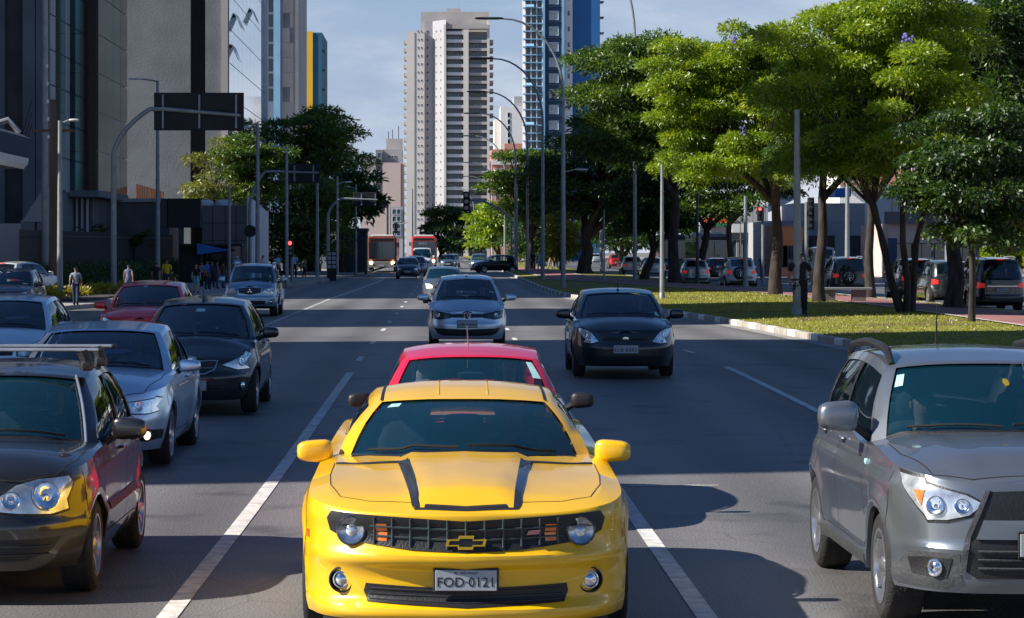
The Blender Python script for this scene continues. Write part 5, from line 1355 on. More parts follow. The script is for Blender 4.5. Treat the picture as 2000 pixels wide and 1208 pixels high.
def signal_head(parent, loc, sc=1.0, lit=None, rz=0, back=True):
    e = empty('signal_head', loc, rz, parent); mb = MB(); mb.box(-.17*sc, .17*sc, -.1, .12, -.5*sc, .5*sc, .03); mb.build('housing', M['signback'], e)
    for k in range(3):
        z = (.32-.32*k)*sc; m2 = MB(); m2.lathe([(.12*sc, -.11), (.11*sc, -.30)], 12, 'y', (0, 0, z)); m2.build('visor', M['signback'], e)
        m3 = MB(); m3.lathe([(0, -.115), (.115*sc, -.112)], 14, 'y', (0, 0, z)); m3.build('lens', M['redlit'] if lit == k else M['lens_dark'], e)
def signal(px, pyb, pts, heads, label, r=.09):
    b = gp(px, pyb); Y = b.y; r0 = tag(empty('traffic_light', b), label, 'traffic light')
    P = lambda x, y: (xat(x, Y)-b.x, 0, zat(y, Y)-b.z)
    MB().tube([(0, 0, 0)]+[P(*p) for p in pts], r, 8).build('mast', M['metal'], r0, smooth=True)
    for (x, y, sc, lit) in heads: q = P(x, y); signal_head(r0, (q[0], -.12, q[2]), sc, lit)
signal(999, 532, [(999, 428), (975, 408), (945, 394), (915, 391)], [(911, 394, 1.7, None)], 'curved mast with a dark signal head hanging over the far lanes')
signal(770, 522, [(771, 455), (776, 440), (795, 435)], [(773, 446, 1.2, None)], 'small distant signal mast right of the first bus', .07)
signal(1575, 571, [(1575, 395)], [(1583, 405, .95, None), (1583, 430, .95, None)], 'pole with black signal heads behind the thick grey pole')
signal(1490, 556, [(1490, 400)], [(1483, 418, .85, 0)], 'pole with a lit red signal left of the jacaranda trunk')
signal(570, 556, [(570, 470)], [(567, 486, 1.0, 0)], 'short pole with a lit red signal on the left sidewalk')
r0 = tag(empty('round_sign', gp(489, 558)), 'round dark sign disc on the second gantry pole', 'sign'); Y9 = r0.location.y
MB().lathe([(0, -.2), (xat(501, Y9)-xat(489, Y9), -.2), (xat(501, Y9)-xat(489, Y9), -.16), (0, -.16)], 24, 'y', (0, 0, zat(452, Y9)-r0.location.z)).build('disc', M['signback'], r0); MB().tube([(0, -.14, 0), (0, -.14, zat(440, Y9)-r0.location.z)], .05, 6).build('post', M['metal'], r0)
# bus shelter with blue cover, news boards, litter bin
b = gp(440, 558); Y = b.y; r0 = tag(empty('bus_shelter', b), 'black bus shelter with a blue canvas front where people wait', 'bus shelter'); P = lambda x, y: (xat(x, Y)-b.x, zat(y, Y)-b.z)
x0, z0 = P(345, 478); x1, z1 = P(470, 468)
MB().box(x0, x1, 1.0, 3.6, z0-.1, z0+.05, .02).build('roof', M['signback'], r0); MB().box(x0, x0+1.2, 2.0, 3.5, 0, z0-.1).build('kiosk_body', M['signback'], r0); MB().box(x0, x1, 3.5, 3.6, .2, z0-.1).build('back_wall', M['darkglass'], r0)
for x in (x0+1.3, x1-.1): MB().box(x, x+.08, 1.1, 1.18, 0, z0-.1).build('post', M['metal_dark'], r0)
q0, q1 = P(384, 476), P(442, 490); MB().prism([(q0[0], q0[1]), (q1[0], q0[1]-.35), (q1[0], q0[1]-.42), (q0[0]+.2, q0[1]-.62), (q0[0], q0[1]-.62)], .3, 1.0, 'y').build('blue_canvas', M['bluesign'], r0)
b = gp(648, 549); Y = b.y; r0 = tag(empty('notice_board', b), 'upright dark board with rows of white squares by the kerb', 'notice board'); w = 9*Y/F
MB().box(-w, w, 0, .12, 0, 58*Y/F).build('panel', M['signback'], r0)
for i in range(2):
    for k in range(4): x = -w*.85+i*w*.95; z = (56-k*8.5)*Y/F; MB().box(x, x+w*.72, -.02, -.004, z-6*Y/F, z).build('poster', M['pane_pale'], r0)
b = gp(620, 553); tag(MB().box(-.35, .35, -.2, .2, 0, .38, .05).build('planter_block', M['conc_light'], None, loc=b), 'pale concrete block at the corner of the kerb', 'block')
b = gp(705, 536); r0 = tag(empty('dark_kiosk', b), 'tall dark green kiosk wall just left of the first bus', 'kiosk'); Y = b.y
MB().box((660-705)*Y/F, (716-705)*Y/F, 1, 4, 0, (492-452)*Y/F+2.25-b.z, .03).build('body', mat('kiosk_green', (.015, .035, .04), .5), r0); MB().box((570-705)*Y/F, (718-705)*Y/F, .7, 4.3, (492-452)*Y/F+2.25-b.z, (492-446)*Y/F+2.25-b.z).build('roof', mat('kiosk_roof_blue', (.02, .07, .12), .5), r0)
for px in (585, 612, 640): MB().box((px-705)*Y/F, (px+3-705)*Y/F, 1, 1.15, 0, (492-452)*Y/F+2.25-b.z).build('post', M['metal_dark'], r0)
# far walls that close the gap under the trees
r0 = tag(empty('boundary_wall', (0, 0, 0)), 'dark boundary wall far behind the left sidewalk trees', 'wall'); MB().box(-40, -9.5, 232, 232.5, 0, 5.0).build('wall_face', M['conc_dark'], r0)
# stone bench
b = gp(1652, 600); b.z += .16; r0 = tag(empty('stone_bench', b), 'long stone bench on two dark blocks beneath the lawn trees', 'bench'); s = b.y/F
top_ = MB(); top_.box((1602-1652)*s, (1702-1652)*s, -.28, .28, .46, .56, .02); top_.build('seat', M['conc_dark'], r0)
for a, c in ((1608, 1630), (1664, 1690)): MB().box((a-1652)*s, (c-1652)*s, -.2, .2, -.05, .46, .01).build('support', M['conc_warm'], r0)
# hedge, flower bed, palms
def bush(name, label, cat, cen, rad, leaf, n, size, seed, kind=None, droop=.1, flat=1):
    r0 = tag(empty(name, cen[0]), label, cat); c0 = Vector(cen[0]); leaves([Vector(c)-c0 for c in cen], rad, n, size, M[leaf], 'foliage', r0, seed, droop=droop, aspect=.5); 
    mb = MB(); mb.tube([(0, 0, -rad[0][1]), (0, 0, 0)], [.05, .03], 5); mb.build('stem', M['bark'], r0); return r0
cen = [(-17.6+.02*k, 106+k*1.0, gz(106+k)+.75) for k in range(52)]
bush('hedge', 'long clipped dark hedge in front of the black railing', 'hedge', cen, [(.95, .75)]*52, 'leaf_dark', 22000, .16, 301)
cen = [(-15.6+.03*k+rnd.uniform(-.2, .2), 99+k*.9, gz(99)+.30) for k in range(22)]
bush('flower_bed', 'bed of low yellow green plants beside the walking man', 'flower bed', cen, [(.55, .32)]*22, 'leaf_yellow', 7000, .14, 302)
bush('shrub', 'bright round shrub at the left behind the parked cars', 'shrub', [gp(60, 560)+Vector((0, 0, 1.0)), gp(72, 560)+Vector((0, .5, 1.5))], [(1.3, 1.1), (.9, .9)], 'leaf_mid', 3500, .26, 303)
bed = MB(); bed.box(-17, -13.6, 97, 120, gz(100), gz(100)+.22, .03); tag(bed.build('bed_edging', M['hedge_soil'], None), 'dark raised edging of the flower bed on the left sidewalk', 'edging')
def palm(px, py, h, label, seed):
    b = gp(px, py); r0 = tag(empty('palm', b), label, 'palm'); g = random.Random(seed)
    MB().tube([(0, 0, 0), (.08, 0, h*.5), (0, 0, h)], [.16, .12, .11], 8).build('trunk', M['bark'], r0, smooth=True)
    for k in range(15):
        a = 2*pi*k/15+g.uniform(-.2, .2); el = g.uniform(.1, 1.1); L_ = g.uniform(1.5, 2.1); fr_ = MB(); prev = Vector((0, 0, h)); 
        for i in range(9):
            t = (i+1)/9; e = el-2.0*t*t*.8; p = prev+Vector((cos(a)*cos(e), sin(a)*cos(e), sin(e)))*L_/9
            side = Vector((-sin(a), cos(a), 0)); w = .38*sin(pi*min(1, t*.9+.1))
            for s_ in (1, -1): fr_.add([prev, prev.lerp(p, .5), p+side*s_*w+Vector((0, 0, -.2*w)), prev+side*s_*w*.9+Vector((0, 0, -.25*w))], [(0, 1, 2, 3)])
            prev = p
        fr_.build('frond', M['leaf_dark'], r0)
palm(180, 560, 2.6, 'palm with drooping fronds above the railing, left one', 1); palm(262, 558, 2.3, 'palm with drooping fronds above the railing, right one', 2)
# overhead wires on the far left
for k in range(3):
    mb = MB(); a = Vector((-17.5, 108, 7.6+k*.5)); c = Vector((-26, 150, 7+k*.5)); mb.tube([a.lerp(c, t/10)-Vector((0, 0, 1.0*sin(pi*t/10))) for t in range(11)], .018, 4); tag(mb.build('overhead_wire', M['dark']), ('lowest', 'middle', 'highest')[k]+' of the thin dark overhead wires at the far left', 'wire', 'overhead wires at the left')
# ------------------------------------------------------------------ car specifications
def mkspec(L, W, H, wb, fo, wr=.30, nz=.72, cz=.98, cy=.95, ay=None, rf=1.75, rr=None, rb=None, zB=None, belt=None, kind='hatch', wbs=None, wrs=None, sill=.20, ffs=None, **kw):
    o = -L/2; hw = W/2
    ay = ay if ay is not None else cy+.32
    rr = rr if rr is not None else (L-.55 if kind != 'sedan' else L-1.45)
    rb = rb if rb is not None else (L-.16 if kind != 'sedan' else L-.72)
    belt = belt or (.92, 1.0)
    zB = zB if zB is not None else (belt[1]+.02)
    wbs = wbs or hw-.09; wrs = wrs or hw*.68
    sh = [(o, nz), (o+.18, nz+.04), (o+fo, (nz+cz)/2+.0), (o+cy, cz-.09), (o+ay+.1, belt[0]), (o+L*.6, belt[1]-.02), (o+L-.6, belt[1]), (o+L, belt[1]-.03 if kind != 'sedan' else belt[1]-.03)]
    ce = [(o, nz), (o+.12, nz+.055), (o+.45, nz+.12+(cz-nz)*.25), (o+cy, cz), (o+rf, cz+.02), (o+L-.9, belt[1]+.05), (o+L-.25, belt[1]+.04), (o+L, belt[1]-.03)]
    if kind == 'sedan':
        pil = [(o+ay, o+rf+.06, 'w0'), (o+ay+1.02, o+rf+.85, 'b'), (o+ay+1.09, o+rf+.92, 'w1'), (o+ay+1.98, o+rf+1.45, 'q'), (o+rb-.10, o+rr+.02, 'q')]
        pil[-1] = (o+rb-.12, o+rr, 'q')
        if pil[-2][1] > o+rr-.05: pil[-2] = (pil[-2][0], o+rr-.12, 'q')
    else:
        m = ay+(rr+.12-ay)*.48
        pil = [(o+ay, o+rf+.06, 'w0'), (o+m, o+m+.08, 'b'), (o+m+.07, o+m+.15, 'w1'), (o+rb-.42, o+rr-.22, 'q' if kind == 'hatch' else 'b'), (o+rb-.06, o+rr+.02, 'q')]
        if kind == 'suv': pil = [(o+ay, o+rf+.06, 'w0'), (o+m-.15, o+m-.05, 'b'), (o+m-.08, o+m+.02, 'w1'), (o+m+.80, o+m+.72, 'b'), (o+m+.87, o+m+.79, 'w2'), (o+rb-.22, o+rr-.16, 'q'), (o+rb-.05, o+rr+.02, 'q')]
    d = dict(L=L, W=W, H=H, wb=wb, fo=fo, wr=wr, ra=wr+.055, sill=sill, sill_f=sill+.0, sill_r=sill+.04, shoulder=sh, center=ce,
             side=[(.15, .10), (.28, .055), (.42, .02), (.6, .0), (.75, .008), (.88, .03), (1.1, .075)],
             front=ffs or [(.15, .12), (.24, .04), (.38, .0), (.5, .0), (.58, .03), (nz-.02, .07), (nz+.1, .14), (1.2, .3)],
             rear=[(.15, .12), (.3, .02), (.5, .0), (.62, .02), (.8, .06), (1.0, .10), (1.2, .16)],
             doors=[(o+ay-.12, o+m_ if False else o+ay+.98), (o+ay+.98, o+ay+1.85)],
             gh=dict(wb=wbs, wr=wrs, wr2=wrs-.03, wb2=wbs-.04, yw0=o+cy, yA=o+ay, yR0=o+rf, pillars=pil, yB0=o+rb+.0, zB0=zB, yR1=o+rr+.06,
                     roof=[(o+rf-.02, H-.075), (o+rf+.5, H-.01), (o+(rf+rr)/2, H), (o+rr+.1, H-.06)]))
    if kind == 'sedan': d['deck'] = True
    d.update(kw); return d

def plain_face(c, mk=None, grille=True, lamp='hatch', fog=True):
    """lamps, grille, bumper openings for an ordinary hatchback"""
    pass

# ---- 1. yellow coupe
def build_camaro():
    o = -2.42
    def hoodfn(x, y):
        t = (y-(-2.38))/(1.45)
        if t < 0 or t > 1.35: return 0
        w = .27+.10*t
        e = 1/(1+math.exp((x-w)/.010))
        h = .032*min(1, t*5)*e + .012*max(0, 1-x/.26)*min(1, t*3)*e
        return h + .02*math.exp(-((x-.80)/.08)**2)*min(1, t*2)
    sp = dict(L=4.84, W=1.918, H=1.376, wb=2.852, fo=.93, wr=.36, ra=.405, sill=.20, sill_f=.17, sill_r=.24, af=.80, nf=3.3, rows=34, ar=.9, nr=3.0, flare=.022, vnose=.07,
              shoulder=[(o, .775), (o+.2, .80), (o+.9, .885), (o+1.6, .915), (o+2.6, .95), (o+3.4, 1.01), (o+4.2, 1.03), (o+4.84, .97)],
              center=[(o, .775), (o+.09, .80), (o+.35, .865), (o+.9, .925), (o+1.5, .975), (o+2.2, 1.02), (o+4.1, 1.06), (o+4.6, 1.05), (o+4.84, .97)],
              side=[(.15, .04), (.28, .02), (.42, .012), (.6, .006), (.72, .0), (.82, .012), (.9, .04), (1.05, .11)],
              front=[(.13, .10), (.17, .035), (.205, -.005), (.235, -.005), (.265, .035), (.30, .075), (.40, .070), (.455, .045), (.515, -.008), (.54, -.008), (.565, .02), (.66, .055), (.74, .035), (.765, .035), (.80, .075), (.9, .15)],
              rear=[(.2, .1), (.4, 0), (.6, .02), (.8, .03), (1.0, .06)], doors=[(o+1.72, o+3.15)], hood_f=.90, hood_start=.10, hoodfn=hoodfn, crown_k=3.2, bumper_z=.80, deck=True,
              win=.012, rimf=.74,
              gh=dict(wb=.80, wr=.575, wr2=.55, wb2=.74, wbm=.84, yw0=o+1.42, yA=o+1.86, yR0=o+2.30, bowr=.10, bulge=1.2,
                      pillars=[(o+1.86, o+2.42, 'w0'), (o+3.10, o+3.05, 'b'), (o+3.16, o+3.11, 'w1'), (o+3.62, o+3.33, 'q'), (o+4.22, o+3.52, 'q')],
                      yB0=o+4.32, zB0=1.075, yR1=o+3.50, roof=[(o+2.28, 1.30), (o+2.65, 1.36), (o+2.95, 1.376), (o+3.6, 1.335)]))
    pm = paint('yellow_paint', (.84, .47, .001), metal=.0, rough=.36)
    c = CarBuild(sp, 'yellow muscle coupe with black hood stripes in the front row of the middle lane', 'car', 'sports_car', loc=(.11, 14.4+2.42), paintmat=pm)
    c.shell(glass2=M['glass_dark']); sh = c.sh
    fs = lambda pts: c.fpoly(pts)
    # grille band: a dark mouth right across
    mouth = [(-.80, .735), (-.78, .775), (-.4, .757), (0, .735), (.4, .757), (.78, .775), (.80, .735), (.79, .665), (.70, .622), (.3, .572), (0, .560), (-.3, .572), (-.70, .622), (-.79, .665)]
    g = c.patch('grille', fs(mouth), M['black'], lift=.007, one=True, step=.035)[0]
    # raised yellow lip around the mouth is the body itself; grille net
    net = MB()
    def wp(x, z, l): p = sh.wall(c.front_s(abs(x)), z, l); return Vector((math.copysign(p.x, x), p.y, p.z))
    for x in [k*.105 for k in range(-5, 6)]:
        zt = .745+.02*abs(x); zb = .566+.055*abs(x)
        net.tube([wp(x, zb+.01, .012), wp(x, (zb+zt)/2, .014), wp(x, zt-.005, .012)], .0065, 5)
    for q in (.33, .66):
        net.tube([wp(x/20, (.566+.055*abs(x/20))*(1-q)+(.745+.02*abs(x/20))*q, .013) for x in range(-11, 12)], .0065, 5)
    net.build('grille_bar', mat('grille_grey', (.06, .08, .085), .35, .3), g, smooth=True)
    for sd in (1, -1):
        # headlamp
        cx, cz = .655*sd, .672
        p = wp(cx, cz, .030); h = empty('headlight', p, 0, c.root)
        n = Vector((.20*sd, -1, .05)).normalized(); h.rotation_euler = n.to_track_quat('-Y', 'Z').to_euler()
        mb = MB(); mb.lathe([(.086, .02), (.086, -.002), (.078, -.006), (.074, .0)], 28, 'y'); mb.build('lamp_ring', M['lens_dark'], h, smooth=True)
        mb = MB(); mb.lathe([(.074, -.002), (.055, .004), (.034, .010), (.033, .014)], 28, 'y'); mb.build('reflector', M['bulb_dim'], h, smooth=True)
        mb = MB(); mb.lathe([(0, -.004), (.02, -.001), (.033, .008), (.034, .014)], 20, 'y'); mb.build('projector_lens', M['lens'], h, smooth=True)
        c_ = MB(); c_.box(-.068, .068, -.005, -.003, .024, .029); c_.build('bulb_bar', M['lens_dark'], h)
        am = c.patch('turn_signal', [(math.copysign(c.front_s(abs(x)), x), z) for x, z in (((.525*sd), .715), ((.455*sd), .715), ((.452*sd), .675), ((.525*sd), .672))], M['amber'], lift=.010, one=True)
        am = c.patch('turn_signal', [(math.copysign(c.front_s(abs(x)), x), z) for x, z in (((.53*sd), .668), ((.45*sd), .668), ((.455*sd), .618), ((.52*sd), .622))], M['amber'], lift=.010, one=True)
        # fog lamp in a round well
        p = wp(.735*sd, .385, .0); f = empty('fog_lamp', p, 0, c.root); n = Vector((.25*sd, -1, .0)).normalized(); f.rotation_euler = n.to_track_quat('-Y', 'Z').to_euler()
        mb = MB(); mb.lathe([(.078, .02), (.074, -.016), (.066, -.018), (.062, .012), (0, .012)], 26, 'y'); mb.build('fog_bezel', M['black'], f, smooth=True)
        mb = MB(); mb.lathe([(0, -.018), (.025, -.015), (.040, -.004), (.044, .012)], 22, 'y'); mb.build('fog_lens', M['bulb'], f, smooth=True)
        mb = MB(); mb.lathe([(.05, .005), (.05, -.012), (.043, -.014), (.042, .005)], 22, 'y'); mb.build('fog_ring', M['chrome'], f, smooth=True)
        # side marker
        c.patch('side_marker', [((sh.s_of_y(o+.42))*sd, .60), (sh.s_of_y(o+.49)*sd, .60), (sh.s_of_y(o+.49)*sd, .645), (sh.s_of_y(o+.42)*sd, .645)], M['amber'], lift=.004, one=True)
    low = c.patch('lower_grille', fs([(-.585, .375), (-.3, .362), (0, .352), (.3, .362), (.59, .375), (.60, .33), (.57, .275), (.3, .262), (0, .252), (-.3, .262), (-.57, .275), (-.60, .33)]), M['black'], lift=.007, one=True, step=.04)[0]
    mb = MB()
    for z in (.285, .315, .345):
        mb.tube([wp(x/10*.56, z-.01+.015*abs(x/10), .010) for x in range(-10, 11)], .005, 5)
    mb.build('grille_slat', mat('slat_dark', (.03, .03, .035), .4), low, smooth=True)
    # splitter
    mb = MB(); mb.tube([wp(x/10*.86, .155, -.02) for x in range(-10, 11)], .022, 6); mb.build('front_splitter', M['black'], c.root, smooth=True)
    # hood vent slot and stripes
    c.hpatch('hood_vent', [(-.235, o+.085), (0, o+.055), (.235, o+.085), (.23, o+.115), (0, o+.085), (-.23, o+.115)], M['dark'], lift=.006)
    st = mat('satin_black_stripe', (.022, .022, .024), .35, coat=.6)
    c.hpatch('hood_stripe', [(.345, -1.14), (.41, -1.12), (.308, -2.30), (.29, -2.355), (.268, -2.355)], st, lift=.010, mirror=True)
    c.hpatch('hood_stripe', [(.40, -1.10), (.40, -1.14), (.60, -1.12), (.79, -1.05), (.79, -1.03), (.60, -1.09)], st, lift=.010, mirror=True)
    c.hpatch('hood_stripe', [(-.29, -2.36), (0, -2.385), (.29, -2.36), (.29, -2.345), (0, -2.37), (-.29, -2.345)], st, lift=.008)
    c.seam_hood([(.80, -1.0), (.805, -1.5), (.79, -1.8), (.72, -2.08), (.55, -2.20), (.30, -2.25)], .005)
    c.seam_wall([(o+1.72, .35), (o+1.70, .6), (o+1.74, .9)]); c.seam_wall([(o+3.15, .35), (o+3.2, .6), (o+3.15, .98)])
    c.seam_wall([(o+.55, .28), (o+.5, .5), (o+.50, .76)])
    # roof seams, dark strip between roof skin and pillars
    for sd in (1, -1):
        mb = MB(); row = []
        for k in range(13):
            y = o+2.36+1.1*k/12; w = np.interp(y, [o+2.3, o+3.5], [.575-.03, .52]); 
            for dx in (0, .018): x = w-dx; row.append((x*sd, y, sh.roofz(x, y, .58)+.004))
        mb.add(row, [(2*k, 2*k+1, 2*k+3, 2*k+2) for k in range(12)]); mb.build('roof_seam', M['black'], c.root)
    # two soft creases in the roof skin
    for sd in (1, -1):
        mb = MB(); mb.tube([(.16*sd, o+2.36+1.1*k/8, sh.roofz(.16, o+2.36+1.1*k/8, .58)-.004) for k in range(9)], .009, 6); mb.build('roof_crease', c.pm, c.root, smooth=True)
    c.plate('FOD·0121', y_off=.035, z=.405, wid=.345, hgt=.115, head='SP · SAO PAULO')
    # bow tie emblem
    p = wp(0, .625, .03); e = empty('emblem', p, 0, c.root)
    bt = [(-.115, -.026), (-.105, .012), (-.045, .012), (-.040, .032), (.045, .032), (.042, .012), (.115, .012), (.105, -.026), (.043, -.026), (.038, -.045), (-.045, -.045), (-.048, -.026)]
    def scl(k): return [(x*k[0], z*k[1]-.004) for x, z in bt]
    n = len(bt); outer = [(x, z-.0) for x, z in bt]; inner = []
    for x, z in bt: inner.append((x*.86, (z+.006)*.60-.006))
    mb = MB(); vs = [(x, -.010, z) for x, z in outer]+[(x, -.010, z) for x, z in inner]+[(x, .012, z) for x, z in outer]
    mb.add(vs, [(i, (i+1) % n, n+(i+1) % n, n+i) for i in range(n)]+[(i, 2*n+i, 2*n+(i+1) % n, (i+1) % n) for i in range(n)]); mb.build('emblem_outline', M['gold'], e)
    mb = MB(); mb.prism(inner, -.006, .01, 'y'); mb.build('emblem_fill', M['black'], e)
    # small red and silver badge
    b = c.patch('badge', [(math.copysign(c.front_s(abs(x)), x), z) for x, z in ((.345, .655), (.415, .66), (.425, .685), (.355, .680))], M['emblemred'], lift=.022, one=True)
    c.mirror(.945, -.56, .985, .115, .075, .07, arm=pm)
    c.wheels(M['alloy_dark'], 5, w=.245); c.seats(); c.wipers()
    # interior mirror, stickers
    mb = MB(); q = sh.wind(0, .86, -.09); mb.sell((0, q.y, q.z-.03), (.13, .02, .04), .6, 12, 7); mb.build('rear_view_mirror', M['black'], c.root, smooth=True)
    c.wpatch('windscreen_sticker', [(-.80, .82), (-.68, .83), (-.67, .90), (-.78, .90)], M['sticker']); c.wpatch('windscreen_sticker', [(.62, .88), (.69, .88), (.69, .92), (.62, .92)], M['sticker'])
    c.wpatch('inspection_sticker', circ(.875, .13, .022, 12, .035), M['sticker'])
    c.finish(); return c


def hatch_face(c, lamp, mouth=None, low=None, fog=None, mouthmat=None, lowmat=None, lampmat=None, circles=(), amber=None, lit=False, fogm=None, bars=0, barm=None):
    """front fittings. points (a, z): a < 5 is half width x on the nose, a >= 10 is 10 + distance behind the nose along the flank"""
    sh = c.sh
    def S(a): 
        sg = -1 if a < 0 else 1; a = abs(a)
        return sg*(sh.s_of_y(sh.yf+a-10) if a >= 10 else c.front_s(a))
    def W(pts, sd=1): return [(S(a)*sd, z) for a, z in pts]
    def full(p): return [(-x, z) for x, z in p[::-1] if x > 0] + list(p)
    if mouth:
        g = c.patch('grille', W(full(mouth)), mouthmat or M['black'], lift=.004, one=True, step=.06)[0]
        zt = [z for x, z in mouth]; z0, z1 = min(zt), max(zt); xm = max(x for x, z in mouth)
        for k in range(bars):
            z = z0+(z1-z0)*(k+1)/(bars+1); mb = MB()
            pts = []
            for q in range(-8, 9):
                x = q/8*xm*.93; p = sh.wall(c.front_s(abs(x)), z, .012); pts.append((math.copysign(p.x, x), p.y, p.z))
            mb.tube(pts, .008, 5); mb.build('grille_bar', barm or M['lens_dark'], g, smooth=True)
    if low:
        lo = c.patch('lower_grille', W(full(low)), lowmat or M['black'], lift=.003, one=True, step=.06)[0]
        zt = [z for x, z in low]; z0, z1 = min(zt), max(zt); xm = max(x for x, z in low)
        for k in range(2):
            z = z0+(z1-z0)*(k+1)/3; mb = MB(); pts = []
            for q in range(-8, 9):
                x = q/8*xm*.9; p = sh.wall(c.front_s(abs(x)), z, .009); pts.append((math.copysign(p.x, x), p.y, p.z))
            mb.tube(pts, .005, 5); mb.build('grille_slat', M['lens_dark'], lo, smooth=True)
    for sd in (1, -1):
        wl_ = W(lamp, 1); mx_, mz_ = sum(a for a, z in wl_)/len(wl_), sum(z for a, z in wl_)/len(wl_)
        c.patch('lamp_surround', [((mx_+(a-mx_)*1.10)*sd, mz_+(z-mz_)*1.16) for a, z in wl_], M['black'], lift=.004, one=True, step=.04)
        L_ = c.patch('headlight', W(lamp, sd), lampmat or M['lens'], lift=.008, one=True, step=.03)[0]
        for q, (a, z, r, mm) in enumerate(circles):
            S_ = S(a); p = sh.wall(S_, z, .010); x, y, nx, ny = sh.plan(S_)
            e = empty('lamp_reflector', (p.x*sd, p.y, p.z), 0, c.root)
            n = Vector((nx*sd, ny, .25)).normalized(); e.rotation_euler = n.to_track_quat('-Y', 'Z').to_euler()
            mb = MB(); mb.lathe([(r, .008), (r*.98, -.006), (r*.9, -.008), (r*.82, .0)], 22, 'y'); mb.build('lamp_ring', M['chrome'], e, smooth=True)
            mb = MB(); mb.lathe([(r*.84, -.002), (r*.5, .0), (r*.34, .006), (.002, -.002)], 20, 'y'); mb.build('lamp_bowl', mm, e, smooth=True)
        if amber: c.patch('turn_signal', W(amber, sd), M['amber'], lift=.014, one=True)
        if fog:
            S_ = S(fog[0]); p = sh.wall(S_, fog[1], .006); x, y, nx, ny = sh.plan(S_)
            e = empty('fog_lamp', (p.x*sd, p.y, p.z), 0, c.root); n = Vector((nx*sd, ny, 0)).normalized(); e.rotation_euler = n.to_track_quat('-Y', 'Z').to_euler()
            mb = MB(); mb.lathe([(.07, .02), (.066, -.006), (.05, -.008), (.048, .006)], 22, 'y'); mb.build('fog_bezel', M['black'], e, smooth=True)
            mb = MB(); mb.lathe([(.05, .004), (.03, -.006), (0, -.010)], 18, 'y'); mb.build('fog_lens', fogm or M['bulb'], e, smooth=True)

def door_lines(c, handles=True, two=True, hm=None):
    sh = c.sh; d = c.sp['doors']; z0 = c.sp['sill']+.12
    def top(y): return sh.zs(y)-.005
    (a0, a1), (b0, b1) = d[0], d[1] if len(d) > 1 else (d[0][1], d[0][1])
    c.seam_wall([(a0, z0+.05), (a0-.02, .55), (a0+.03, top(a0))]); c.seam_wall([(a1, z0), (a1+.03, .6), (a1, top(a1))])
    c.seam_wall([(a0, z0+.05), (a0+.08, z0), (a1, z0)])
    if two: c.seam_wall([(a1, z0), (b1-.28, z0), (b1-.12, z0+.22), (b1-.02, .75), (b1-.02, top(b1))])
    if handles: c.handles([a1-.14]+([b1-.16] if two else []), sh.zs(a1)-.11, hm)
    x = .72*sh.wh*.98; cy = c.sp['gh']['yw0']
    c.seam_hood([(sh.wh*.86, cy+.02), (sh.wh*.85, cy-.4), (sh.wh*.74, sh.yf+.22), (sh.wh*.5, sh.yf+.12), (0, sh.yf+.10)], .007)
    c.seam_wall([(sh.ya-.30, .50), (sh.ya-.32, sh.zs(sh.ya-.3)-.04)])

def ant(c, y=.0, h=.22, lean=-.06):
    z = c.sh.roofz(0, y, 1); mb = MB(); mb.tube([(0, y, z-.02), (0, y+lean, z+h)], [.008, .004], 6); mb.sell((0, y, z+.005), (.02, .035, .015), .7, 8, 5); mb.build('antenna', M['black'], c.root, smooth=True)

def roundel(c, z, r=.07, kind='vw'):
    p = c.sh.wall(0, z, .016); e = empty('emblem', p, 0, c.root)
    mb = MB(); n = 24
    mb.lathe([(r, .01), (r, -.004), (r*.86, -.004), (r*.86, .01)], n, 'y')
    if kind == 'vw':
        for a, b in (((-.42, .72), (0, .05)), ((.42, .72), (0, .05)), ((-.82, .3), (-.42, -.70)), ((.82, .3), (.42, -.70)), ((-.42, -.70), (0, .05)), ((.42, -.70), (0, .05))):
            mb.tube([(a[0]*r, -.002, a[1]*r), (b[0]*r, -.002, b[1]*r)], r*.075, 5)
    mb.build('emblem_ring', M['chrome'], e, smooth=True)
    b = MB(); b.lathe([(0, .0), (r*.9, .0)], n, 'y'); b.build('emblem_back', M['lens_dark'], e)

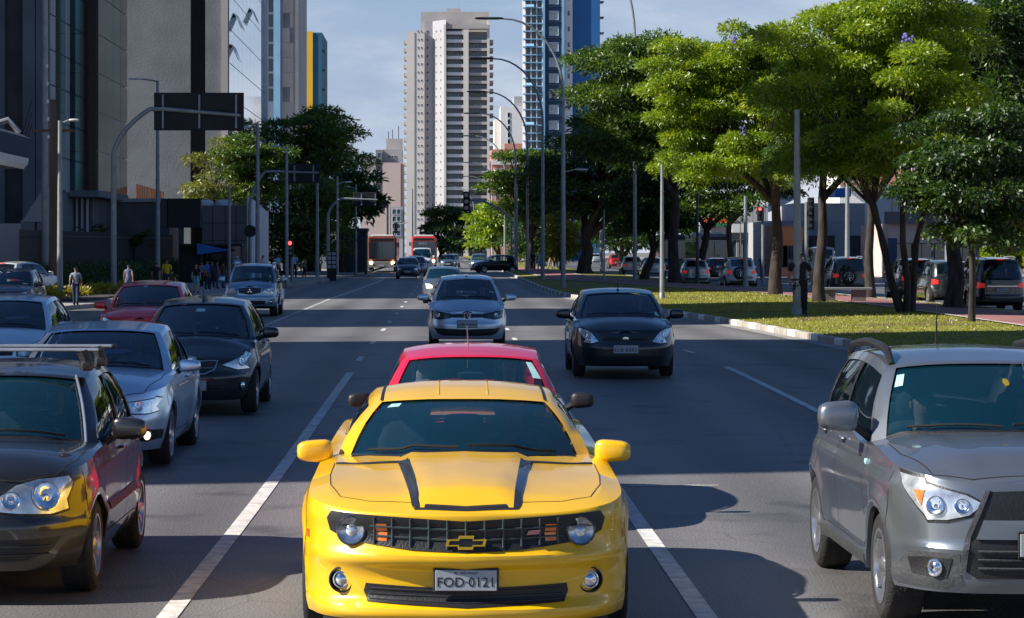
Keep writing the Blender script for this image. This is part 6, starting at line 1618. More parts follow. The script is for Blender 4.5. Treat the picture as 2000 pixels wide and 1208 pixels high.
def build_polo():
    sp = mkspec(3.90, 1.65, 1.47, 2.46, .80, wr=.305, nz=.78, cz=1.00, cy=.98, rf=1.82, belt=(.93, .99), af=.85, nf=2.9, sill=.22,
                ffs=[(.15, .12), (.2, .05), (.27, .01), (.38, .0), (.50, .0), (.535, .012), (.55, .03), (.58, .035), (.70, .06), (.78, .10), (.9, .2)],
                side=[(.15, .10), (.28, .05), (.42, .015), (.50, .0), (.515, .0), (.53, .014), (.6, .014), (.75, .015), (.88, .04), (1.1, .09)])
    pm = paint('graphite_paint', (.066, .062, .060), metal=.85, rough=.3)
    c = CarBuild(sp, 'dark grey hatchback with silver roof bars nearest the camera on the left', 'car', 'hatchback_car', loc=(-3.12, 16.2+1.95), paintmat=pm)
    c.shell(glass2=M['glass_dark'])
    hatch_face(c, [(.26, .60), (.40, .585), (.60, .575), (.70, .60), (10.26, .66), (10.33, .76), (.72, .805), (.55, .795), (.40, .76), (.29, .69)],
               [(0, .745), (.18, .745), (.22, .72), (.17, .60), (0, .58)], [(0, .42), (.52, .42), (.66, .43), (.60, .34), (.45, .285), (0, .27)],
               circles=((.36, .665, .062, M['bulb']), (.58, .69, .098, M['bulb'])), bars=2)
    for sd in (1,-1): pass
    c.wheels(M['alloy'], 8, w=.195); c.seats(); c.wipers(); door_lines(c); c.mirror(.93, c.sp['gh']['yA']+.20, 1.03, .12, .07, .075)
    # roof bars
    for y in (c.sh.yf+1.95, c.sh.yf+2.68):
        z = 1.555; mb = MB(); mb.box(-.66, .66, y-.03, y+.03, z-.012, z+.012, .008); bar = mb.build('roof_bar', M['silver_trim'], c.root)
        for sd in (1, -1):
            mb = MB(); mb.sell((.67*sd, y, z), (.02, .032, .015), .5, 8, 5); mb.build('end_cap', M['black'], bar, smooth=True)
            mb = MB(); mb.tube([(.54*sd, y, z-.01), (.56*sd, y, z-.06), (.575*sd, y, 1.42)], [.05, .045, .055], 8); mb.sell((.575*sd, y, 1.44), (.045, .07, .035), .5, 10, 6)
            mb.build('bar_foot', M['black'], bar, smooth=True)
    # pale strip where the windscreen meets the pillar, sunroof-like panel line
    for sd in (1, -1):
        mb = MB(); mb.tube([c.sh.ghpt(9, v/8, .008)*1.0 if sd > 0 else Vector((-c.sh.ghpt(9, v/8, .008).x, c.sh.ghpt(9, v/8, .008).y, c.sh.ghpt(9, v/8, .008).z)) for v in range(9)], .010, 6); mb.build('screen_trim', M['silver_trim'], c.root, smooth=True)
    c.patch('side_moulding', [(c.sh.s_of_y(c.sh.ya+.5), .49), (c.sh.s_of_y(c.sh.yb-.45), .50), (c.sh.s_of_y(c.sh.yb-.45), .555), (c.sh.s_of_y(c.sh.ya+.5), .545)], M['black'], lift=.012)
    c.wpatch('inspection_sticker', circ(.86, .14, .028, 12, .03), M['sticker']); c.wpatch('inspection_sticker', circ(.87, .08, .024, 12, .026), M['sticker'])
    c.finish(); return c

def build_asx():
    o = -4.295/2
    sp = mkspec(4.295, 1.77, 1.615, 2.67, .86, wr=.335, nz=.90, cz=1.13, cy=1.12, ay=1.52, rf=1.92, belt=(1.03, 1.14), kind='suv', af=.80, nf=3.3, sill=.27,
                ffs=[(.2, .14), (.27, .05), (.36, .01), (.50, .0), (.53, -.015), (.56, .01), (.68, .015), (.80, .03), (.88, .06), (.92, .09), (1.1, .2)],
                side=[(.18, .10), (.30, .03), (.36, .02), (.40, .03), (.6, .015), (.78, .0), (.86, .0), (.93, .03), (1.05, .05), (1.2, .10)], wbs=.80, wrs=.62, flare=.028, rows=28)
    sp['hoodfn'] = lambda x, y: .022*math.exp(-((x-(.42+.16*(y-o)/1.1))/.05)**2)*min(1, max(0, (y-o-.1)*4)) 
    pm = paint('titanium_grey_paint', (.21, .235, .27), metal=.72, rough=.34)
    dk = mat('dark_grey_bumper_plastic', (.05, .052, .055), .5, bump=.3)
    c = CarBuild(sp, 'grey compact SUV with black roof rails at the right edge', 'car', 'suv_car', loc=(3.50, 14.75+2.15), paintmat=pm)
    c.shell(glass2=M['glass_dark']); sh = c.sh
    # lower dark skirt
    hatch_face(c, [(.40, .790), (.48, .725), (.60, .695), (.70, .69), (10.17, .72), (10.30, .85), (10.42, .945), (10.20, .925), (.72, .895), (.50, .84)],
               None, None, circles=((.66, .775, .058, M['bulb']), (.52, .775, .046, M['bulb'])))
    def W(pts, sd=1): return [((sh.s_of_y(sh.yf+a-10) if a >= 10 else math.copysign(c.front_s(abs(a)), a))*sd, z) for a, z in pts]
    c.patch('grille', W([(-.36, .86), (0, .87), (.36, .86), (.47, .60), (.50, .40), (.44, .36), (-.44, .36), (-.50, .40), (-.47, .60)]), M['black'], lift=.005, one=True, step=.06)
    c.patch('grille_bumper_bar', W([(-.40, .70), (.40, .70), (.44, .59), (-.44, .59)]), pm, lift=.03, one=True, step=.06)
    for k in range(3):
        mb = MB(); z = .42+.05*k; pts = []
        for q in range(-8, 9):
            x = q/8*.43; p = sh.wall(c.front_s(abs(x)), z, .014); pts.append((math.copysign(p.x, x), p.y, p.z))
        mb.tube(pts, .008, 5); mb.build('grille_slat', dk, c.root, smooth=True)
    for sd in (1, -1):
        c.patch('grille_edge', [(a*sd, z) for a, z in W([(.36, .87), (.39, .87), (.50, .60), (.535, .38), (.50, .38), (.47, .60)])], M['silver_trim'] if False else dk, lift=.016, one=True)
        c.patch('amber_reflector', [(a*sd, z) for a, z in W([(.72, .86), (10.24, .86), (10.20, .79), (.73, .77)])], M['amber'], lift=.013, one=True)
        c.patch('lower_bumper', [(a*sd, z) for a, z in W([(.53, .50), (.70, .505), (10.30, .50), (10.42, .40), (10.42, .30), (.60, .29), (.52, .34)])], dk, lift=.007, one=True)
        c.patch('fog_recess', [(a*sd, z) for a, z in W([(.57, .47), (.72, .475), (.80, .46), (.78, .37), (.60, .36)])], M['black'], lift=.012, one=True)
        S_ = c.front_s(.66); p = sh.wall(S_, .415, .02); x, y, nx, ny = sh.plan(S_); e = empty('fog_lamp', (p.x*sd, p.y, p.z), 0, c.root)
        e.rotation_euler = Vector((nx*sd, ny, 0)).normalized().to_track_quat('-Y', 'Z').to_euler()
        mb = MB(); mb.lathe([(.052, .02), (.050, -.01), (.042, -.012), (.038, .006)], 20, 'y'); mb.build('fog_bezel', M['chrome'], e, smooth=True)
        mb = MB(); mb.lathe([(.04, .008), (.02, -.004), (0, -.008)], 16, 'y'); mb.build('fog_lens', M['bulb'], e, smooth=True)
        # roof rail
        mb = MB(); ys = [o+2.0+1.75*k/10 for k in range(11)]
        mb.tube([(.585*sd, y, ci(sp['gh']['roof'], y)-.045+.06*min(1, 3.2*sin(pi*k/10))) for k, y in enumerate(ys)], [.022]+[.028]*9+[.022], 8); mb.build('roof_rail', M['black'], c.root, smooth=True)
    c.patch('sill_cladding', [(sh.s_of_y(sh.ya+sh.R+.01), .275), (sh.s_of_y(sh.yb-sh.R-.01), .275), (sh.s_of_y(sh.yb-sh.R-.01), .36), (sh.s_of_y(sh.ya+sh.R+.01), .36)], dk, lift=.008)
    # number plate stays just outside the frame but belongs to the car
    c.plate('', y_off=.045, z=.56); c.wheels(M['alloy'], 5, w=.215, style=1); c.seats(); c.wipers(); door_lines(c, hm=pm)
    c.mirror(1.0, sp['gh']['yA']+.08, 1.20, .13, .08, .095, arm=M['black'])
    c.wpatch('windscreen_sticker', [(-.88, .66), (-.81, .66), (-.81, .84), (-.88, .84)], M['sticker']); c.wpatch('round_sticker', circ(.12, .66, .03, 14, .055), M['gold'])
    S_ = sh.s_of_y(sh.ya+.52)
    for sd in (1, -1): p = sh.wall(S_, .93, .004); mb = MB(); mb.sell((p.x*sd, p.y, p.z), (.012, .03, .02), .7, 10, 6); mb.build('side_repeater', M['lit'] if False else M['sticker'], c.root, smooth=True)
    ant(c, sh.yr-.75, .30, -.03)
    c.finish(); return c

def build_jetta():
    sp = mkspec(4.64, 1.78, 1.45, 2.65, .90, wr=.32, nz=.74, cz=1.00, cy=1.22, rf=2.02, belt=(.93, .99), kind='sedan', af=.85, nf=3.0, sill=.20, rimf=.70)
    pm = paint('silver_paint', (.66, .80, .92), metal=.9, rough=.34)
    c = CarBuild(sp, 'silver sedan with lit fog lamps directly behind the car with roof bars', 'car', 'sedan_car', loc=(-3.72, 26.6-.9+2.32), paintmat=pm)
    c.shell(glass2=M['glass_dark'])
    hatch_face(c, [(.36, .585), (.70, .575), (.80, .60), (10.30, .64), (10.42, .72), (10.30, .735), (.78, .72), (.36, .675)], [(0, .695), (.34, .69), (.345, .60), (0, .595)], [(0, .43), (.40, .42), (.38, .30), (0, .29)], circles=((.62, .65, .055, M['bulb']), (.46, .635, .035, M['bulb'])), fog=(.70, .355), fogm=M['lit'], bars=2, barm=M['chrome'], lampmat=M['bulb'])
    c.patch('fog_recess', [(c.front_s(.56), .42), (c.front_s(.84), .40), (c.front_s(.84), .31), (c.front_s(.60), .29)], M['black'], lift=.004)
    roundel(c, .645); c.wheels(M['alloy'], 5, w=.21, style=1); c.seats(); c.wipers(); door_lines(c); c.mirror(.97, sp['gh']['yA']+.18, .99, .12, .07, .065)
    c.wpatch('windscreen_sticker', circ(.9, .12, .02, 10, .03), M['sticker']); c.plate('', y_off=.03, z=.47)
    c.finish(); return c

def build_c3():
    sp = mkspec(3.85, 1.67, 1.52, 2.46, .74, wr=.30, nz=.70, cz=1.02, cy=.72, ay=1.15, rf=1.55, belt=(.96, 1.03), af=.95, nf=2.5, sill=.20, crown_k=2.0, wbs=.76, wrs=.55,
                ffs=[(.15, .12), (.24, .03), (.38, .0), (.5, .0), (.54, .02), (.56, .05), (.7, .09), (.85, .2)])
    pm = paint('black_paint', (.005, .010, .014), metal=.2, rough=.3)
    c = CarBuild(sp, 'black rounded hatchback behind the silver sedan on the left', 'car', 'hatchback_car', loc=(-3.32, 34-.74+1.92), paintmat=pm)
    c.shell()
    hatch_face(c, [(.42, .66), (.60, .60), (.74, .61), (10.30, .67), (10.52, .80), (10.40, .83), (.70, .79)], [(0, .68), (.20, .70), (.34, .70), (.30, .60), (.18, .555), (0, .55)], [(0, .44), (.42, .44), (.42, .32), (0, .31)], circles=((.66, .70, .06, M['bulb']),), fog=(.66, .39), lampmat=M['lens'], bars=1, barm=M['chrome'])
    mb = MB(); ps = []
    for x, z in ((-.36, .715), (-.2, .715), (0, .70), (.2, .715), (.36, .715), (.31, .60), (.18, .545), (0, .54), (-.18, .545), (-.31, .60), (-.36, .715)):
        p = c.sh.wall(c.front_s(abs(x)), z, .012); ps.append((math.copysign(p.x, x), p.y, p.z))
    mb.tube(ps, .012, 6); mb.build('grille_frame', M['chrome'], c.root, smooth=True)
    c.wheels(M['alloy'], 8, w=.195); c.seats(); c.wipers(); door_lines(c); c.mirror(.95, sp['gh']['yA']+.12, 1.05, .11, .07, .075); ant(c, c.sh.yf+1.75, .13, -.04)
    c.wpatch('windscreen_sticker', [(-.10, .70), (.10, .70), (.10, .80), (-.10, .80)], M['sticker']); c.plate('', y_off=.03, z=.40)
    c.finish(); return c

def build_fiesta():
    sp = mkspec(3.93, 1.68, 1.45, 2.49, .80, wr=.30, nz=.74, cz=1.0, cy=.90, ay=1.26, rf=1.72, belt=(.94, 1.0), af=.75, nf=3.0, sill=.20)
    pm = paint('blue_black_paint', (.004, .008, .013), metal=.2, rough=.3)
    c = CarBuild(sp, 'black hatchback with plate ELB-8285 alone in the lane beside the median', 'car', 'hatchback_car', loc=(2.90, 42.2-.8+1.96), paintmat=pm)
    c.shell()
    hatch_face(c, [(.44, .60), (.56, .575), (.68, .585), (10.16, .64), (10.34, .80), (.76, .815), (.66, .79), (.56, .73)], [(0, .69), (.36, .675), (.40, .64), (.36, .605), (0, .60)], [(0, .33), (.48, .33), (.46, .26), (0, .26)], circles=((.66, .70, .052, M['bulb']), (.60, .635, .042, M['bulb'])), fog=None, bars=1)
    p = c.sh.wall(0, .65, .016); mb = MB(); mb.lathe([(0, -.006), (.055, -.005), (.058, .006)], 18, 'y'); mb.v = [(x, y, z*.45) for x, y, z in mb.v]
    e = mb.build('emblem', M['chrome'], c.root, smooth=True, loc=p)
    c.plate('ELB·8285', y_off=.03, z=.48); c.wheels(M['alloy_dark'], 8, w=.185); c.seats(); c.wipers(); door_lines(c); c.mirror(.95, sp['gh']['yA']+.15, 1.02, .12, .07, .08); ant(c, c.sh.yf+1.95, .16, -.05)
    c.wpatch('windscreen_sticker', [(.78, .10), (.86, .10), (.84, .22), (.78, .22)], M['sticker']); c.wpatch('windscreen_lettering', [(.55, .89), (.85, .88), (.85, .91), (.55, .92)], M['sticker'])
    c.finish(); return c

def build_fox():
    sp = mkspec(3.82, 1.64, 1.54, 2.46, .78, wr=.30, nz=.76, cz=1.04, cy=.80, ay=1.15, rf=1.55, belt=(.98, 1.03), af=.72, nf=3.1, sill=.21, wrs=.54)
    pm = paint('light_silver_paint', (.58, .66, .74), metal=.85, rough=.33)
    c = CarBuild(sp, 'silver hatchback in the middle lane just behind the pinkish red car', 'car', 'hatchback_car', loc=(.43, 53.0+1.91), paintmat=pm)
    c.shell()
    hatch_face(c, [(.38, .66), (.58, .63), (.74, .66), (10.28, .70), (10.36, .80), (.70, .795), (.38, .745)], [(0, .74), (.38, .735), (.38, .665), (0, .66)], [(0, .42), (.58, .44), (.70, .46), (.62, .33), (.50, .29), (0, .28)], circles=((.62, .715, .045, M['bulb']),), fog=None, lampmat=M['lens_dark'], bars=0)
    roundel(c, .70, .07); c.plate('EIB·6443', y_off=.03, z=.53); c.wheels(M['alloy_dark'], 8, w=.185); c.seats(); c.wipers(); door_lines(c); c.mirror(.93, sp['gh']['yA']+.15, 1.06, .12, .07, .07)
    c.wpatch('windscreen_sticker', [(.72, .34), (.85, .34), (.85, .38), (.72, .38)], M['sticker']); ant(c, c.sh.yf+1.8, .0, 0)
    c.finish(); return c

def build_redcar():
    sp = mkspec(4.1, 1.70, 1.425, 2.50, .82, wr=.30, nz=.72, cz=.96, cy=1.0, ay=1.32, rf=1.80, belt=(.90, .97), kind='hatch', af=.85, nf=2.8, sill=.20, wrs=.58, wbs=.76)
    pm = paint('raspberry_red_paint', (.72, .008, .045), metal=.1, rough=.33)
    c = CarBuild(sp, 'pinkish red car half hidden right behind the yellow coupe', 'car', 'hatchback_car', loc=(.21, 20.4+2.05), paintmat=pm)
    c.shell()
    hatch_face(c, [(.44, .60), (.68, .58), (10.30, .66), (10.40, .76), (.70, .75), (.44, .68)], [(0, .70), (.40, .69), (.38, .62), (0, .61)], [(0, .42), (.5, .42), (.48, .3), (0, .3)], circles=((.6, .67, .05, M['bulb']),), bars=1)
    c.plate('', z=.5); c.wheels(M['alloy'], 8, w=.195); c.seats(); c.wipers(); door_lines(c); c.mirror(.95, sp['gh']['yA']+.10, .98, .10, .06, .065, m=M['black'])
    mb = MB(); y = c.sh.yf+1.95; mb.tube([(-.02, y, 1.40), (-.03, y-.08, 1.60)], [.006, .004], 6); mb.build('antenna', M['silver_trim'], c.root)
    c.wpatch('windscreen_sticker', [(.80, .55), (.90, .55), (.88, .90), (.80, .90)], M['sticker'])
    mb = MB(); q = c.sh.wind(0, .80, -.09); mb.sell((0, q.y, q.z-.03), (.12, .02, .035), .6, 12, 7); mb.build('rear_view_mirror', M['silver_trim'], c.root, smooth=True)
    c.finish(); return c

def build_white_hatch():
    sp = mkspec(3.85, 1.66, 1.47, 2.43, .80, wr=.30, nz=.74, cz=1.0, cy=.85, ay=1.2, rf=1.65, belt=(.94, 1.02), af=.85, nf=2.8, sill=.2)
    pm = paint('pearl_white_silver_paint', (.74, .84, .92), metal=.7, rough=.33)
    c = CarBuild(sp, 'pale silver hatchback at the left edge behind the roof bars', 'car', 'hatchback_car', loc=(-6.55, 36.5+1.9), paintmat=pm)
    c.shell(); hatch_face(c, [(.44, .62), (.66, .60), (10.30, .68), (10.44, .78), (.70, .77), (.44, .70)], [(0, .70), (.38, .69), (.36, .62), (0, .61)], [(0, .42), (.5, .42), (.48, .3), (0, .3)], bars=1)
    c.wheels(M['alloy'], 8); c.seats(); c.wipers(); door_lines(c); c.mirror(.93, sp['gh']['yA']+.15, 1.0, .12, .07, .07)
    c.finish(); return c

def build_sandero():
    sp = mkspec(3.95, 1.68, 1.47, 2.50, .80, wr=.30, nz=.76, cz=1.0, cy=.95, ay=1.28, rf=1.75, belt=(.94, 1.0), af=.8, nf=2.9, sill=.2)
    pm = paint('cherry_red_paint', (.92, .015, .03), metal=.05, rough=.3)
    c = CarBuild(sp, 'bright red hatchback by the sidewalk behind the black rounded hatchback', 'car', 'hatchback_car', loc=(-5.75, 48+1.9), paintmat=pm)
    c.shell(); hatch_face(c, [(.44, .62), (.66, .60), (10.30, .68), (10.44, .80), (.70, .79), (.48, .72)], [(0, .70), (.38, .69), (.36, .62), (0, .61)], [(0, .42), (.5, .42), (.48, .3), (0, .3)], circles=((.62, .69, .06, M['bulb']),), bars=1, barm=M['chrome'])
    c.wheels(M['alloy'], 8); c.seats(); c.wipers(); door_lines(c); c.mirror(.93, sp['gh']['yA']+.15, 1.0, .12, .07, .07)
    c.wpatch('windscreen_sticker', [(-.2, .88), (-.08, .88), (-.08, .93), (-.2, .93)], M['sticker'])
    c.finish(); return c

def build_tr4():
    sp = mkspec(4.0, 1.70, 1.66, 2.45, .72, wr=.35, nz=.92, cz=1.12, cy=.98, ay=1.28, rf=1.58, belt=(1.04, 1.08), kind='suv', af=.6, nf=3.6, sill=.32, wrs=.62, wbs=.76, flare=.05,
                ffs=[(.2, .14), (.32, .04), (.45, .0), (.60, .0), (.64, .03), (.8, .04), (.9, .08), (1.1, .2)])
    pm = paint('ice_blue_silver_paint', (.26, .40, .52), metal=.85, rough=.33)
    c = CarBuild(sp, 'silver blue off-roader with curved roof rails beside the sidewalk crowd', 'car', 'suv_car', loc=(-6.15, 80+2.0), paintmat=pm)
    c.shell(); hatch_face(c, [(.40, .74), (.60, .72), (.76, .72), (10.14, .76), (10.2, .90), (.70, .90), (.46, .88)], [(0, .90), (.36, .88), (.34, .74), (0, .68)], [(0, .50), (.5, .50), (.46, .38), (0, .38)], circles=((.60, .81, .065, M['bulb']),), bars=2, barm=pm, fog=(.66, .46))
    for sd in (1, -1):
        mb = MB(); ys = [c.sh.yf+1.8+1.7*k/10 for k in range(11)]
        mb.tube([(.60*sd, y, 1.60+.07*min(1, 3*sin(pi*k/10))) for k, y in enumerate(ys)], .028, 7); mb.build('roof_rail', M['silver_trim'], c.root, smooth=True)
    p = c.sh.wall(0, .80, .02)
    for a in (90, 210, 330):
        t = radians(a); q = [(0, 0), (.05*cos(t-.5), .05*sin(t-.5)), (.085*cos(t), .085*sin(t)), (.05*cos(t+.5), .05*sin(t+.5))]
        mb = MB(); mb.prism([(p.x+u, p.z+v) for u, v in q], p.y-.008, p.y+.004, 'y'); mb.build('emblem', M['chrome'], c.root)
    c.wheels(M['alloy'], 5, w=.225); c.seats(); c.wipers(); door_lines(c); c.mirror(.98, sp['gh']['yA']+.1, 1.15, .11, .08, .10)
    c.finish(); return c

for fn in (build_camaro, build_polo, build_asx, build_jetta, build_c3, build_fiesta, build_fox, build_redcar, build_white_hatch, build_sandero, build_tr4): 
    HERO = globals().setdefault('HERO', {}); HERO[fn.__name__[6:]] = fn()
# ------------------------------------------------------------------ people
M['skin'] = mat('skin_brown', (.30, .15, .09), .55, var=.08, scale=10)
M['skin2'] = mat('skin_light', (.45, .27, .19), .55, var=.08, scale=10)
M['hair'] = mat('dark_hair', (.012, .009, .007), .8, bump=.6, bscale=60)
def cloth(name, c): 
    k = 'cl_'+name
    if k not in M: M[k] = mat(name+'_cloth', c, .9, var=.15, scale=12, bump=.5, bscale=18)
    return M[k]
def person(loc, rz, label, shirt, trousers, pose='walk', h=1.72, skin='skin', sleeves=True, shorts=False, group=None, shoes=(.02, .02, .02), face=True, name='person', phase=1, cap=None, tank=False):
    """one skinned body; clothes, shoes and hair are children. Faces -Y in its own frame"""
    s = h/1.72; root = tag(empty(name, loc, rz), label, 'person', group)
    J = {}
    def j(n, x, y, z, r): J[n] = (Vector((x, y, z))*s, r*s)
    sit = pose == 'sit'
    st = {'walk': .24, 'stand': .03, 'guard': .04}.get(pose, 0)*phase
    zb = 0
    if sit:
        j('pel', 0, .0, .10, .125); j('waist', 0, .05, .26, .115); j('chest', 0, .10, .46, .13); j('neckb', 0, .12, .60, .06); j('neck', 0, .10, .66, .05); j('head', 0, .08, .77, .088); j('crown', 0, .10, .86, .070)
        for d, q in ((1, 'L'), (-1, 'R')):
            j('hip'+q, .09*d, -.02, .09, .095); j('knee'+q, .13*d, -.43, .16, .065); j('ank'+q, .13*d, -.60, -.18, .045); j('toe'+q, .13*d, -.74, -.20, .04)
            j('sh'+q, .17*d, .11, .56, .062); j('el'+q, .25*d, -.06, .36, .045); j('wr'+q, .13*d, -.29, .46, .032); j('ha'+q, .10*d, -.36, .50, .034)
    else:
        j('pel', 0, 0, .95, .12); j('waist', 0, -.005, 1.08, .108); j('chest', 0, .0, 1.28, .132); j('neckb', 0, .01, 1.43, .062); j('neck', 0, .0, 1.49, .05); j('head', 0, -.012, 1.60, .085); j('crown', 0, 0, 1.67, .066)
        for d, q in ((1, 'L'), (-1, 'R')):
            f = st*d
            j('hip'+q, .085*d, 0, .90, .098); j('knee'+q, .095*d, -f*.55-.03, .49, .062); j('ank'+q, .10*d, -f+(.06 if f < 0 else 0), .085+(.05 if f < 0 and st > .1 else 0), .043); j('toe'+q, .115*d, -f-.13+(.06 if f < 0 else 0), .03, .036)
            j('sh'+q, .175*d, .01, 1.405, .058)
            if pose == 'guard' : j('el'+q, .28*d, .03, 1.13, .047); j('wr'+q, .27*d, -.10, .90, .035); j('ha'+q, .25*d, -.14, .84, .038)
            else: j('el'+q, .235*d, f*.5+.02, 1.12, .043); j('wr'+q, .245*d, f*.7-.06, .88, .032); j('ha'+q, .24*d, f*.8-.08, .80, .036)
    E = [('pel', 'waist'), ('waist', 'chest'), ('chest', 'neckb'), ('neckb', 'neck'), ('neck', 'head'), ('head', 'crown')]
    for q in 'LR': E += [('pel', 'hip'+q), ('hip'+q, 'knee'+q), ('knee'+q, 'ank'+q), ('ank'+q, 'toe'+q), ('chest', 'sh'+q), ('sh'+q, 'el'+q), ('el'+q, 'wr'+q), ('wr'+q, 'ha'+q)]
    names = list(J); idx = {n: i for i, n in enumerate(names)}; vs = [J[n][0] for n in names]; ed = [(idx[a], idx[b]) for a, b in E]; rad = [J[n][1] for n in names]
    for q, d in (('L', 1), ('R', -1)):      # five short finger chains rooted in the palm
        ha = J['ha'+q][0]; dv = (ha-J['wr'+q][0]).normalized(); sd = Vector((0, 1, 0)) if not sit else Vector((0, 0, 1)); sd = (sd-dv*sd.dot(dv)).normalized()
        for k, (o, l) in enumerate(((-.030, .055), (-.012, .072), (.008, .075), (.026, .066), (-.045, .04))):
            a = ha+sd*o*s+dv*(.012 if k < 4 else -.02)*s; t = ha+sd*(o*1.15 if k < 4 else o*1.5)*s+dv*(l+.02 if k < 4 else .028)*s+Vector((-.012*d, 0, 0))*s
            i0 = len(vs); vs += [a, t]; rad += [.011*s, .008*s]; ed += [(idx['ha'+q], i0), (i0, i0+1)]
    me = bpy.data.meshes.new('body'); me.from_pydata(vs, ed, []); o = bpy.data.objects.new('body', me); COL.objects.link(o)
    sk = o.modifiers.new('s', 'SKIN'); sk.use_smooth_shade = True
    for i, v in enumerate(me.skin_vertices[0].data): v.radius = (rad[i], rad[i]); v.use_root = (i == idx['pel'])
    for n in ('pel', 'waist', 'chest'):
        r_ = J[n][1]; me.skin_vertices[0].data[idx[n]].radius = (r_*1.12, r_*.86)
    su = o.modifiers.new('u', 'SUBSURF'); su.levels = 1; su.render_levels = 1
    dg = bpy.context.evaluated_depsgraph_get(); nm = bpy.data.meshes.new_from_object(o.evaluated_get(dg)); bpy.data.objects.remove(o); bpy.data.meshes.remove(me)
    nm.materials.clear(); nm.materials.append(M[skin]); nm.name = 'body'; nm.polygons.foreach_set('use_smooth', [True]*len(nm.polygons)); link_mesh('body', nm, root)
    nm.update(); N_ = [v.normal.copy() for v in nm.vertices]; V_ = [v.co.copy() for v in nm.vertices]
    def seg(p, a, b):
        a, b = J[a][0], J[b][0]; t = max(0, min(1, (p-a).dot(b-a)/max(1e-9, (b-a).length_squared))); return (p-a.lerp(b, t)).length, t
    bones = {}
    def near(p):
        best = None
        for a, b in E:
            d, t = seg(p, a, b); d -= .5*(J[a][1]*(1-t)+J[b][1]*t)
            if best is None or d < best[0]: best = (d, a, b, t)
        return best
    cls = {'shirt': [], 'trousers': [], 'shoe': [], 'hair': []}
    for f in nm.polygons:
        c = f.center; _, a, b, t = near(c); k = None
        if (a, b) == ('neck', 'head') or (a, b) == ('head', 'crown'):
            fr = c.y-J['head'][0].y
            if c.z > J['head'][0].z+.045*s or (fr > .0 and c.z > J['head'][0].z-.03*s): k = 'hair'
        elif a == 'pel' and b.startswith('hip') or a.startswith('hip') or a.startswith('knee'):
            k = 'trousers'
            if shorts and a.startswith('knee') or (shorts and a.startswith('hip') and t > .8): k = None
            if a.startswith('knee') and t > .93: k = 'shoe'
        elif a.startswith('ank'): k = 'shoe'
        elif (a, b) in (('pel', 'waist'), ('waist', 'chest'), ('chest', 'neckb')) or (a == 'chest'): k = 'shirt'
        elif a.startswith('sh'): k = 'shirt' if (sleeves and not tank and t < .62) else None
        if k: cls[k].append(f)
    mats = {'shirt': cloth(*shirt), 'trousers': cloth(*trousers), 'shoe': cloth('shoe_leather', shoes), 'hair': M['hair'] if not cap else cloth(*cap)}
    inf = {'shirt': .016, 'trousers': .018, 'shoe': .016, 'hair': .014}
    for k, fs in cls.items():
        if not fs: continue
        mp = {}; vv = []; ff = []
        for f in fs:
            q = []
            for i in f.vertices:
                if i not in mp: mp[i] = len(vv); vv.append(V_[i]+N_[i]*inf[k]*s*(1+.35*sin(V_[i].z*40+V_[i].x*30) if k in ('shirt', 'trousers') else 1))
                q.append(mp[i])
            ff.append(tuple(q))
        mb = MB(); mb.add(vv, ff); mb.build(k, mats[k], root, smooth=True, angle=80)
    # face: nose, eyes, mouth, ears
    hd = J['head'][0]; r_ = J['head'][1]
    mb = MB(); mb.sell((hd.x, hd.y-r_*.98, hd.z-.005*s), (.012*s, .016*s, .022*s), .8, 8, 5); mb.build('nose', M[skin], root, smooth=True)
    for d in (1, -1):
        mb = MB(); mb.sell((hd.x+.032*d*s, hd.y-r_*.84, hd.z+.022*s), (.013*s, .007*s, .007*s), .9, 8, 5); mb.build('eye', M['hair'], root, smooth=True)
        mb = MB(); mb.sell((hd.x+r_*.94*d, hd.y+.01*s, hd.z+.002*s), (.010*s, .018*s, .028*s), .8, 8, 5); mb.build('ear', M[skin], root, smooth=True)
    mb = MB(); mb.sell((hd.x, hd.y-r_*.86, hd.z-.040*s), (.022*s, .006*s, .005*s), .9, 8, 5); mb.build('mouth', M['redlamp'] if False else M['skin'], root, smooth=True)
    return root
def pperson(px, pyb, ptop, label, shirt, trousers, rz=0, **kw):
    b = gp(px, pyb); b.z += .15; h = zat(ptop, b.y)-b.z; return person(b, rz, label, shirt, trousers, h=h, **kw)
blk = ('black', (.012, .012, .014)); nv = ('navy', (.02, .03, .07)); wht = ('white', (.6, .62, .66)); gry = ('grey', (.22, .25, .29)); blu = ('royal_blue', (.02, .12, .42)); yel = ('yellow', (.65, .42, .01)); den = ('denim', (.05, .09, .17)); tur = ('turquoise', (.12, .42, .48)); brn = ('brown', (.10, .06, .04)); lbl = ('light_blue', (.25, .42, .65)); pur = ('purple', (.06, .03, .09)); red = ('red', (.4, .03, .03))
pperson(148, 605, 521, 'man in a grey T-shirt walking away alone by the flower bed', gry, nv, rz=pi, pose='walk')
pperson(251, 588, 516, 'broad person in a blue sleeveless top walking away left of the red car', ('steel_blue', (.10, .14, .26)), den, rz=pi, tank=True, pose='walk', phase=-1)
pperson(305, 582, 512, 'person in black beside the lamp post above the red car', blk, blk, rz=pi*.9, pose='stand')
pperson(326, 578, 506, 'person in a bright yellow shirt above the red car roof', yel, nv, rz=.3, pose='stand', skin='skin')
pperson(336, 585, 528, 'shorter dark haired person in black in front of the yellow shirt', blk, blk, rz=pi, pose='stand')
pperson(383, 580, 515, 'man in a black T-shirt and turquoise shorts walking toward the camera', blk, tur, rz=.15, pose='walk', shorts=True, skin='skin2')
pperson(405, 572, 508, 'person in a royal blue shirt at the bus shelter', blu, nv, rz=1.2, pose='stand')
pperson(424, 570, 510, 'person in dark purple at the bus shelter with bare arms', pur, den, rz=2.0, pose='stand', tank=True)
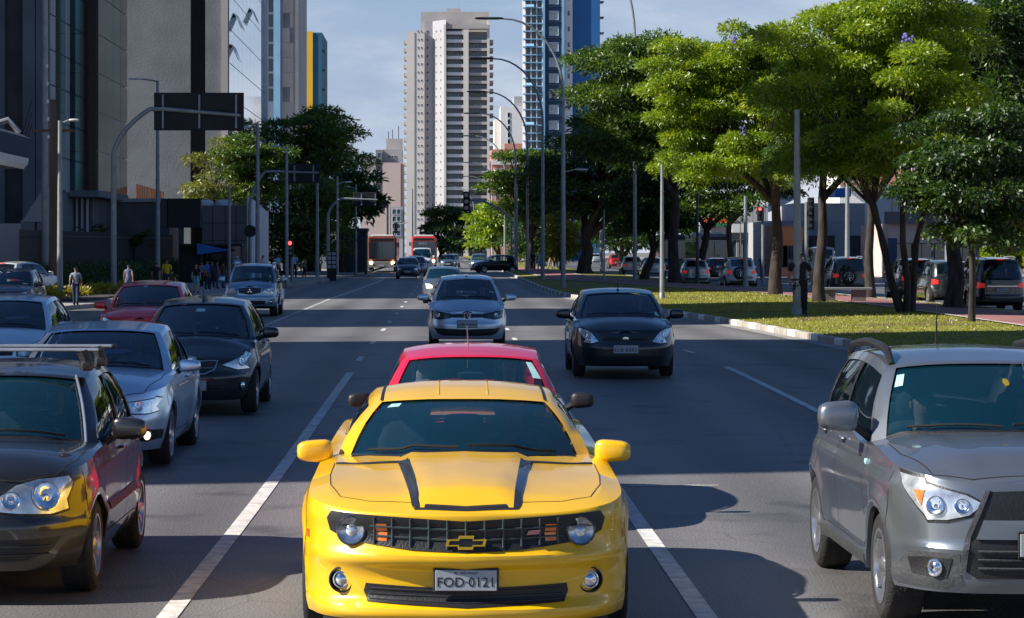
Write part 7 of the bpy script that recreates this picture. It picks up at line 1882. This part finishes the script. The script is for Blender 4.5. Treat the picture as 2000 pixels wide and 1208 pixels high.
pperson(436, 569, 512, 'person in brown waiting behind the one in purple', brn, den, rz=2.6, pose='stand')
pperson(414, 568, 509, 'tall person in navy between the people in blue and purple', nv, blk, rz=.4, pose='stand')
pperson(394, 566, 511, 'person in grey in the shade of the shelter behind the man in shorts', gry, blk, rz=-.5, pose='stand')
pperson(463, 562, 499, 'person with a white cap and blue backpack left of the off-roader', lbl, den, rz=pi, pose='walk', cap=wht)
pperson(513, 556, 498, 'person in white seen over the off-roader roof', wht, den, rz=1.6, pose='stand')
pperson(532, 556, 497, 'dark haired person at the right rail of the off-roader', blk, nv, rz=-1.5, pose='stand')
pperson(543, 554, 496, 'person in pale blue right of the off-roader roof', lbl, nv, rz=1.0, pose='walk')
pperson(575, 548, 495, 'man in a light blue shirt standing beside the red signal', lbl, blk, rz=.1, pose='stand')
pperson(594, 547, 507, 'seated looking small person with green bag beside the man in light blue', ('green', (.05, .16, .10)), blk, rz=.8, pose='stand')
pperson(665, 536, 494, 'person in a pale T-shirt near the dark kiosk', lbl, nv, rz=pi*.9, pose='stand')
pperson(1041, 532, 491, 'walker in dark clothes on the cycle path, left of a pair', blk, brn, rz=.3, pose='walk')
pperson(1054, 532, 490, 'walker in white and blue on the cycle path', wht, lbl, rz=-.2, pose='walk', phase=-1)
pperson(1076, 530, 487, 'person in dark top with light trousers walking on the cycle path', blk, ('khaki', (.3, .25, .18)), rz=.7, pose='walk')
pperson(1085, 530, 490, 'person in black stepping to the right on the cycle path', blk, blk, rz=1.6, pose='walk', phase=-1)
g_ = gp(1557, 630); gd = person(Vector((g_.x+.16, g_.y+.55, g_.z+.16)), .1, 'guard in black uniform standing half hidden behind the thickest pole on the lawn', blk, ('black_trousers', (.014, .013, .013)), pose='guard', h=1.86, skin='skin', cap=('black_cap', (.01, .01, .01)))
gd.scale = (1.12, 1.1, 1); mb = MB(); mb.box(-.21, .21, -.12, .12, .96*1.08, 1.01*1.08, .015); mb.build('belt', M['black'], gd)
# people inside the near cars
def driver(car, side, label, shirt, rear=False, skin='skin2'):
    sp = car.sp; g = sp['gh']; y0 = g['yA']+.62; p = car.root.location
    person((p.x+.34*side, p.y+y0, p.z+.48), 0, label, shirt, nv, pose='sit', h=1.68, skin=skin, name='person')
driver(HERO['camaro'], 1, 'driver of the yellow coupe with both hands on the wheel', gry)
driver(HERO['polo'], 1, 'driver of the dark grey car with roof bars', blk)
driver(HERO['asx'], 1, 'driver of the grey SUV at the right edge', lbl); driver(HERO['asx'], -1, 'passenger beside the driver of the grey SUV', blk)
driver(HERO['jetta'], 1, 'driver of the silver sedan on the left', wht)
driver(HERO['redcar'], 1, 'driver of the pinkish red car behind the coupe', nv)
driver(HERO['fiesta'], 1, 'driver of the black hatchback in the lane beside the median', nv)
driver(HERO['fox'], 1, 'driver of the silver hatchback in the middle lane', blk)
# ------------------------------------------------------------------ distant traffic
def oncoming(label, cx, w_px, pyb, H=1.5, kind='hatch', col=(.3, .3, .3), metal=.4, lit=False, L=3.9, rz=0.0, W=1.68, name='hatchback_car', dark=False):
    b = gp(cx, pyb); Y = w_px and W*F/w_px or b.y; x = xat(cx, Y)
    sp = mkspec(L, W, H, 2.46, .78, wr=.30 if kind != 'suv' else .34, nz=.74 if kind != 'suv' else .88, cz=1.0 if kind != 'suv' else 1.1, cy=.92, ay=1.25, rf=1.7, belt=(.94, 1.0) if kind != 'suv' else (1.03, 1.08), kind=kind, rows=12, sill=.2 if kind != 'suv' else .28)
    pm = paint(label.split()[0]+'_far_paint', col, metal=metal, rough=.33)
    c = CarBuild(sp, label, 'car', name, loc=(x, Y+L/2), paintmat=pm, rz=rz); c.shell()
    z = .68 if kind != 'suv' else .80
    hatch_face(c, [(.44, z-.07), (.68, z-.08), (10.26, z), (10.34, z+.10), (.68, z+.09), (.46, z+.03)], [(0, z+.02), (.38, z+.01), (.36, z-.07), (0, z-.08)], [(0, z-.26), (.5, z-.26), (.46, z-.36), (0, z-.37)], lampmat=M['lit'] if lit else M['lens'], bars=1)
    c.plate('', z=.50); c.wheels(M['alloy'] if not dark else M['alloy_dark'], 6); c.mirror(W/2+.09, sp['gh']['yA']+.15, 1.0 if kind != 'suv' else 1.12, .11, .07, .07); door_lines(c, handles=False); c.finish(); return c
oncoming('dark grey small sedan peeking out left behind the silver hatchback', 866, 84, 575, 1.45, 'sedan', (.10, .12, .15), lit=True, L=4.3, name='sedan_car')
oncoming('dark blue grey hatchback in front of the red buses', 796, 48, 543, 1.5, 'hatch', (.035, .05, .06))
oncoming('silver car half hidden behind the dark blue grey hatchback', 812, 44, 540, 1.5, 'hatch', (.2, .22, .24))
oncoming('blue grey car in the middle lane before the signal mast', 875, 33, 523, 1.5, 'hatch', (.08, .12, .15))
oncoming('second blue grey car peeking out behind the other', 884, 30, 520, 1.5, 'hatch', (.2, .25, .3))
oncoming('silver car with lit lamps behind the turning black car', 936, 36, 525, 1.55, 'hatch', (.10, .14, .18), lit=True)
c = oncoming('black small car turning across the avenue, seen from its side', 968, None, 533, 1.52, 'hatch', (.008, .009, .011), rz=0); b = gp(966, 533); c.root.location = (b.x, b.y, b.z); c.root.rotation_euler = (0, 0, radians(-72))
c = oncoming('dark sedan parked at the left edge behind the pale hatchback', 12, None, 590, 1.5, 'hatch', (.12, .13, .14)); c.root.location = (xat(6, 80), 82, gz(82)); 
def away(label, cx, w_px, H=1.6, kind='suv', col=(.3, .3, .3), metal=.3, L=4.2, W=1.75, spare=False, lit=True, rails=False, name='suv_car', plate='', rz=0.0, chrome=False, amber=False, yoff=0):
    Y = W*F/w_px; x = xat(cx, Y)
    sp = mkspec(L, W, H, 2.6, .82, wr=.36 if kind == 'suv' else .30, nz=.90 if kind == 'suv' else .74, cz=1.12 if kind == 'suv' else 1.0, cy=1.0, ay=1.35, rf=1.75, belt=(1.06, 1.12) if kind == 'suv' else (.94, 1.0), kind=kind, rows=14, sill=.30 if kind == 'suv' else .2, flare=.04 if kind == 'suv' else .018, wrs=.64 if kind == 'suv' else None,
                rear=[(.15, .12), (.36, .0), (.55, .0), (.62, .03), (.9, .03), (1.1, .04), (1.2, .06)])
    sp['gh']['yB0'] = L/2-.07 if kind == 'suv' else L/2-.16; sp['gh']['yR1'] = L/2-.32 if kind == 'suv' else sp['gh']['yR1']
    pm = paint(label.split()[0]+'_away_paint', col, metal=metal, rough=.3)
    c = CarBuild(sp, label, 'car', name, loc=(x, Y+L/2), paintmat=pm, rz=pi+rz); c.shell(glass2=M['glass_dark']); sh = c.sh
    def S(a): return sh.S[-1]-(sh.S[-1]-c.rear_s(min(abs(a), sh.wh*.96)))
    z = .90 if kind == 'suv' else .80; wz = W/2
    for sd in (1, -1):
        P = [(c.rear_s(wz*.62), z-.07), (c.rear_s(wz*.62), z+.07), (c.rear_s(wz*.90), z+.12), (sh.s_of_y(sh.yr-.30), z+.12), (sh.s_of_y(sh.yr-.30), z-.04), (c.rear_s(wz*.9), z-.09)]
        c.patch('tail_lamp', [(a*sd, q) for a, q in P], M['litred'] if lit else M['redlamp'], lift=.012, one=True)
        if amber: c.patch('turn_signal', [(a*sd, q) for a, q in [(c.rear_s(wz*.64), z-.05), (c.rear_s(wz*.64), z+.0), (c.rear_s(wz*.85), z+.0), (c.rear_s(wz*.85), z-.06)]], M['warmbulb'] if sd > 0 else M['redlamp'], lift=.016, one=True)
    yb = sh.yr
    mb = MB(); mb.box(-wz*.75, wz*.75, yb-.02, yb+.05, .36, .46, .02); mb.build('bumper_step', M['black'], c.root)
    if spare:
        e = empty('spare_wheel', (spare*-1 if isinstance(spare, float) else .12, yb+.06, .86), 0, c.root); mb = MB()
        mb.lathe([(.0, .15), (.24, .15), (.33, .12), (.345, .05), (.33, -.02), (.0, -.04)], 26, 'y'); mb.build('wheel_cover', M['rubber'], e, smooth=True)
        for k in range(7):
            a = 2*pi*k/7; m2 = MB(); m2.tube([(.03*cos(a), .155, .03*sin(a)), (.20*cos(a), .16, .20*sin(a))], [.03, .022], 5); m2.build('spoke', M['alloy'], e)
        m2 = MB(); m2.lathe([(.19, .148), (.205, .166), (.225, .148)], 22, 'y'); m2.build('rim', M['alloy'], e, smooth=True)
    c.plate(plate, y_off=.02, z=.62 if not chrome else .74, rear=True, x=-.35 if spare else 0)
    if chrome: mb = MB(); mb.box(-.52, .52, yb-.05, yb+.02, .86, .90, .008); mb.build('chrome_bar', M['chrome'], c.root)
    if rails:
        for sd in (1, -1):
            mb = MB(); mb.tube([(.62*sd, sh.yf+1.9+1.9*k/8, H-.05+.055*min(1, 3*sin(pi*k/8))) for k in range(9)], .028, 7); mb.build('roof_rail', M['silver_trim'], c.root, smooth=True)
    hl = MB(); hl.sell((0, yb-.30, H-.085), (.14, .04, .018), .6, 10, 5); hl.build('brake_light', M['litred'] if lit else M['redlamp'], c.root, smooth=True)
    c.mirror(W/2+.10, sp['gh']['yA']+.12, 1.15 if kind == 'suv' else 1.0, .11, .08, .09); c.wheels(M['alloy'], 7); c.seats(); door_lines(c, handles=False); c.finish(); return c
away('large black SUV with chrome tailgate bar and glowing red lamps at the right edge', 1958, 108, 1.85, col=(.008, .009, .012), L=4.7, W=1.84, chrome=True, plate='EWG·2643', rails=True)
away('black SUV beyond the forked tree with curved roof rails', 1800, 84, 1.75, col=(.012, .014, .016), L=4.4, W=1.8, spare=True, rails=True)
away('dark green black off-roader next to the forked tree', 1862, 92, 1.72, col=(.016, .020, .020), L=4.0, W=1.75, spare=False)
away('black SUV with a spoked spare wheel behind the stone bench', 1662, 76, 1.78, col=(.014, .014, .016), L=4.3, W=1.8, spare=True, rails=True, plate='·')
away('light blue small car between two black SUVs', 1713, 36, 1.5, 'hatch', (.16, .30, .36), L=3.8, W=1.65, name='hatchback_car')
away('silver off-roader with a spare wheel left of the jacaranda trunk', 1449, 64, 1.70, col=(.42, .45, .47), L=4.1, W=1.72, spare=True)
away('silver estate car left of the silver off-roader', 1360, 58, 1.55, 'hatch', (.35, .38, .40), L=4.2, W=1.68, name='hatchback_car')
away('pale hatchback with a glowing orange lamp behind the bare pole', 1278, 48, 1.5, 'hatch', (.45, .50, .54), L=3.9, W=1.66, amber=True, name='hatchback_car')
away('beige car left of the pale hatchback with the orange lamp', 1236, 44, 1.5, 'hatch', (.42, .40, .36), L=3.9, W=1.66, name='hatchback_car')
away('dark car between the estate car and the silver off-roader', 1404, 50, 1.5, 'hatch', (.02, .025, .03), L=3.9, W=1.66, name='hatchback_car')
away('small white car with red lamps far off in the median gap', 1165, 24, 1.5, 'hatch', (.5, .52, .55), L=3.9, W=1.66, name='hatchback_car')
away('white car behind the dark car near the parked buses', 1412, 32, 1.55, 'hatch', (.62, .62, .62), L=3.9, W=1.66, name='hatchback_car')
away('small dark blue car right of the silver off-roader', 1494, 30, 1.5, 'hatch', (.05, .07, .11), L=3.9, W=1.66, name='hatchback_car')
away('small dark car left of the guard', 1532, 34, 1.5, 'hatch', (.03, .035, .05), L=3.9, W=1.66, name='hatchback_car')
away('red car far off among the dark trunks', 1205, 32, 1.5, 'hatch', (.35, .02, .02), L=3.9, W=1.66, name='hatchback_car')
away('grey car farther down the opposite road', 1318, 34, 1.5, 'hatch', (.2, .22, .24), L=3.9, W=1.66, name='hatchback_car')
c = away('white parked hatchback at the left edge below the wooden pole', 50, 70, 1.5, 'hatch', (.55, .57, .58), L=3.8, W=1.64, name='hatchback_car', plate='·'); c.root.rotation_euler = (0, 0, pi+radians(-25)); c.root.location = (xat(50, 104), 104, gz(104)+.15)
c = away('dark parked car right of the white parked hatchback', 84, 60, 1.45, 'hatch', (.02, .022, .025), L=3.8, W=1.64, name='hatchback_car', lit=False); c.root.rotation_euler = (0, 0, pi+radians(-25)); c.root.location = (xat(80, 118), 118, gz(118)+.15)
# car behind the Palio with a dark rack at the very left edge is the sedan above

def bus(label, cx, w_px, L=12.0, H=3.05, W=2.5, col=(.35, .02, .015), lit=True, rear=False, low=(.25, .25, .26), sign='', name='bus', Y=None):
    Y = Y or W*F/w_px; r0 = tag(empty(name, (xat(cx, Y), Y, gz(Y)), pi if rear else 0), label, 'bus' if name == 'bus' else 'van')
    pm = paint(label.split()[0]+'_bus_paint', col, metal=.0, rough=.35); y0, y1 = (0, L) if not rear else (-L, 0)
    lo = mat('bus_skirt', low, .5)
    MB().box(-W/2, W/2, y0, y1, .95, H, .14).build('body', pm, r0); MB().box(-W/2+.01, W/2-.01, y0+.02, y1-.02, .38, .949, .06).build('skirt', lo, r0)
    f = y0 if not rear else y1; sg = -1 if not rear else 1
    def P(nm, x0, x1, z0, z1, m, d=.012, bev=.03): a, b = sorted((f+sg*d, f-sg*.02)); return MB().box(x0, x1, a, b, z0, z1, bev*.3).build(nm, m, r0)
    P('windshield', -W/2+.12, W/2-.12, 1.15, H-.50, M['glass_dark'] if False else M['pane']); P('centre_mullion', -.03, .03, 1.15, H-.5, M['frame_dark'], .02)
    P('destination_sign', -W/2+.25, W/2-.25, H-.42, H-.16, M['signback'], .014)
    if sign: text3d('sign_lettering', sign, .30, (-.1, f+sg*.03, H-.72), M['pane_pale'], r0)
    for sd in (1, -1):
        e = empty('headlight', (sd*(W/2-.32), f+sg*.02, .80), 0, r0); mb = MB(); mb.lathe([(0, sg*.03), (.10, sg*.02), (.13, 0)], 16, 'y'); mb.build('lens', (M['warmbulb'] if lit else M['bulb']) if not rear else M['litred'], e, smooth=True)
        mb = MB(); mb.sell((sd*(W/2+.14), f-sg*.1, H-.75), (.08, .06, .22), .5, 10, 6); mb.build('side_mirror', M['black'], r0, smooth=True)
        for k in range(int(L/1.5)):
            y = y0+.6+k*1.45
            if y+1.2 < y1: MB().box(sd*(W/2)-.012, sd*(W/2)+.012, y, y+1.3, 1.35, H-.55, .004).build('side_window', M['pane'], r0)
        for y in (y0+2.3, y1-2.9):
            e = empty('wheel', (sd*(W/2-.16), y, .48), 0, r0); mb = MB(); mb.lathe([(.30, -.13), (.46, -.13), (.48, -.08), (.48, .08), (.46, .13), (.30, .13)], 22, 'x'); mb.build('tyre', M['rubber'], e, smooth=True); mb = MB(); mb.lathe([(0, .10*sd), (.12, .12*sd), (.30, .09*sd)], 16, 'x'); mb.build('rim', M['metal'], e, smooth=True)
    P('plate_panel', -.2, .2, .48, .6, M['plate'], .03)
    MB().box(-W/2+.3, W/2-.3, y0+2, y1-3, H, H+.16, .05).build('roof_unit', M['frame_white'], r0); return r0
bus('dark red city bus with both headlamps lit at the left kerb', 746, 57, col=(.16, .030, .012), low=(.20, .20, .20))
bus('brighter red city bus behind the white van', 828, 49, H=3.25, col=(.42, .025, .015), sign='209321', low=(.3, .3, .3))
bus('grey blue bus seen from behind on the opposite road', 1395, 66, H=3.1, L=10, col=(.14, .18, .24), lit=False, rear=True)
bus('dark blue bus left of the grey blue one on the opposite road', 1315, 56, H=3.2, L=10, col=(.03, .05, .10), lit=False, rear=True)
bus('dark red bus or truck far off in the gap of the median', 1100, 26, H=2.6, L=8, col=(.30, .02, .02), lit=False, rear=True, name='truck')
# vans
def van(label, cx, w_px, col, rear=False, H=2.1):
    W, L = 1.85, 4.9; Y = W*F/w_px
    sp = mkspec(L, W, H, 2.9, .8, wr=.32, nz=.95, cz=1.25, cy=.7, ay=1.0, rf=1.45, belt=(1.15, 1.2), kind='suv', rows=12, sill=.28, wrs=.72, wbs=.82)
    c = CarBuild(sp, label, 'van', 'van', loc=(xat(cx, Y), Y+L/2), rz=pi if rear else 0, paintmat=paint(label.split()[0]+'_van_paint', col, metal=.1, rough=.35)); c.shell(glass2=M['glass_dark'])
    hatch_face(c, [(.5, .78), (.74, .78), (10.2, .84), (10.2, .98), (.7, .98), (.52, .92)], [(0, .9), (.44, .9), (.4, .78), (0, .78)], None, lampmat=M['lens'], bars=1)
    c.mirror(W/2+.1, sp['gh']['yA']+.1, 1.3, .1, .08, .12); c.wheels(M['alloy'], 6); c.plate('', z=.5); c.finish(); return c
van('white van in front of the brighter red bus', 824, 42, (.6, .62, .64))
van('pale van with dark windows behind the bent tree trunk', 1612, 52, (.45, .46, .48), rear=True, H=2.2)
# bicycle rider / motorcyclist between the cars
def motorbike(px, Y, label):
    b = Vector((xat(px, Y), Y, gz(Y))); r0 = tag(empty('motorcycle', b), label, 'motorcycle')
    for y in (-.65, .65):
        e = empty('wheel', (0, y, .31), 0, r0); mb = MB(); mb.lathe([(.22, -.05), (.31, -.045), (.31, .045), (.22, .05)], 18, 'x'); mb.build('tyre', M['rubber'], e); mb = MB(); mb.lathe([(0, .0), (.22, .0)], 12, 'x'); mb.build('rim', M['metal_dark'], e)
    mb = MB(); mb.sell((0, -.1, .78), (.15, .3, .13), .7, 12, 7); mb.build('tank', M['redlamp'], r0, smooth=True); mb = MB(); mb.sell((0, .42, .78), (.13, .32, .06), .6, 10, 6); mb.build('seat', M['black'], r0, smooth=True)
    MB().tube([(-.35, -.45, 1.02), (0, -.5, .98), (.35, -.45, 1.02)], .016, 6).build('handlebar', M['black'], r0); MB().tube([(0, -.65, .31), (0, -.48, .98)], .03, 6).build('fork', M['metal'], r0); mb = MB(); mb.box(-.13, .13, -.25, .4, .3, .62, .05); mb.build('engine', M['metal_dark'], r0)
    person((b.x, b.y+.25, b.z+.76), 0 if True else 0, 'rider on the motorcycle, '+label.split(' with ')[0].replace('motorcycle', 'the one')+' with helmet', ('rider_jacket', (.05, .06, .09)), nv, pose='sit', h=1.7, cap=('helmet_blue', (.03, .05, .3)))
    return r0
motorbike(1489, 175, 'motorcycle waiting right of the silver off-roader')
